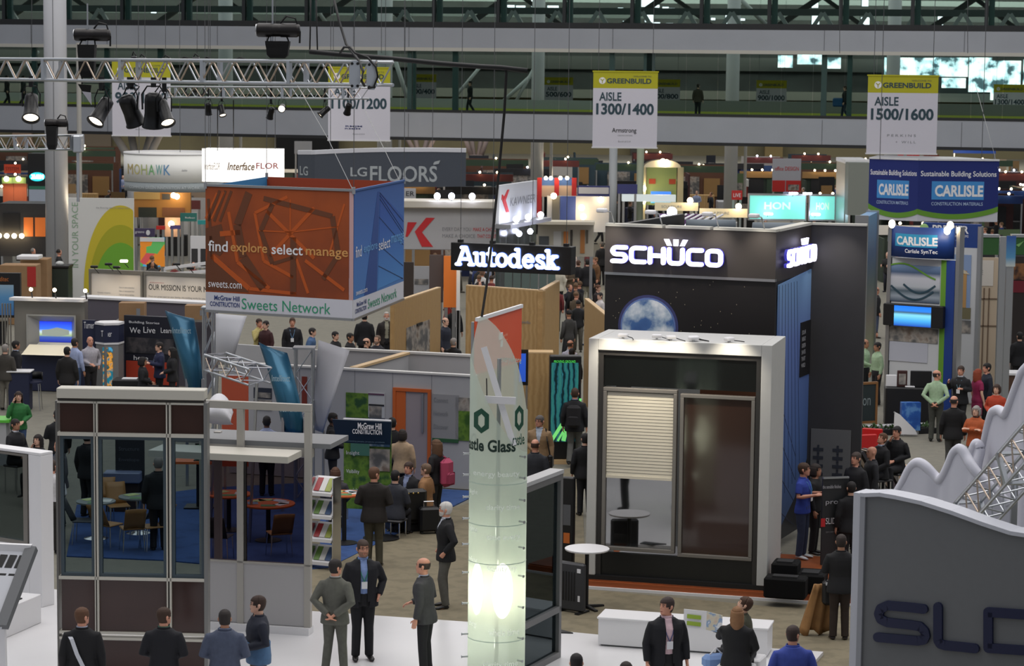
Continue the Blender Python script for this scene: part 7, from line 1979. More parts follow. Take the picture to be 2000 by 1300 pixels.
        if style in ('long','bob'):
            low=.79 if style=='long' else .865
            rows=[]
            for k in range(9):
                z=.965+(low-.965)*k/8;w_=1.0+.12*math.sin(math.pi*k/8)-(.3 if k==8 else 0)+.03*(-1)**k
                rows.append([tuple(hd(.050*w_*math.cos(R(a)),.008+.064*w_*math.sin(R(a)),z)) for a in range(-28,209,18)])
            hb.sheet(rows)
        me=hb.mesh('hair',mh,True);bmm=bmesh.new();bmm.from_mesh(me);lo_=[v for v in bmm.verts if not v.link_faces];bmesh.ops.delete(bmm,geom=lo_,context='VERTS');bmm.to_mesh(me);bmm.free()
        c=part('hair',me);s_=c.modifiers.new('thickness','SOLIDIFY');s_.thickness=.008*H if style !='bald' else .006*H;s_.offset=-.6
        if style=='bun':MB().ball(tuple(hd(0,.066,.945)),.026*H).build('hair_bun',mh,o,True)
        if style=='pony':m=MB();limb(m,[hd(0,.055,.96),hd(0,.08,.94),hd(0,.075,.87),hd(0,.065,.82)],[.014*H,.02*H,.018*H,.006*H]);m.build('ponytail',mh,o,True)
    if lod==0 or abs(((turn+yaw+180)%360)-180)<110:
        for sx in (-1,1):
            m=MB().ball(tuple(hd(sx*.0175,-.0505,.9365)),.0055*H,.004*H,.004*H,8,5).build('eye',mat('eye_dark',(34,28,26),.3),o,True)
            m=MB();limb(m,[hd(sx*.010,-.0555,.948),hd(sx*.019,-.055,.9505),hd(sx*.028,-.047,.947)],[.002*H,.003*H,.0015*H],6);m.build('eyebrow',mh,o,True)
        m=MB();limb(m,[hd(-.015,-.054,.896),hd(0,-.0605,.8955),hd(.015,-.054,.896)],[.001*H,.0035*H,.001*H],6);m.build('mouth',mat('lip_brown',(138,76,66),.5),o,True)
    if beard:
        m=MB();G=headgrid(1.05);vs=[];fs=[]
        for i,(z,row) in enumerate(G):vs+=[tuple(hd(x,y,z)) for x,y,a in row]
        for i in range(len(G)-1):
            for t_ in range(28):
                z=(G[i][0]+G[i+1][0])/2;f=math.sin(R(G[i][1][t_][2]+6))
                if z<.906 and f<-.05 and not (.889<z<.9 and f<-.9):fs.append((i*29+t_,i*29+t_+1,(i+1)*29+t_+1,(i+1)*29+t_))
        m.add(vs,fs);me=m.mesh('beard',cmat('hair',beard),True);bmm=bmesh.new();bmm.from_mesh(me);bmesh.ops.delete(bmm,geom=[v for v in bmm.verts if not v.link_faces],context='VERTS');bmm.to_mesh(me);bmm.free()
        c=part('beard',me);s_=c.modifiers.new('thickness','SOLIDIFY');s_.thickness=.006
    if glasses:
        m=MB()
        for sx in (-1,1):
            m.tube([hd(sx*.0175+.0125*math.cos(a*math.pi/6),-.0585,.9365+.009*math.sin(a*math.pi/6)) for a in range(13)],.0012*H,5)
            m.tube([hd(sx*.030,-.058,.938),hd(sx*.047,-.02,.94),hd(sx*.049,.01,.938)],.0013*H,5)
        m.tube([hd(-.006,-.06,.938),hd(.006,-.06,.938)],.0012*H,5);m.build('glasses',M_black,o)
    if lanyard:
        fy=-(.066+.018);m=MB()
        m.tube([up((-.040,-.005,.845)),up((-.036,-.058,.80)),up((-.022,fy,.73)),up((0,fy-.004,.665))],.0035*H,6);m.tube([up((.040,-.005,.845)),up((.036,-.058,.80)),up((.022,fy,.73)),up((0,fy-.004,.665))],.0035*H,6)
        m.build('lanyard',cmat('ribbon',lanyard),o);q=up((0,fy-.008,.645));MB().box(q.x-.045,q.x+.045,q.y-.006,q.y,q.z-.06,q.z+.05).build('name_badge',M_white_print,o)
    o['J']=0;del o['J']
    PJ[label]=(o,up,J,H)
    return o
PJ={}
def carried(label,name,cat,who,at_,fn,group=None):
    "a thing held or worn by a person: a top-level object placed at a point given in that person's own frame"
    po,up,J,H=PJ[who]
    q=Matrix.Rotation(po.rotation_euler.z,3,'Z')@ Vector(at_)
    o=thing(name,label,cat,po.location+q,po.rotation_euler.z,group);fn(o);return o
def wrist(who,i):return PJ[who][2][i][2]

# ---- the people in front
BK=(19,19,23);NV=(22,25,40)
P1='man seen from behind in black jacket with white bag strap across his back'
person(P1,160,1186,H=1.79,turn=184,tc=(16,16,19),hair=('short',(92,62,42)),skin='ruddy',lod=0,yaw=-38,z0=.07,shirt=(176,186,206),stand='wide')
def strap(o):
    m=MB();m.sheet([[(x,y,z) for x,y,z in row] for row in ([(.16,.02,1.44-1.1),(.10,.145,1.40-1.1),(.03,.165,1.20-1.1),(-.06,.155,1.0-1.1),(-.15,.11,.86-1.1)],[(.205,.02,1.42-1.1),(.15,.145,1.38-1.1),(.08,.167,1.18-1.1),(-.01,.16,.98-1.1),(-.10,.13,.84-1.1)])]);c=m.build('strap',mat('strap_white',(206,208,214),.7),o);s_=c.modifiers.new('thickness','SOLIDIFY');s_.thickness=.008
    MB().rbox(-.32,-.10,.06,.16,-.55,-.24,.03).build('bag_body',M_black,o)
carried('white-strapped shoulder bag of the black-jacketed man at the facade sample','shoulder_bag','bag',P1,(0,0,1.1),strap)
P2_='man seen from behind in black-navy suit with green collar at the facade sample'
person(P2_,320,1186,wide=1.1,H=1.78,turn=176,tc=(18,19,26),hair=('short',(62,42,30)),skin='ruddy',lod=0,yaw=-35,z0=.07,shirt=(70,110,90),stand='wide',arms=('front','front'))
P3_='man seen from behind in slate blue suit jacket with cropped dark hair'
person(P3_,439,1190,wide=1.16,H=1.76,turn=182,tc=(72,80,100),hair=('short',(40,33,30)),skin='tan',lod=0,z0=.07,shirt=(120,132,156),arms=('front','front'))
P4_='man in profile with glasses and navy and blue fleece jacket at the steel frame plinth'
o=person(P4_,504,1163,wide=1.14,H=1.78,turn=-70,top='fleece',tc=(30,34,48),hair=('short',(56,38,30)),skin='light',lod=0,z0=.07,glasses=True,arms=('front','front'),legs=(96,80,62),yaw=-15)
m=MB();up_=PJ[P4_][1];loft(m,[(up_((0,.004,z)),EX,EY,rx*2.06,ry*2.0) for z,rx,ry in ((.474,.116,.086),(.53,.118,.087),(.60,.112,.081),(.64,.112,.082))],20);m.build('blue_fleece_band',cmat('cloth',(74,108,144)),o,True)
P5_='man in grey-green suit standing with hands clasped behind his back'
person(P5_,655,1092,H=1.77,turn=165,tc=(92,92,84),legs=(88,88,80),hair=('short',(34,28,26)),skin='ruddy',lod=0,z0=.07,arms=('back','back'),stand='wide',yaw=-30,shirt=(190,190,190))
P6_='bearded man facing us in dark suit with blue shirt and green lanyard, hand in pocket'
person(P6_,709,1054,H=1.88,turn=12,tc=(20,20,27),legs=(18,18,23),hair=('short',(64,48,40)),skin='ruddy',lod=0,z0=.07,arms=('down','pocket'),shirt=(128,150,200),opening='open',lanyard=(44,130,96),glasses=True,beard=(150,112,92),stand='stand',yaw=8,wide=1.1)
P7_='balding man in dark grey suit turned left with one hand lowered'
person(P7_,825,1089,wide=1.12,H=1.78,turn=-108,tc=(58,58,60),legs=(22,22,25),hair=('bald',(52,40,34)),skin='ruddy',lod=0,z0=.07,arms=('front','down'),shirt=(180,190,210),yaw=5,lean=(0,-.02),opening='v')
P8_='white-haired bearded man in black blazer and grey trousers standing on the tan carpet'
person(P8_,869,None,1186,H=1.83,turn=-78,tc=(17,17,20),legs=(86,84,78),hair=('short',(206,202,196)),skin='ruddy',lod=0,arms=('pocket','pocket'),shirt=(196,200,208),opening='v',beard=(196,190,182),stand='bent',yaw=-20)
P9_='man seen from behind in brown-black coat and olive trousers by the lounge carpet'
person(P9_,730,None,1106,wide=1.14,H=1.86,turn=178,tc=(32,27,24),legs=(66,62,48),hair=('short',(92,64,46)),skin='ruddy',lod=0,arms=('front','front'),stand='stand',yaw=-40)
P10_='man in black suit and open pink shirt looking left in front of the bench'
person(P10_,1303,1166,wide=1.15,H=1.80,turn=14,tc=(17,18,24),legs=(18,18,22),hair=('short',(58,44,40)),skin='ruddy',lod=0,z0=.07,shirt=(222,190,196),opening='open',arms=('down','down'),yaw=-68,lanyard=(70,84,130))
P11_='woman with long light brown hair in black jacket seated with her back to us'
person(P11_,1440,1184,wide=1.2,H=1.68,turn=160,tc=(17,17,20),legs=(22,22,26),hair=('long',(136,98,66)),skin='light',lod=0,z0=.07,stand='sit',arms=('lap','reach'),yaw=20)
P12_='person with brown hair in olive shirt reading behind the long-haired seated woman'
person(P12_,1446,1163,H=1.74,turn=-112,top='shirt',tc=(72,72,56),legs=(40,40,44),hair=('short',(70,46,32)),skin='light',lod=0,z0=.0,stand='sit',arms=('hold','reach'),yaw=10,lean=(0,-.05),pitch=-20)
def leaflet(o):
    a=MB().add([(-.34,0,0),(0,.04,-.03),(0,.10,.24),(-.34,.06,.27),(-.34,.012,0),(0,.052,-.03),(0,.112,.24),(-.34,.072,.27)],[(0,1,2,3),(7,6,5,4),(0,4,5,1),(1,5,6,2),(2,6,7,3),(3,7,4,0)]).build('left_page',M_white,o)
    b=MB().add([(0,.04,-.03),(.24,-.02,-.06),(.24,.04,.20),(0,.10,.24),(0,.052,-.03),(.24,-.008,-.06),(.24,.052,.20),(0,.112,.24)],[(0,1,2,3),(7,6,5,4),(0,4,5,1),(1,5,6,2),(2,6,7,3),(3,7,4,0)]).build('right_page',ramp_mat('page_pictures',0,[(0,(196,120,110)),(.45,(206,200,180)),(.55,(120,150,190)),(.62,(220,222,224))],.5,kind='noise',scale=9,sharp=False),o)
    for z in (.04,.14):MB().add([(-.29,-.004+z*.2,z),(-.08,.018+z*.2,z-.02),(-.08,.03+z*.2,z+.04),(-.29,.01+z*.2,z+.06)],[(0,1,2,3)]).build('green_picture',mat('page_green',(150,176,60),.5),a)
po_=PJ[P12_][0];q=po_.location+(Matrix.Rotation(po_.rotation_euler.z,3,'Z')@(wrist(P12_,1)))+Vector((-.10,-.06,.02));o=thing('open_brochure','open white brochure with green pictures held up above the bench','brochure',q,R(-8));leaflet(o)
q=at(1398,1290,35.3);o=thing('blue_bag','pale blue bag on the lap of the woman seated on the bench','bag',q,R(20));MB().rbox(-.2,.2,-.12,.12,-.1,.1,.05).build('bag_body',mat('bag_pale_blue',(120,150,200),.7),o);MB().tube([(-.1,0,.1),(0,0,.2),(.1,0,.1)],.012,6).build('handle',M_white,o)
st=thing('low_stool','low white stool block under the woman with long light brown hair','stool',(PJ[P11_][0].location.x,PJ[P11_][0].location.y+.05,.07),R(-20));MB().rbox(-.26,.26,-.22,.22,0,.40,.02).build('block',M_white,st)
st=thing('low_stool','low white stool block under the person in olive shirt','stool',(PJ[P12_][0].location.x,PJ[P12_][0].location.y+.05,.0),R(-20));MB().rbox(-.26,.26,-.22,.22,.0,.41,.02).build('block',M_white,st)
P13_='man seen from behind in bright blue shirt at the platform corner'
person(P13_,1549,1221,wide=1.22,H=1.78,turn=186,top='shirt',tc=(58,76,160),hair=('short',(58,44,40)),skin='ruddy',lod=0,z0=.0,arms=('front','front'),yaw=-40)
P14_='dark-haired person whose head just shows at the bottom edge beside the sample wall'
person(P14_,1126,1276,H=1.72,turn=180,tc=BK,hair=('short',(26,22,22)),lod=0,z0=.0)
P14b='person whose hair barely shows at the bottom edge left of the pink shirt'
person(P14b,1223,1292,H=1.72,turn=180,tc=BK,hair=('short',(40,30,26)),lod=0,z0=.0)
P15_='man seen from behind in black jacket and dark brown trousers carrying a tan coat'
person(P15_,1638,None,1249,H=1.74,turn=178,tc=(20,20,22),legs=(46,34,26),shoes=(42,32,26),hair=('short',(48,38,34)),skin='tan',lod=0,arms=('down','hold'),stand='stand',yaw=-10)
q=gnd(1600,1232);D_=q.y
o=thing('tan_coat','tan coat draped over the arm of the man in brown trousers','coat',at(1598,1160,38.6),R(10))
G=[[((.02-.16*k/8+(.16+.016*k)*(i/10-.25)*2),.05*math.sin(i*1.9+.2*k)*(.4+k/8),.16-.80*k/8-.05*math.sin(i*1.3)*k/8) for i in range(11)] for k in range(9)]
MB().sheet(G,.06).build('coat_cloth',mat('coat_tan',(150,110,66),.85,noise=.15,scale=6),o,True)
q=at(1622,1140,38.5);o=thing('bag','black bag with pale tags hanging at the side of the man with the tan coat','bag',q,0);MB().rbox(-.13,.13,-.1,.1,-.34,.06,.04).build('bag_body',M_black,o);MB().box(-.09,-.02,-.115,-.10,.0,.05).build('tag',M_white_print,o);MB().box(.02,.10,-.115,-.10,-.0,.05).build('tag',M_white_print,o);MB().tube([(-.08,0,.05),(.0,.02,.32),(.08,0,.05)],.014,6).build('handle',M_rubber,o)
P16_='man in royal blue polo shirt and jeans with white shoes beside the dark tower'
person(P16_,1566,None,1090,H=1.80,turn=62,top='polo',tc=(44,66,156),legs=(46,58,84),shoes=(200,204,208),hair=('short',(70,50,36)),skin='ruddy',lod=0,arms=('hold','hold'),lanyard=(90,150,200),yaw=20,z0=.16)
P17_='woman in black standing behind the blue polo shirt man'
person(P17_,1589,None,1082,H=1.72,turn=70,top='sweater',tc=(18,18,20),legs=(18,18,22),hair=('bob',(38,28,24)),skin='tan',lod=1,arms=('down','hold'),z0=.16)
P18_='grey-haired man with glasses in tan jacket carrying a dark shoulder bag'
person(P18_,1054,811,H=1.80,turn=-8,tc=(150,122,90),legs=(120,112,96),hair=('short',(92,86,84)),skin='ruddy',lod=0,shirt=(176,186,200),opening='v',arms=('front','down'),stand='walk',glasses=True,yaw=-25)
carried('dark shoulder bag of the man in the tan jacket','shoulder_bag','bag',P18_,(.24,.02,.92),lambda o:(MB().rbox(-.05,.06,-.16,.16,-.25,.05,.03).build('bag_body',M_black,o),MB().tube([(0,-.1,.05),(-.05,-.16,.35),(-.10,-.05,.60),(-.04,.1,.3),(0,.1,.05)],.014,6).build('strap',M_rubber,o)))
P19_='man in black with black backpack walking away past the lit kiosk'
person(P19_,1121,None,910,H=1.83,turn=172,tc=(24,24,28),legs=(92,92,88),hair=('short',(70,50,38)),lod=0,stand='walk',shirt=(90,110,150),skin='ruddy')
carried('black backpack on the man walking past the lit kiosk','backpack','backpack',P19_,(0,.20,1.22),lambda o:(MB().rbox(-.16,.16,-.06,.12,-.28,.24,.06).build('pack_body',mat('backpack_black',(26,25,28),.8),o),MB().rbox(-.12,.12,.10,.17,-.24,.0,.03).build('front_pocket',mat('backpack_black',(26,25,28),.8),o)))
P20_='woman in black coat reading in front of the plywood wall'
person(P20_,1058,714,H=1.70,turn=-75,tc=(24,24,28),legs=(20,20,22),hair=('bob',(74,52,38)),lod=1,arms=('hold','hold'),yaw=-5,pitch=-18,top='coat')
P21_='long-haired woman in black with pink backpack by the lounge'
person(P21_,852,858,H=1.72,turn=-120,top='sweater',tc=(20,20,23),legs=(34,34,36),hair=('long',(96,68,46)),lod=0,arms=('front','front'),stand='stand')
carried('pink backpack worn by the long-haired woman in black','backpack','backpack',P21_,(-.02,.19,1.10),lambda o:(MB().rbox(-.17,.17,-.05,.15,-.32,.26,.08).build('pack_body',mat('backpack_pink',(178,70,100),.8),o),MB().rbox(-.13,.13,.13,.19,-.28,-.02,.04).build('front_pocket',mat('backpack_pink2',(160,62,90),.8),o),MB().tube([(-.12,-.04,.24),(-.12,-.2,.30),(-.12,-.24,.0)],.02,6).build('strap',mat('backpack_pink2',(160,62,90),.8),o)))
def crowd(*rows):
    for r in rows:
        o=person(**r)
        if r.get('stand')=='sit':
            z=r.get('z0',0);hs=.262*r['H']-.085;c=thing('seat','dark seat under the '+' '.join(r['label'].split()[:11]),'seat',(o.location.x,o.location.y,0),o.rotation_euler.z,'dark seats under the seated visitors')
            MB().rbox(-.2,.2,-.2,.2,z+hs-.05,z+hs,.02).build('cushion',M_char,c)
            for x,y in ((-.16,-.16),(.16,-.16),(-.16,.16),(.16,.16)):MB().tube([(x,y,0),(x,y,z+hs-.05)],.014,6).build('leg',M_chrome,c)
B_=dict(tc=BK,legs=(24,24,28),lod=1)
crowd(
 dict(B_,label='seated man in dark suit turning to his neighbour beside the armchair',u=798,vh=902,H=1.76,turn=-30,stand='sit',shirt=(130,140,170),opening='v',hair=('short',(60,42,34)),skin='ruddy',arms=('lap','lap')),
 dict(B_,label='seated dark-haired man in grey jacket seen from behind beside the poster stand',u=772,vh=918,H=1.74,turn=160,stand='sit',tc=(48,50,58),hair=('short',(26,22,22)),arms=('lap','lap')),
 dict(B_,label='seated person in tan jacket with hands clasped by the long-haired woman',u=832,vh=905,H=1.74,turn=-110,stand='sit',tc=(150,110,72),hair=('short',(110,88,70)),arms=('front','front')),
 dict(B_,label='woman in beige jacket standing with dark curly hair behind the navy header stand',u=786,vh=838,H=1.66,turn=170,tc=(176,150,122),hair=('bob',(42,34,30)),arms=('down','front')),
 dict(B_,label='man in black standing left of the navy header stand',u=650,vh=806,H=1.8,turn=90,hair=('short',(30,26,24)),arms=('front','front'),skin='dark'),
 dict(B_,label='person in black behind the orange door frame side of the header stand',u=766,vh=800,H=1.78,turn=200,D=50.5,hair=('short',(24,22,22))),
 dict(B_,label='seated person with brown hair in grey between the rack and header stand',u=655,vh=912,H=1.7,turn=180,stand='sit',tc=(60,58,62),hair=('bob',(84,56,40)),arms=('lap','lap')),
 dict(B_,label='man in pale blue shirt seen from behind above the canopy shelf',u=521,vh=812,H=1.74,turn=180,top='shirt',tc=(150,160,190),hair=('short',(30,26,26)),skin='dark'),
 dict(B_,label='woman in green sweater on the phone at the left edge',u=36,vh=764,H=1.68,turn=15,top='sweater',tc=(44,112,56),legs=(60,82,120),hair=('long',(50,36,30)),arms=('phone','front'),lod=0),
 dict(B_,label='man in black suit leaning forward at the left edge near the green sweater woman',u=30,vh=818,H=1.76,turn=60,stand='sit',shirt=(190,192,198),hair=('short',(38,30,28)),skin='tan',arms=('lap','lap'),z0=.25),
 dict(B_,label='smiling woman with black hood resting chin on hand near the left edge',u=74,vh=848,H=1.66,turn=-25,stand='sit',hair=('long',(34,26,24)),arms=('chin','lap'),z0=.2,lod=0,top='sweater'),
 dict(B_,label='man in white shirt and dark trousers seen from behind left of the facade sample',u=103,feet=1080,vh=None,H=1.78,turn=165,top='shirt',tc=(206,204,206),legs=(40,36,34),hair=('short',(62,48,40)),skin='ruddy',lod=0,arms=('front','front')),
 dict(B_,label='person in black jacket and jeans partly behind the facade sample edge',u=112,vh=800,H=1.72,turn=200,legs=(60,84,120),hair=('short',(32,26,24)),arms=('down','hold')),
 dict(B_,label='person in grey fleece at the left rim of the facade sample',u=116,vh=858,H=1.76,turn=-60,tc=(74,74,80),hair=('none',(60,50,40)),skin='ruddy'),
 dict(B_,label='grey-haired man in dark coat seen through the middle facade pane',u=310,feet=1075,vh=None,H=1.80,turn=190,tc=(22,24,28),hair=('short',(120,116,112)),lod=0),
 dict(B_,label='person in black coat with blue bag seen through the left facade pane',u=172,feet=1010,vh=None,H=1.78,turn=150,hair=('short',(40,34,30))),
 dict(B_,label='man in black suit seen from behind before the navy cabinets',u=131,vh=677,H=1.78,turn=170,tc=(24,22,22),hair=('short',(22,20,20))),
 dict(B_,label='man in pale blue shirt with short hair beside the black-suited man',u=146,vh=660,H=1.80,turn=150,top='shirt',tc=(160,172,206),legs=(60,80,112),hair=('short',(46,38,34)),skin='tan'),
 dict(B_,label='bald man in pale striped shirt standing left of the kiosk tower',u=176,vh=657,H=1.80,turn=30,top='shirt',tc=(176,172,178),legs=(34,32,34),hair=('none',(90,70,60)),skin='ruddy',arms=('front','pocket')),
 dict(B_,label='grey-haired man in olive grey suit at the left edge',u=10,vh=672,H=1.76,turn=170,tc=(62,58,52),legs=(110,106,96),hair=('short',(140,134,128))),
 dict(B_,label='man with white bag strap over black jacket near the left edge',u=31,vh=665,H=1.78,turn=120,hair=('short',(28,24,22)),shirt=(150,170,200),skin='tan'),
 dict(B_,label='seated dark-haired woman in black at the table below the Live lettering',u=279,vh=697,H=1.66,turn=100,stand='sit',hair=('bob',(24,20,20)),arms=('front','lap'),z0=.15,skin='tan'),
 dict(B_,label='man in navy jacket with pale lanyard facing the seated woman',u=311,vh=668,H=1.76,turn=-70,tc=(28,34,66),hair=('short',(36,28,26)),lanyard=(150,170,200),arms=('hold','hold')),
 dict(B_,label='woman with long black hair in black next to the tall teal banner',u=336,vh=678,H=1.68,turn=-80,hair=('long',(18,16,16)),arms=('front','front')),
 dict(B_,label='person in pale coat at the left edge under the orange-lettered sign',u=4,vh=569,H=1.76,turn=60,tc=(150,146,136),hair=('short',(40,32,28))),
 dict(B_,label='man in yellow and maroon shirt under the left part of the cube banner',u=506,vh=622,H=1.76,turn=40,top='shirt',tc=(196,182,118),hair=('short',(56,40,32)),skin='ruddy',arms=('chin','front')),
 dict(B_,label='dark-jacketed person beside the yellow shirt man under the cube banner',u=519,vh=626,H=1.74,turn=-40,tc=(60,28,30),hair=('short',(34,26,24))),
 dict(B_,label='man in dark sweater with lanyard facing us under the middle of the cube banner',u=571,vh=620,H=1.80,turn=5,top='sweater',tc=(26,26,32),hair=('short',(70,52,40)),lanyard=(120,160,200),skin='ruddy'),
 dict(B_,label='person with blue bag bending under the right part of the cube banner',u=614,vh=640,H=1.72,turn=90,tc=(70,100,140),hair=('short',(40,36,34)),lean=(0,-.08)),
 dict(B_,label='seated dark man under the cube banner, left of four in the row',u=655,vh=647,H=1.74,turn=60,stand='sit',hair=('short',(26,22,22)),z0=.4),
 dict(B_,label='seated dark man under the cube banner, second of four in the row',u=684,vh=650,H=1.74,turn=70,stand='sit',hair=('short',(30,26,24)),z0=.4,skin='tan'),
 dict(B_,label='seated balding person under the cube banner, third of four in the row',u=716,vh=660,H=1.74,turn=100,stand='sit',hair=('bald',(30,26,24)),z0=.35),
 dict(B_,label='seated grey-bearded man under the cube banner, rightmost of the row',u=737,vh=655,H=1.74,turn=-40,stand='sit',tc=(40,40,48),hair=('thin',(110,90,76)),beard=(140,120,108),z0=.3),
 dict(B_,label='tall person in black standing under the right corner of the cube banner',u=712,vh=610,H=1.82,turn=180,hair=('short',(22,20,20))),
 dict(B_,label='white-bearded man in brown jacket facing us left of the slanting plywood wall',u=755,vh=609,H=1.80,turn=8,tc=(40,34,32),shirt=(150,146,128),opening='open',hair=('thin',(180,176,170)),beard=(206,202,198),skin='ruddy'),
 dict(B_,label='seated man with white hair in black in the plywood opening',u=886,vh=660,H=1.74,turn=150,stand='sit',hair=('short',(150,144,140)),z0=.3),
 dict(B_,label='balding man in dark suit with lanyard in the plywood opening',u=886,vh=594,H=1.78,turn=20,hair=('bald',(60,50,44)),lanyard=(150,180,200),skin='ruddy'),
 dict(B_,label='man in red sweater behind the plywood opening',u=875,vh=571,H=1.76,turn=100,top='sweater',tc=(150,42,36),hair=('short',(90,70,56)),skin='ruddy'),
 dict(B_,label='dark-suited man with grey hair in front of the plywood opening',u=870,vh=620,H=1.76,turn=60,tc=(34,38,52),hair=('bald',(70,66,64))),
 dict(B_,label='man in white shirt standing behind the wide plywood wall, left of two',u=942,vh=527,H=1.78,turn=170,top='shirt',tc=(206,204,200),hair=('short',(120,90,70)),skin='ruddy'),
 dict(B_,label='man in white shirt standing behind the wide plywood wall, right of two',u=971,vh=529,H=1.78,turn=170,top='shirt',tc=(208,206,202),hair=('short',(60,48,40)),skin='ruddy'),
 dict(B_,label='person in cream jacket and black trousers below the right end of the black lit sign',u=1091,feet=609,vh=None,H=1.76,turn=150,tc=(196,190,172),legs=(20,20,22),hair=('short',(50,40,34)),arms=('hold','front')),
 dict(B_,label='man in long black coat and khaki trousers walking behind the plywood stand',u=1146,feet=602,vh=None,H=1.9,turn=180,legs=(140,136,118),hair=('short',(34,28,26)),stand='walk'),
 dict(B_,label='man in brown jacket talking in the group left of the dark tower',u=1163,vh=502,H=1.76,turn=-60,tc=(110,76,46),hair=('short',(120,84,54)),skin='ruddy'),
 dict(B_,label='person in white top in the group left of the dark tower',u=1120,vh=486,H=1.7,turn=60,top='sweater',tc=(196,180,176),hair=('short',(90,60,44))),
 dict(B_,label='tall man in black in the group left of the dark tower',u=1176,vh=472,H=1.86,turn=200,hair=('short',(84,78,74))),
 dict(B_,label='dark-haired person in maroon in the group left of the dark tower',u=1148,vh=484,H=1.72,turn=100,tc=(86,36,42),hair=('bob',(70,44,32))),
 dict(B_,label='person in black turning away in the group left of the dark tower',u=1130,vh=508,H=1.74,turn=150,hair=('short',(80,54,40))),
 dict(B_,label='seated red-haired person at the foot of the small plywood wall',u=1168,vh=556,H=1.7,turn=60,tc=(40,30,30),hair=('short',(96,60,40)),stand='sit',z0=.3),
 dict(B_,label='person in white leaning at the small plywood wall',u=1172,vh=571,H=1.7,turn=-60,top='shirt',tc=(206,200,198),hair=('short',(40,34,32)),stand='sit',z0=.3),
 dict(B_,label='balding man with dark backpack between plywood and window frame',u=1114,vh=664,H=1.76,turn=150,top='shirt',tc=(190,190,204),hair=('bald',(70,56,48)),skin='ruddy'),
 dict(B_,label='dark-haired person just in front of the balding man above the lit kiosk',u=1117,vh=680,H=1.7,turn=180,hair=('short',(26,22,22))),
 dict(B_,label='person in black partly hidden by the left post of the big window',u=1143,vh=862,H=1.72,turn=190,hair=('short',(30,26,26)),D=49),
 dict(B_,label='man in dark jacket whose head shows behind the sample wall',u=1045,vh=890,H=1.76,turn=170,D=47,tc=(40,42,48),hair=('bald',(70,50,40)),skin='ruddy',stand='sit',z0=.55),
 dict(B_,label='man in pale green shirt left of two beside the narrow silver tower',u=1690,vh=662,H=1.78,turn=60,top='shirt',tc=(168,196,160),hair=('bald',(50,40,36)),skin='tan',arms=('front','down')),
 dict(B_,label='man in pale green shirt right of two beside the narrow silver tower',u=1714,vh=668,H=1.76,turn=-70,top='shirt',tc=(166,192,156),hair=('short',(30,26,26)),skin='tan'),
 dict(B_,label='man in pale green shirt and grey trousers with hands behind him at right',u=1826,feet=862,vh=None,H=1.80,turn=160,top='shirt',tc=(164,190,156),legs=(66,68,62),hair=('bald',(50,40,36)),skin='ruddy',arms=('back','back'),lod=0,yaw=-60),
 dict(B_,label='dark-suited man with pale lanyard gesturing beside the green shirt man',u=1877,vh=714,H=1.78,turn=-30,hair=('short',(60,46,38)),lanyard=(140,180,200),arms=('point','hold'),shirt=(200,200,204),skin='ruddy'),
 dict(B_,label='red-haired woman in magenta dress among the group at right',u=1911,vh=720,H=1.68,turn=110,top='tee',tc=(140,28,74),legs=(130,28,70),hair=('long',(140,62,36)),skirt=True),
 dict(B_,label='dark-haired man in navy suit behind the magenta dress woman',u=1928,vh=709,H=1.78,turn=-80,tc=(26,32,46),hair=('short',(28,24,22)),skin='ruddy'),
 dict(B_,label='woman in orange-red sweater holding a paper at right',u=1947,vh=750,H=1.68,turn=-30,top='sweater',tc=(176,62,34),hair=('bob',(62,44,36)),arms=('front','hold')),
 dict(B_,label='bald man seen from behind in long black jacket at right',u=1859,feet=926,vh=None,H=1.82,turn=172,tc=(17,17,20),legs=(72,72,70),hair=('bald',(50,44,42)),skin='ruddy',lod=0,yaw=-25),
 dict(B_,label='grey-haired woman in orange jacket with folded arms at right',u=1907,vh=792,H=1.70,turn=-35,tc=(176,86,44),hair=('bob',(150,144,140)),arms=('cross','cross'),shirt=(60,40,36),lod=0),
 dict(B_,label='man in black holding his chin behind the seated man at right',u=1752,vh=832,H=1.78,turn=-40,hair=('short',(34,30,30)),arms=('chin','front'),stand='sit',z0=.35,skin='ruddy',lod=0),
 dict(B_,label='seated man in dark suit looking down at right beside the red chairs',u=1721,vh=845,H=1.76,turn=-60,stand='sit',z0=.3,hair=('short',(96,66,44)),arms=('front','lap'),shirt=(170,180,200),skin='ruddy',lod=0,pitch=-20),
 dict(B_,label='bald seated man in grey by the leaning sample boards',u=1703,vh=872,H=1.74,turn=-80,stand='sit',z0=.2,tc=(40,40,44),hair=('none',(60,50,44)),skin='ruddy'),
 dict(B_,label='man with dark hair in black beside the dark wall foot',u=1672,vh=887,H=1.76,turn=-50,hair=('short',(70,58,52)),skin='ruddy',D=45.5,stand='sit',z0=.6),
 dict(B_,label='dark-haired person in black in front of the charcoal pull-up banner',u=1664,vh=906,H=1.72,turn=190,hair=('short',(26,22,22)),D=43.5),
 dict(B_,label='person in black behind the leaning boards near the dark wall',u=1648,vh=935,H=1.7,turn=40,top='tee',tc=(190,186,190),hair=('short',(40,32,30)),D=44.5,stand='sit',z0=.3),
 dict(B_,label='person in black seen right of the narrow silver tower',u=1712,vh=560,H=1.78,turn=100,tc=(24,24,28),legs=(70,80,104),hair=('bald',(90,70,60)),skin='ruddy'),
 dict(B_,label='man in dark suit with badge at the right edge below the brown photo',u=1984,vh=556,H=1.76,turn=10,hair=('short',(110,70,50)),skin='ruddy',lanyard=(150,160,170)),
 dict(B_,label='large dark-clothed person at the right edge behind the white counter',u=1992,vh=648,H=1.8,turn=190,hair=('short',(26,24,24))),
)
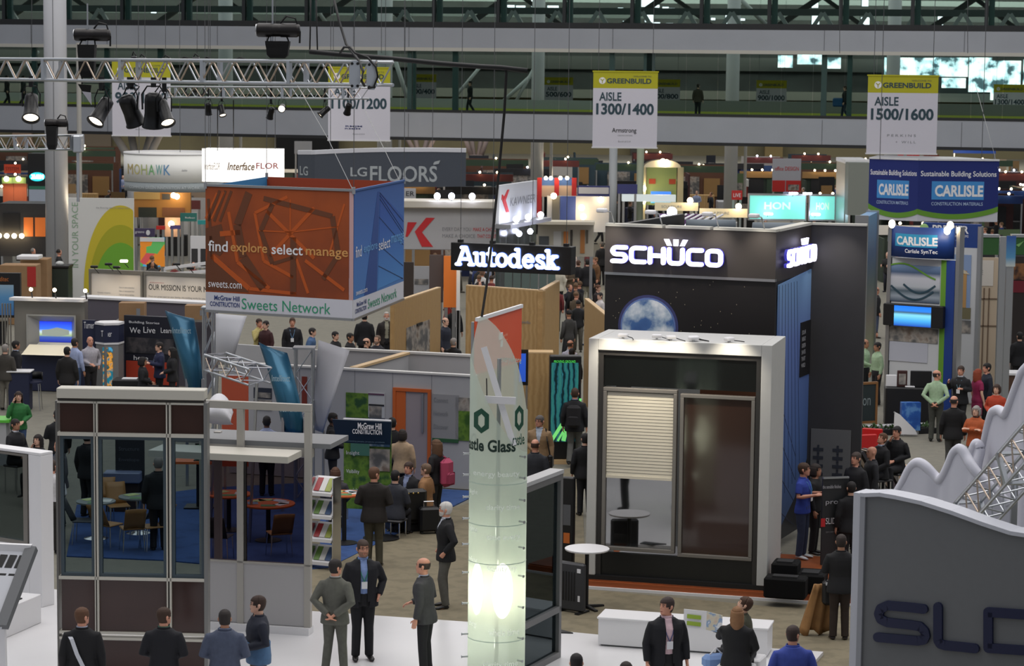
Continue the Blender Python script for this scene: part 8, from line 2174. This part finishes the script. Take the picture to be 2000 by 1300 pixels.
# ---- people on the bridge
def onbr(u,label,H=1.72,**k):
    x=onbridge(u,2.0);q=B0+bd*x+Vector((-bd.y,bd.x,0))*2.0
    o=person(label,u,vh=300,D=100,H=H,lod=1,**k);o.location=(q.x,q.y,zl1-.1);return o
onbr(918,'person in black striding left along the bridge carrying a bag',turn=-75,stand='walk',tc=(20,20,22),legs=(26,30,34),hair=('short',(30,26,24)))
onbr(1650,'person with blue bag walking left along the bridge at right',turn=-100,stand='walk',tc=(22,22,26),legs=(40,50,66),hair=('short',(60,40,34)))
onbr(14,'person in black walking on the bridge near the left edge',turn=90,stand='walk',tc=(22,24,24),hair=('short',(30,26,24)))
onbr(46,'second dark person walking on the bridge near the left edge',turn=90,stand='walk',tc=(34,38,36),hair=('short',(30,26,24)),flip=True)
onbr(1363,'dim person in brown standing on the bridge right of the 1300/1400 sign',turn=160,tc=(70,60,48),hair=('short',(50,40,34)))
q=B0+bd*onbridge(1636,1.9)+Vector((-bd.y,bd.x,0))*1.9+Vector((0,0,zl1+.75))
o=thing('shoulder_bag','blue bag of the person walking along the bridge at right','bag',q,0);MB().rbox(-.25,.3,-.1,.1,-.2,.25,.06).build('bag_body',mat('bag_blue',(44,92,140),.7),o)
# ================================================================ far stands and visitors
fr=random.Random(11)
def blk(b,*a):b.box(*a)
def bulbs(o,pts,m=None,r=.1):
    for p in pts:MB().ball(p,r,r,r,7,5).build('lamp_bulb',m or M_lampwarm,o)
def flat(lab,cat,name,u0,u1,v0,v1,D,m,th=.12,foot=True,group=None):
    "upright panel or box in the far hall, standing on the floor or on posts"
    A,B=at(u0,v1,D),at(u1,v0,D);w,h,z=B.x-A.x,B.z-A.z,max(0,A.z)
    o=thing(name,lab,cat,(A.x,D,z),0,group);h=B.z-z
    MB().box(0,w,0,th,0,h).build('board',m,o)
    if foot and z>.1:
        for x in (.08,w-.08):MB().box(x-.05,x+.05,.02,th+.02,-z,0).build('post',M_alu,o)
    return o,w,h
def bt(o,t,w,h,a,b,c,d,m,**k):text(t,o,w*a,w*b,h*c,h*d,m,-.02,**k)
o,w,h=flat('black tower with glowing teal ZURN oval left of the big column','stand','display_tower',55,90,300,402,118,M_black,1.5);MB().prism([(w*.52+w*.42*math.cos(a*.3),h*.56+h*.085*math.sin(a*.3)) for a in range(21)],-.08,-.02).build('lit_oval',mat('teal_oval_lit',(40,190,200),.5,emit=1.2),o);text('ZURN',o,w*.2,w*.86,h*.52,h*.60,M_lampcool,-.1,.03);MB().box(.05,w-.05,-.03,0,0,h*.36).build('white_board',mat('board_bluish_white',(170,180,196),.6),o);MB().box(.05,w-.05,-.04,0,h*.32,h*.38).build('green_strip',mat('strip_green',(50,120,96),.6),o)
for k,(u0,u1) in enumerate(((6,26),(27,52))):
    o,w,h=flat('orange lamp-lit stand panel at the left edge, %s of two'%('left' if k==0 else 'right'),'panel','stand_board',u0,u1,346,400,120,mat('panel_terracotta',(176,92,60),.6),.1);bulbs(o,[(w*.5,-.4,h*.95)],r=.13);MB().box(0,w,-.2,.1,h*.78,h).build('green_header',mat('header_moss',(90,120,70),.6),o);glow((at(u0,362,119).x+w/2,119,at(u0,362,119).z-.3),14,(1,.7,.45),.1)
o,w,h=flat('orange-red banner with dark lettering high at the left edge','banner','stand_banner',8,40,321,338,130,mat('banner_orange_red',(214,76,42),.6));bt(o,'SYSTEM',w,h,.1,.9,.3,.7,mat('dark_red_ink',(120,36,30),.6))
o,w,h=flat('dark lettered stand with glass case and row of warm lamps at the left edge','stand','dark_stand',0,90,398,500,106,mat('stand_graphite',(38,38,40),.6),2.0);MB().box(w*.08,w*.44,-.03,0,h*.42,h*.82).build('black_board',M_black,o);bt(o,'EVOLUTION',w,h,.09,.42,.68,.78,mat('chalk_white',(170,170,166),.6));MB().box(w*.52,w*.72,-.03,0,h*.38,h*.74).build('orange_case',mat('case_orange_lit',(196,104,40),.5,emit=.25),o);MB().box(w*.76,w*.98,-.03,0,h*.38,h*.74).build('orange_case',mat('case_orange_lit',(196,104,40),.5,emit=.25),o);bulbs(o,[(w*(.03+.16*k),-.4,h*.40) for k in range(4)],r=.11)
o,w,h=flat('purple stand header with round logo right of the IN YOUR SPACE board','sign','purple_header',262,302,446,462,100,mat('header_purple',(72,62,96),.6));MB().prism([(w*.68+w*.1*math.cos(a*.5),h*.5+h*.32*math.sin(a*.5)) for a in range(13)],-.03,-.01).build('round_logo',M_white_print,o);bt(o,'greens',w,h,.05,.5,.35,.65,M_white_print)
o,w,h=flat('tall lit picture wall of colourful puzzle shapes behind two dark visitors','display','picture_wall',274,321,464,520,96,ramp_mat('puzzle_picture',0,[(0,(214,130,40)),(.4,(70,170,220)),(.5,(120,210,240)),(.56,(200,80,80)),(.62,(90,170,90))],.5,emit=.35,kind='voronoi',scale=2.2));MB().box(0,w,-.03,0,h*.86,h).build('white_band',M_white,o)
o,w,h=flat('white open cabinet frame left of the cube banner','shelf','open_cabinet',372,406,461,522,92,M_white,.1);MB().box(w*.06,w*.42,-.02,0,h*.05,h*.6).build('dark_bay',M_char,o);MB().box(w*.58,w*.95,-.02,0,h*.05,h*.6).build('dark_bay',M_char,o)
o,w,h=flat('pale board with broken ER lettering right of the cube banner','sign','stand_sign',785,812,368,404,92,M_wall);bt(o,'ER',w,h,.3,.9,.6,.85,M_print)
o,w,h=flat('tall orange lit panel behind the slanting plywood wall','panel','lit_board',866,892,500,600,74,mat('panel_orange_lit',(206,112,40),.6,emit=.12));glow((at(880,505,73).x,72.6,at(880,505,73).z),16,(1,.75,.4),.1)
flat('dark grey stand panel left of the orange lit panel','panel','stand_board',838,866,498,590,74.5,mat('panel_mauve_grey',(84,74,74),.6));flat('white narrow panel right of the orange lit panel','panel','stand_board',891,899,510,606,73.6,M_white);flat('dark brown stand panel beside the blue side of the cube banner','panel','stand_board',788,808,512,610,72,mat('panel_umber',(58,48,42),.6))
o,w,h=flat('pale poster wall between cube banner and orange panel','panel','stand_board',806,840,520,590,76,M_wall);MB().box(w*.1,w*.9,-.02,0,h*.5,h*.65).build('photo_strip',M_photo,o)
for k in range(6):flat('grey-green glass door leaf behind the wide plywood wall','door','glass_door',985+17*k,1000+17*k,529,580,66,mat('door_sage',(96,112,108),.4),.08,group='glass door leaves behind the plywood wall')
o,w,h=flat('long low cream wall with colourful samples left of the dark tower','wall','sample_wall',1050,1160,436,500,84,mat('wall_cream',(176,170,152),.6));
for a,b,c,d,cc in [(.02,.20,.3,.6,(70,74,76)),(.28,.42,.2,.75,(196,196,192)),(.46,.54,.3,.75,(196,120,50)),(.58,.62,.3,.8,(60,56,50)),(.76,.84,.1,.8,(170,112,56)),(.86,.9,.4,.8,(90,84,70))]:MB().box(w*a,w*b,-.03,0,h*c,h*d).build('sample_panel',mat('sample_%d_%d_%d'%cc,cc,.6),o)
MB().box(-.1,w,-.9,.1,h,h+.1).build('top_rail',mat('rail_cream',(196,188,168),.6),o)
o,w,h=flat('stand with royal blue centre panel and bright lamps behind the cream sample wall','stand','blue_stand',1068,1190,384,452,100,M_wall,.3);MB().box(w*.21,w*.46,-.04,0,0,h).build('blue_panel',mat('panel_royal',(46,66,130),.6),o);MB().box(w*.08,w*.2,-.04,0,0,h).build('grey_panel',mat('panel_ash',(90,88,82),.6),o);bulbs(o,[(w*.55,-.4,h*.7),(w*.58,-.4,h*.45),(w*.86,-.3,h*.92),(w*.1,-.4,h*1.02)],r=.13);glow((at(1134,400,99).x,98.4,2.4),30,(1,.9,.7))
o,w,h=flat('white fascia sign with blue edges above the royal blue stand','sign','stand_fascia',1128,1191,363,383,101,mat('fascia_blue',(44,50,104),.6));MB().box(w*.03,w*.97,-.03,0,h*.25,h*.85).build('white_face',M_wall,o);bt(o,'GUARDIAN',w,h,.08,.45,.4,.65,M_navyink)
flat('navy fascia right of the grey post behind the dark tower','sign','stand_fascia',1206,1245,360,378,104,mat('fascia_blue',(44,50,104),.6))
for k,(u0,u1) in enumerate(((1058,1083),(1084,1117))):
    o,w,h=flat('red-framed picture panel of sky and sand, %s of two beside the pale column'%('left' if k==0 else 'right'),'panel','picture_board',u0,u1,347,384,128,ramp_mat('sky_sand_picture',2,[(0,(196,170,150)),(.55,(206,180,160)),(.62,(70,110,180)),(1,(60,96,170))],.6,sharp=False));bulbs(o,[(w*.3,-.4,h),(w*.7,-.4,h)],r=.1)
    for x in ((-.25,w) if k==0 else (w,)):MB().box(x,x+.25,-.05,.15,-1.2,h).build('red_post',mat('post_red',(190,40,44),.6),o)
o,w,h=flat('lit stand with domed white roof, green mural and bright screen behind the dark tower','stand','domed_stand',1262,1322,318,400,128,mat('mural_sage',(150,170,110),.6),.3);MB().prism([(w*.5+w*.62*math.cos(math.pi*a/10),h*.9+h*.18*math.sin(math.pi*a/10)) for a in range(11)],-.6,.5).build('domed_roof',mat('roof_warm_white',(220,214,196),.6),o);MB().box(w*.15,w*.82,-.06,0,h*.05,h*.32).build('screen',ramp_mat('screen_blue_yellow',2,[(0,(60,160,220)),(.4,(190,180,60)),(.7,(50,110,220)),(1,(60,120,230))],.4,emit=1.0,sharp=False),o)
for x in (-.35,w+.05):MB().box(x,x+.3,-.3,.1,-1.5,h*.9).build('warm_pillar',mat('pillar_warm',(206,196,160),.6),o)
for a in (.08,.75):MB().box(w*a,w*a+.35,-.05,0,h*.5,h*.62).build('red_picture',mat('picture_rust',(170,70,44),.6),o)
bulbs(o,[(w*.5,-.8,h*1.04),(w*.62,-.8,h*1.02),(-.2,-.5,h*.1),(-.2,-.5,h*.4)],r=.16);q=at(1290,330,126);glow((q.x,125.4,q.z),50,(1,.95,.75))
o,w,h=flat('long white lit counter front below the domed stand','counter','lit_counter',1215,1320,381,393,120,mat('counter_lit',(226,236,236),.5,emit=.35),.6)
for k,(u0,u1,v0,v1) in enumerate(((1279,1364,396,411),(1366,1460,408,424))):
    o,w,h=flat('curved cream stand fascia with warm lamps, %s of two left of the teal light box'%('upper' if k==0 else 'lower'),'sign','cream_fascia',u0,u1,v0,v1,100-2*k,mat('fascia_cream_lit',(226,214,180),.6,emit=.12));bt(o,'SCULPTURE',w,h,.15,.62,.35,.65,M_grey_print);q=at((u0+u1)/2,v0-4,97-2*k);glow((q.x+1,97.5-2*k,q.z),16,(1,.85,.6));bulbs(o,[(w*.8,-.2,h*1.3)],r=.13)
pz=thing('frame_stand','purple stand with a row of curved white tubes behind the dark tower top','stand',(at(1330,440,80).x,80,0));q=at(1285,445,80);ww=85*80/FPX;z1=at(1330,418,80).z;MB().box(-ww/2,ww/2,0,.2,0,z1).build('purple_wall',mat('wall_purple',(88,40,92),.6),pz)
for k in range(6):x=-ww/2+ww*k/6;MB().tube([(x,-1.6,z1-1.2),(x+.1,-1.5,z1-.5),(x+.5,-.6,z1-.15),(x+.9,0,z1)],.035,6).build('curved_tube',M_white,pz)
bulbs(pz,[(-ww*.45,-1.4,z1-.1),(-ww*.28,-1.4,z1+.15),(-ww*.6,-1.2,z1-.5)],M_lampcool,.17)
o,w,h=flat('white and red stand sign reading office design above the teal light box','sign','stand_sign',1508,1565,310,374,150,mat('sign_pale_grey',(176,176,184),.6));bt(o,'office DESIGN',w,h,.08,.92,.64,.76,mat('signal_red',(196,38,44),.5));MB().box(0,w*.45,-.03,0,0,h*.34).build('red_picture',mat('picture_red',(190,40,36),.6),o);MB().box(w*.48,w,-.03,0,0,h*.34).build('red_picture',mat('picture_red',(190,40,36),.6),o);MB().box(w*.56,w*.94,-.04,-.02,h*.04,h*.22).build('photo',M_photo,o)
o,w,h=flat('small red sign with white foot left of the teal light box','sign','stand_sign',1429,1450,372,390,116,mat('picture_red',(190,40,36),.6));bt(o,'LIVE',w,h,.15,.85,.3,.7,M_white_print)
o,w,h=flat('grey stand side wall left of the blue folded banner','wall','stand_wall',1655,1700,318,420,108,mat('wall_sage_grey',(120,126,120),.6),3.0)
o,w,h=flat('plain white sign at the far end right of the office sign','sign','stand_sign',1508,1565,312,322,190,M_wall)
o,w,h=flat('red far banner below the 1500/1600 aisle sign','banner','stand_banner',1747,1796,302,316,170,mat('picture_red',(190,40,36),.6));flat('bright blue far fascia right of the 1500/1600 aisle sign','sign','stand_fascia',1862,1945,292,299,180,mat('fascia_azure',(40,84,180),.6))
flat('black hanging curtain wall behind the glowing white sign','wall','black_wall',540,660,262,330,150,mat('curtain_black',(16,17,18),.8));flat('small white board before the black curtain wall','board','white_board',575,609,276,300,148,M_wall)
flat('long white roof edge of a far stand left of the blue banner','stand','stand_roof',1650,1700,312,319,109,M_white,3.0)
o,w,h=flat('yellow-lit wooden stand under the white ring sign','stand','wood_stand',262,372,376,424,112,mat('wood_amber',(150,104,44),.6),.3);MB().box(0,w*.46,-.05,0,h*.72,h).build('sand_header',mat('header_sand',(170,140,84),.6),o);MB().box(w*.08,w*.4,-.04,0,0,h*.4).build('dark_bay',mat('bay_dark_green',(26,34,26),.6),o);MB().box(w*.5,w*.64,-.04,0,h*.72,h*.94).build('dark_sign',M_char,o);MB().box(w*.5,w*.9,-.04,0,h*.05,h*.4).build('brown_picture',mat('picture_brown',(110,66,36),.6),o);bulbs(o,[(w*.72,-.4,h*.9),(w*.78,-.4,h*.86)],r=.13);q=at(320,396,111);glow((q.x,110.5,q.z),26,(1,.75,.4))
o,w,h=flat('lamp-lit flesh-coloured stand wall left of the cube banner','wall','stand_wall',322,352,425,462,108,mat('wall_flesh',(186,150,126),.6));bulbs(o,[(w*.5,-.4,h*.7)],r=.14);q=at(337,430,107);glow((q.x,106.5,q.z),20,(1,.8,.55))
o,w,h=flat('teal stand header on grey posts left of the cube banner','sign','teal_header',352,384,416,432,104,mat('header_teal',(36,104,100),.6));bt(o,'BlueScope',w,h,.3,.9,.3,.55,M_white_print)
flat('small turquoise sign beside the left edge of the cube banner','sign','stand_sign',386,403,430,438,101,mat('sign_turquoise',(60,170,170),.6));flat('red strip sign in the stands left of the cube banner','sign','stand_sign',305,322,441,448,105,mat('picture_red',(190,40,36),.6));flat('violet strip sign in the stands left of the cube banner','sign','stand_sign',332,352,440,447,104,mat('sign_violet',(84,72,130),.6))

# ---- rows of small booths filling the far hall
PAL=[((40,42,46),'dark grey'),(( 176,172,166),'pale'),((38,50,92),'navy'),((92,60,44),'brown'),((48,60,50),'green'),((176,154,130),'cream'),((30,30,32),'black'),((70,40,40),'red'),((104,112,120),'grey'),((46,66,76),'teal')]
HDR=[((204,202,196),'white'),((40,50,84),'blue'),((30,30,34),'black'),((104,48,44),'red'),((150,116,70),'amber'),((48,68,50),'green')]
def booth(i,wd):
    c,cn=PAL[i%10];hc_,hn=HDR[(i*7+2)%6];hh=(2.4,2.7,2.5,2.9)[i%4]
    o=thing('trade_booth','far trade booth with %s walls and %s header, %s'%(cn,hn,'wide' if wd>4 else 'narrow'),'booth',(0,0,0),0,'rows of booths in the far hall')
    mc=mat('booth_%s'%cn.replace(' ','_'),c,.7)
    MB().box(-wd/2,wd/2,2.3,2.4,0,hh).build('back_wall',mc,o)
    MB().box(-wd/2,-wd/2+.08,.6,2.3,0,hh*.8).build('side_wall',mc,o)
    MB().box(-wd/2,wd/2,(0 if i%2 else 2.15),(.15 if i%2 else 2.3),hh-.42,hh).build('header',mat('header_%s'%hn,hc_,.6),o)
    if i%2:
        for x in (-wd/2+.05,wd/2-.05):MB().box(x-.04,x+.04,.0,.1,0,hh-.42).build('post',M_alu,o)
    c2=PAL[(i*3+4)%10][0];MB().box(-wd*.3,wd*.05,2.22,2.3,.9,2.1).build('graphic_panel',mat('graphic_%d'%(i%10),c2,.6) if i%3 else M_photo,o)
    c3=HDR[(i*5+1)%6][0];MB().box(wd*.12,wd*.36,2.22,2.3,.8,2.0).build('graphic_panel',mat('graphic2_%d'%(i%6),c3,.6,emit=.25 if i%4==0 else 0),o)
    MB().rbox(-wd*.35,wd*.25,.5,1.1,0,1.0,.03).build('counter',(M_wall,M_black,M_navy,M_wood)[i%4],o)
    n=1+i%3;bulbs(o,[(-wd*.35+wd*.7*(k+.5)/n,(1.9 if i%2==0 else-.1),hh+.12) for k in range(n)],M_lampcool if i%5==1 else M_lampwarm,.065)
    return o
bpy.context.view_layer.update()
OCC=[]
for ob in COL.objects:
    if ob.type=='MESH' and ob.get('kind')!='structure':
        P=[ob.matrix_world @ Vector(c) for c in ob.bound_box]
        if min(p.z for p in P)<2.3 and max(p.y for p in P)>62:OCC.append((min(p.x for p in P),max(p.x for p in P),min(p.y for p in P),max(p.y for p in P)))
for ob in COL.objects:
    if ob.name.startswith(('column','drain')) and ob.parent is None and ob.location.y>70:OCC.append((ob.location.x-.9,ob.location.x+1.1,ob.location.y-.9,ob.location.y+.9))
def free(x0,x1,y0,y1,keep=True):
    if any(a<x1 and b>x0 and c<y1 and d>y0 for a,b,c,d in OCC):return False
    if keep:OCC.append((x0,x1,y0,y1))
    return True
protos=[booth(i,(2.9,4.4)[i%3==0]) for i in range(20)];used=set()
SKIP=[(110,275,98),(-100,140,108),(255,410,114),(390,800,92),(770,1060,90),(1050,1250,108),(1180,1480,131),(1430,1665,118),(1640,1720,112),(1690,1960,88),(1040,1125,132),(1500,1580,152)]
def clear(u,D,m=0):
    return not any(a-m<u<b+m and D<d for a,b,d in SKIP)
y=84.0;row=0;nb=0
while y<187:
    s=FPX/y;u=-60+fr.uniform(0,60)
    while u<2060:
        i=fr.randrange(20);wd=(2.9,4.4)[i%3==0];wp=wd*s
        if (fr.random()<(.8 if y>118 else .45)) and clear(u+wp/2,y,wp*.5):
            x=at(u+wp/2,300,y).x;rz=fr.choice((0,0,0,1,-1)) if wd<4 else 0;hw=wd/2+.15
            if not (free(x-hw,x+hw,y-.6,y+2.5) if rz==0 else free(x-2.5*(rz>0)-.6*(rz<0),x+.6*(rz>0)+2.5*(rz<0),y-hw,y+hw)):u+=wp;continue
            o=protos[i] if i not in used else copy_tree(protos[i]);used.add(i)
            o.location=(x,y,0);o.rotation_euler=(0,0,rz*R(90));nb+=1
        u+=wp+(fr.uniform(.3,3.2) if row%2 else fr.uniform(.2,1.2))*s
    row+=1;y+=fr.choice((5.2,7.5)) if y<130 else fr.choice((6.5,9.0))
for i,p in enumerate(protos):
    if i not in used:p.location=(-30+3*i,186,0)
for k in range(26):       # booth light spilling around, standing in for the many small booth lamps
    D=fr.uniform(95,185);q=at(fr.uniform(0,2000),300,D);glow((q.x,D,3.0),fr.uniform(25,80),(1,.82,.58),.3)

# ---- far visitors
def far_mesh(k):
    r=random.Random(k);m=MB();H=1.75;st=('stand','walk','stand','bent')[k%4]
    top=r.choice([(20,20,24),(24,26,34),(30,30,32),(60,58,56),(150,160,190),(200,198,196),(44,60,110),(110,40,40),(90,76,58),(22,22,22)]);lg=r.choice([(24,24,28),(30,32,44),(80,76,66),(46,56,80)])
    m.slot(0)
    loft(m,[(Vector((0,yo,z))*H,EX,EY,rx*H,ry*H) for z,rx,ry,yo in HEAD[1::2]+[HEAD[-1]]],8);loft(m,[(Vector((0,0,.82))*H,EX,EY,.04*H,.04*H),(Vector((0,0,.88))*H,EX,EY,.034*H,.036*H)],8)
    m.slot(1);loft(m,[(Vector((0,.008,z))*H,EX,EY,rx*H,ry*H) for z,rx,ry in ((.925,.046,.058),(.955,.048,.06),(.985,.036,.046),(1.004,.012,.014))],8)
    m.slot(2);loft(m,[(Vector((0,yo,z))*H,EX,EY,(rx+.012)*H,(ry+.012)*H) for z,rx,ry,yo in TORSO],10)
    a=[('down','down'),('front','down'),('hold','hold'),('front','front'),('phone','down')][k%5]
    for i,sx in enumerate((-1,1)):
        E,W_=ARMS[a[i]];limb(m,[Vector((sx*.104,.005,.797))*H,Vector((sx*E[0],E[1],E[2]))*H,Vector((sx*W_[0],W_[1],W_[2]))*H],[.04*H,.034*H,.028*H],7)
    m.slot(0)
    for i,sx in enumerate((-1,1)):W_=ARMS[a[i]][1];m.ball(tuple(Vector((sx*W_[0],W_[1],W_[2]-.03))*H),.022*H,.022*H,.04*H,6,4)
    m.slot(3)
    for sx,(kn,an) in zip((-1,1),LEGS[st]):
        limb(m,[Vector((sx*.05,.004,.50))*H,Vector((sx*kn[0],kn[1],kn[2]))*H,Vector((sx*an[0],an[1],an[2]))*H],[.058*H,.042*H,.034*H],7);limb(m,[Vector((sx*an[0],an[1]+.02,.02))*H,Vector((sx*an[0],an[1]-.09,.015))*H],[.024*H,.018*H],6)
    nm={(20,20,24):'black',(24,26,34):'ink blue',(30,30,32):'charcoal',(60,58,56):'grey',(150,160,190):'pale blue',(200,198,196):'white',(44,60,110):'blue',(110,40,40):'maroon',(90,76,58):'brown',(22,22,22):'black'}[top]
    return m.mesh('person',[cmat('skin',SKIN[r.choice(['light','ruddy','tan'])],.55),cmat('hair',r.choice([(30,26,24),(60,44,34),(110,84,60),(130,126,120)])),cmat('cloth',top),cmat('cloth',lg)],True),nm
FM=[far_mesh(k) for k in range(24)]
LEGN={m.name:{24:'black trousers',30:'dark blue trousers',80:'khaki trousers',46:'jeans'}[int(m.materials[3].name.split('_')[1])] for m,n in FM}
def far_person(u,D,k=None,turn=None):
    me,nm=FM[fr.randrange(24) if k is None else k]
    q=at(u,300,D)
    if not free(q.x-.3,q.x+.3,D-.3,D+.3):return
    o=bpy.data.objects.new('person',me);COL.objects.link(o);o.location=(q.x,D,0);o.rotation_euler=(0,0,fr.uniform(0,6.28) if turn is None else turn);o.scale=(1,1,fr.uniform(.94,1.05))
    return tag(o,'small far visitor in %s top and %s among the distant stands'%(nm,LEGN[me.name]),'person','far visitors')
n=0
while n<235 and fr.random()>.00005:
    D=80+100*fr.random();u=fr.uniform(-30,2030)
    if clear(u,D) and far_person(u,D):n+=1
for (u,D,c) in [(20,109,6),(960,92,9),(1300,135,9),(1600,122,9),(700,128,6),(1500,165,8),(1110,82,9),(1145,92,6),(1215,100,4),(940,86,7),(1925,80,7),(1700,72,3),(90,95,3),(290,92,3),(350,90,3),(1140,76,4)]:
    for k in range(c):far_person(u+fr.uniform(-32,32),D+fr.uniform(-2.5,2.5))
for k in range(190):       # slim banners and screens standing among the far booths
    D=fr.uniform(90,186);u=fr.uniform(0,2000)
    if not clear(u,D) or not free(at(u,300,D).x-.9,at(u,300,D).x+.9,D-.5,D+.5):continue
    c,cn=fr.choice([((190,186,180),'white'),((36,40,48),'dark'),((60,84,130),'blue'),((130,60,44),'rust'),((84,104,70),'sage'),((150,120,80),'ochre'),((24,24,26),'black')])
    q=at(u,300,D);o=thing('pull_up_banner','slim far pull-up banner in %s among the booths'%cn,'banner',(q.x,D,0),fr.uniform(-.5,.5),'far pull-up banners');wd=fr.uniform(.7,1.5);hh=fr.uniform(1.9,2.9)
    MB().box(-wd/2,wd/2,0,.06,.1,hh).build('banner_sheet',mat('pullup_%s'%cn,c,.7),o);MB().box(-wd*.35,wd*.35,-.02,0,hh*.45,hh*.8).build('picture',M_photo if k%2 else mat('pullup_mark_%d'%(k%5),HDR[k%5][0],.6,emit=.3 if k%5==0 else 0),o);MB().box(-wd/2,wd/2,-.15,.2,0,.1).build('foot_case',M_alu,o)

# ---- look-alikes that share a label are told apart by their order in the picture
ORD='second third fourth fifth sixth seventh eighth ninth tenth eleventh twelfth thirteenth fourteenth fifteenth sixteenth'.split()
bpy.context.view_layer.update()
def pix(o):
    q=CR.transposed()@(o.matrix_world.translation-CAMP);return q.x/-q.z
SAME={}
for o in COL.objects:
    if o.get('label') and o.parent is None:SAME.setdefault(o['label'],[]).append(o)
for lab,L_ in SAME.items():
    if 1<len(L_)<=16 and len(lab.split())<=12:
        for i,o in enumerate(sorted(L_,key=pix)):
            o['label']=lab+(', leftmost of its kind' if i==0 else ', rightmost of its kind' if i==len(L_)-1 else ', %s from the left'%ORD[i-1])
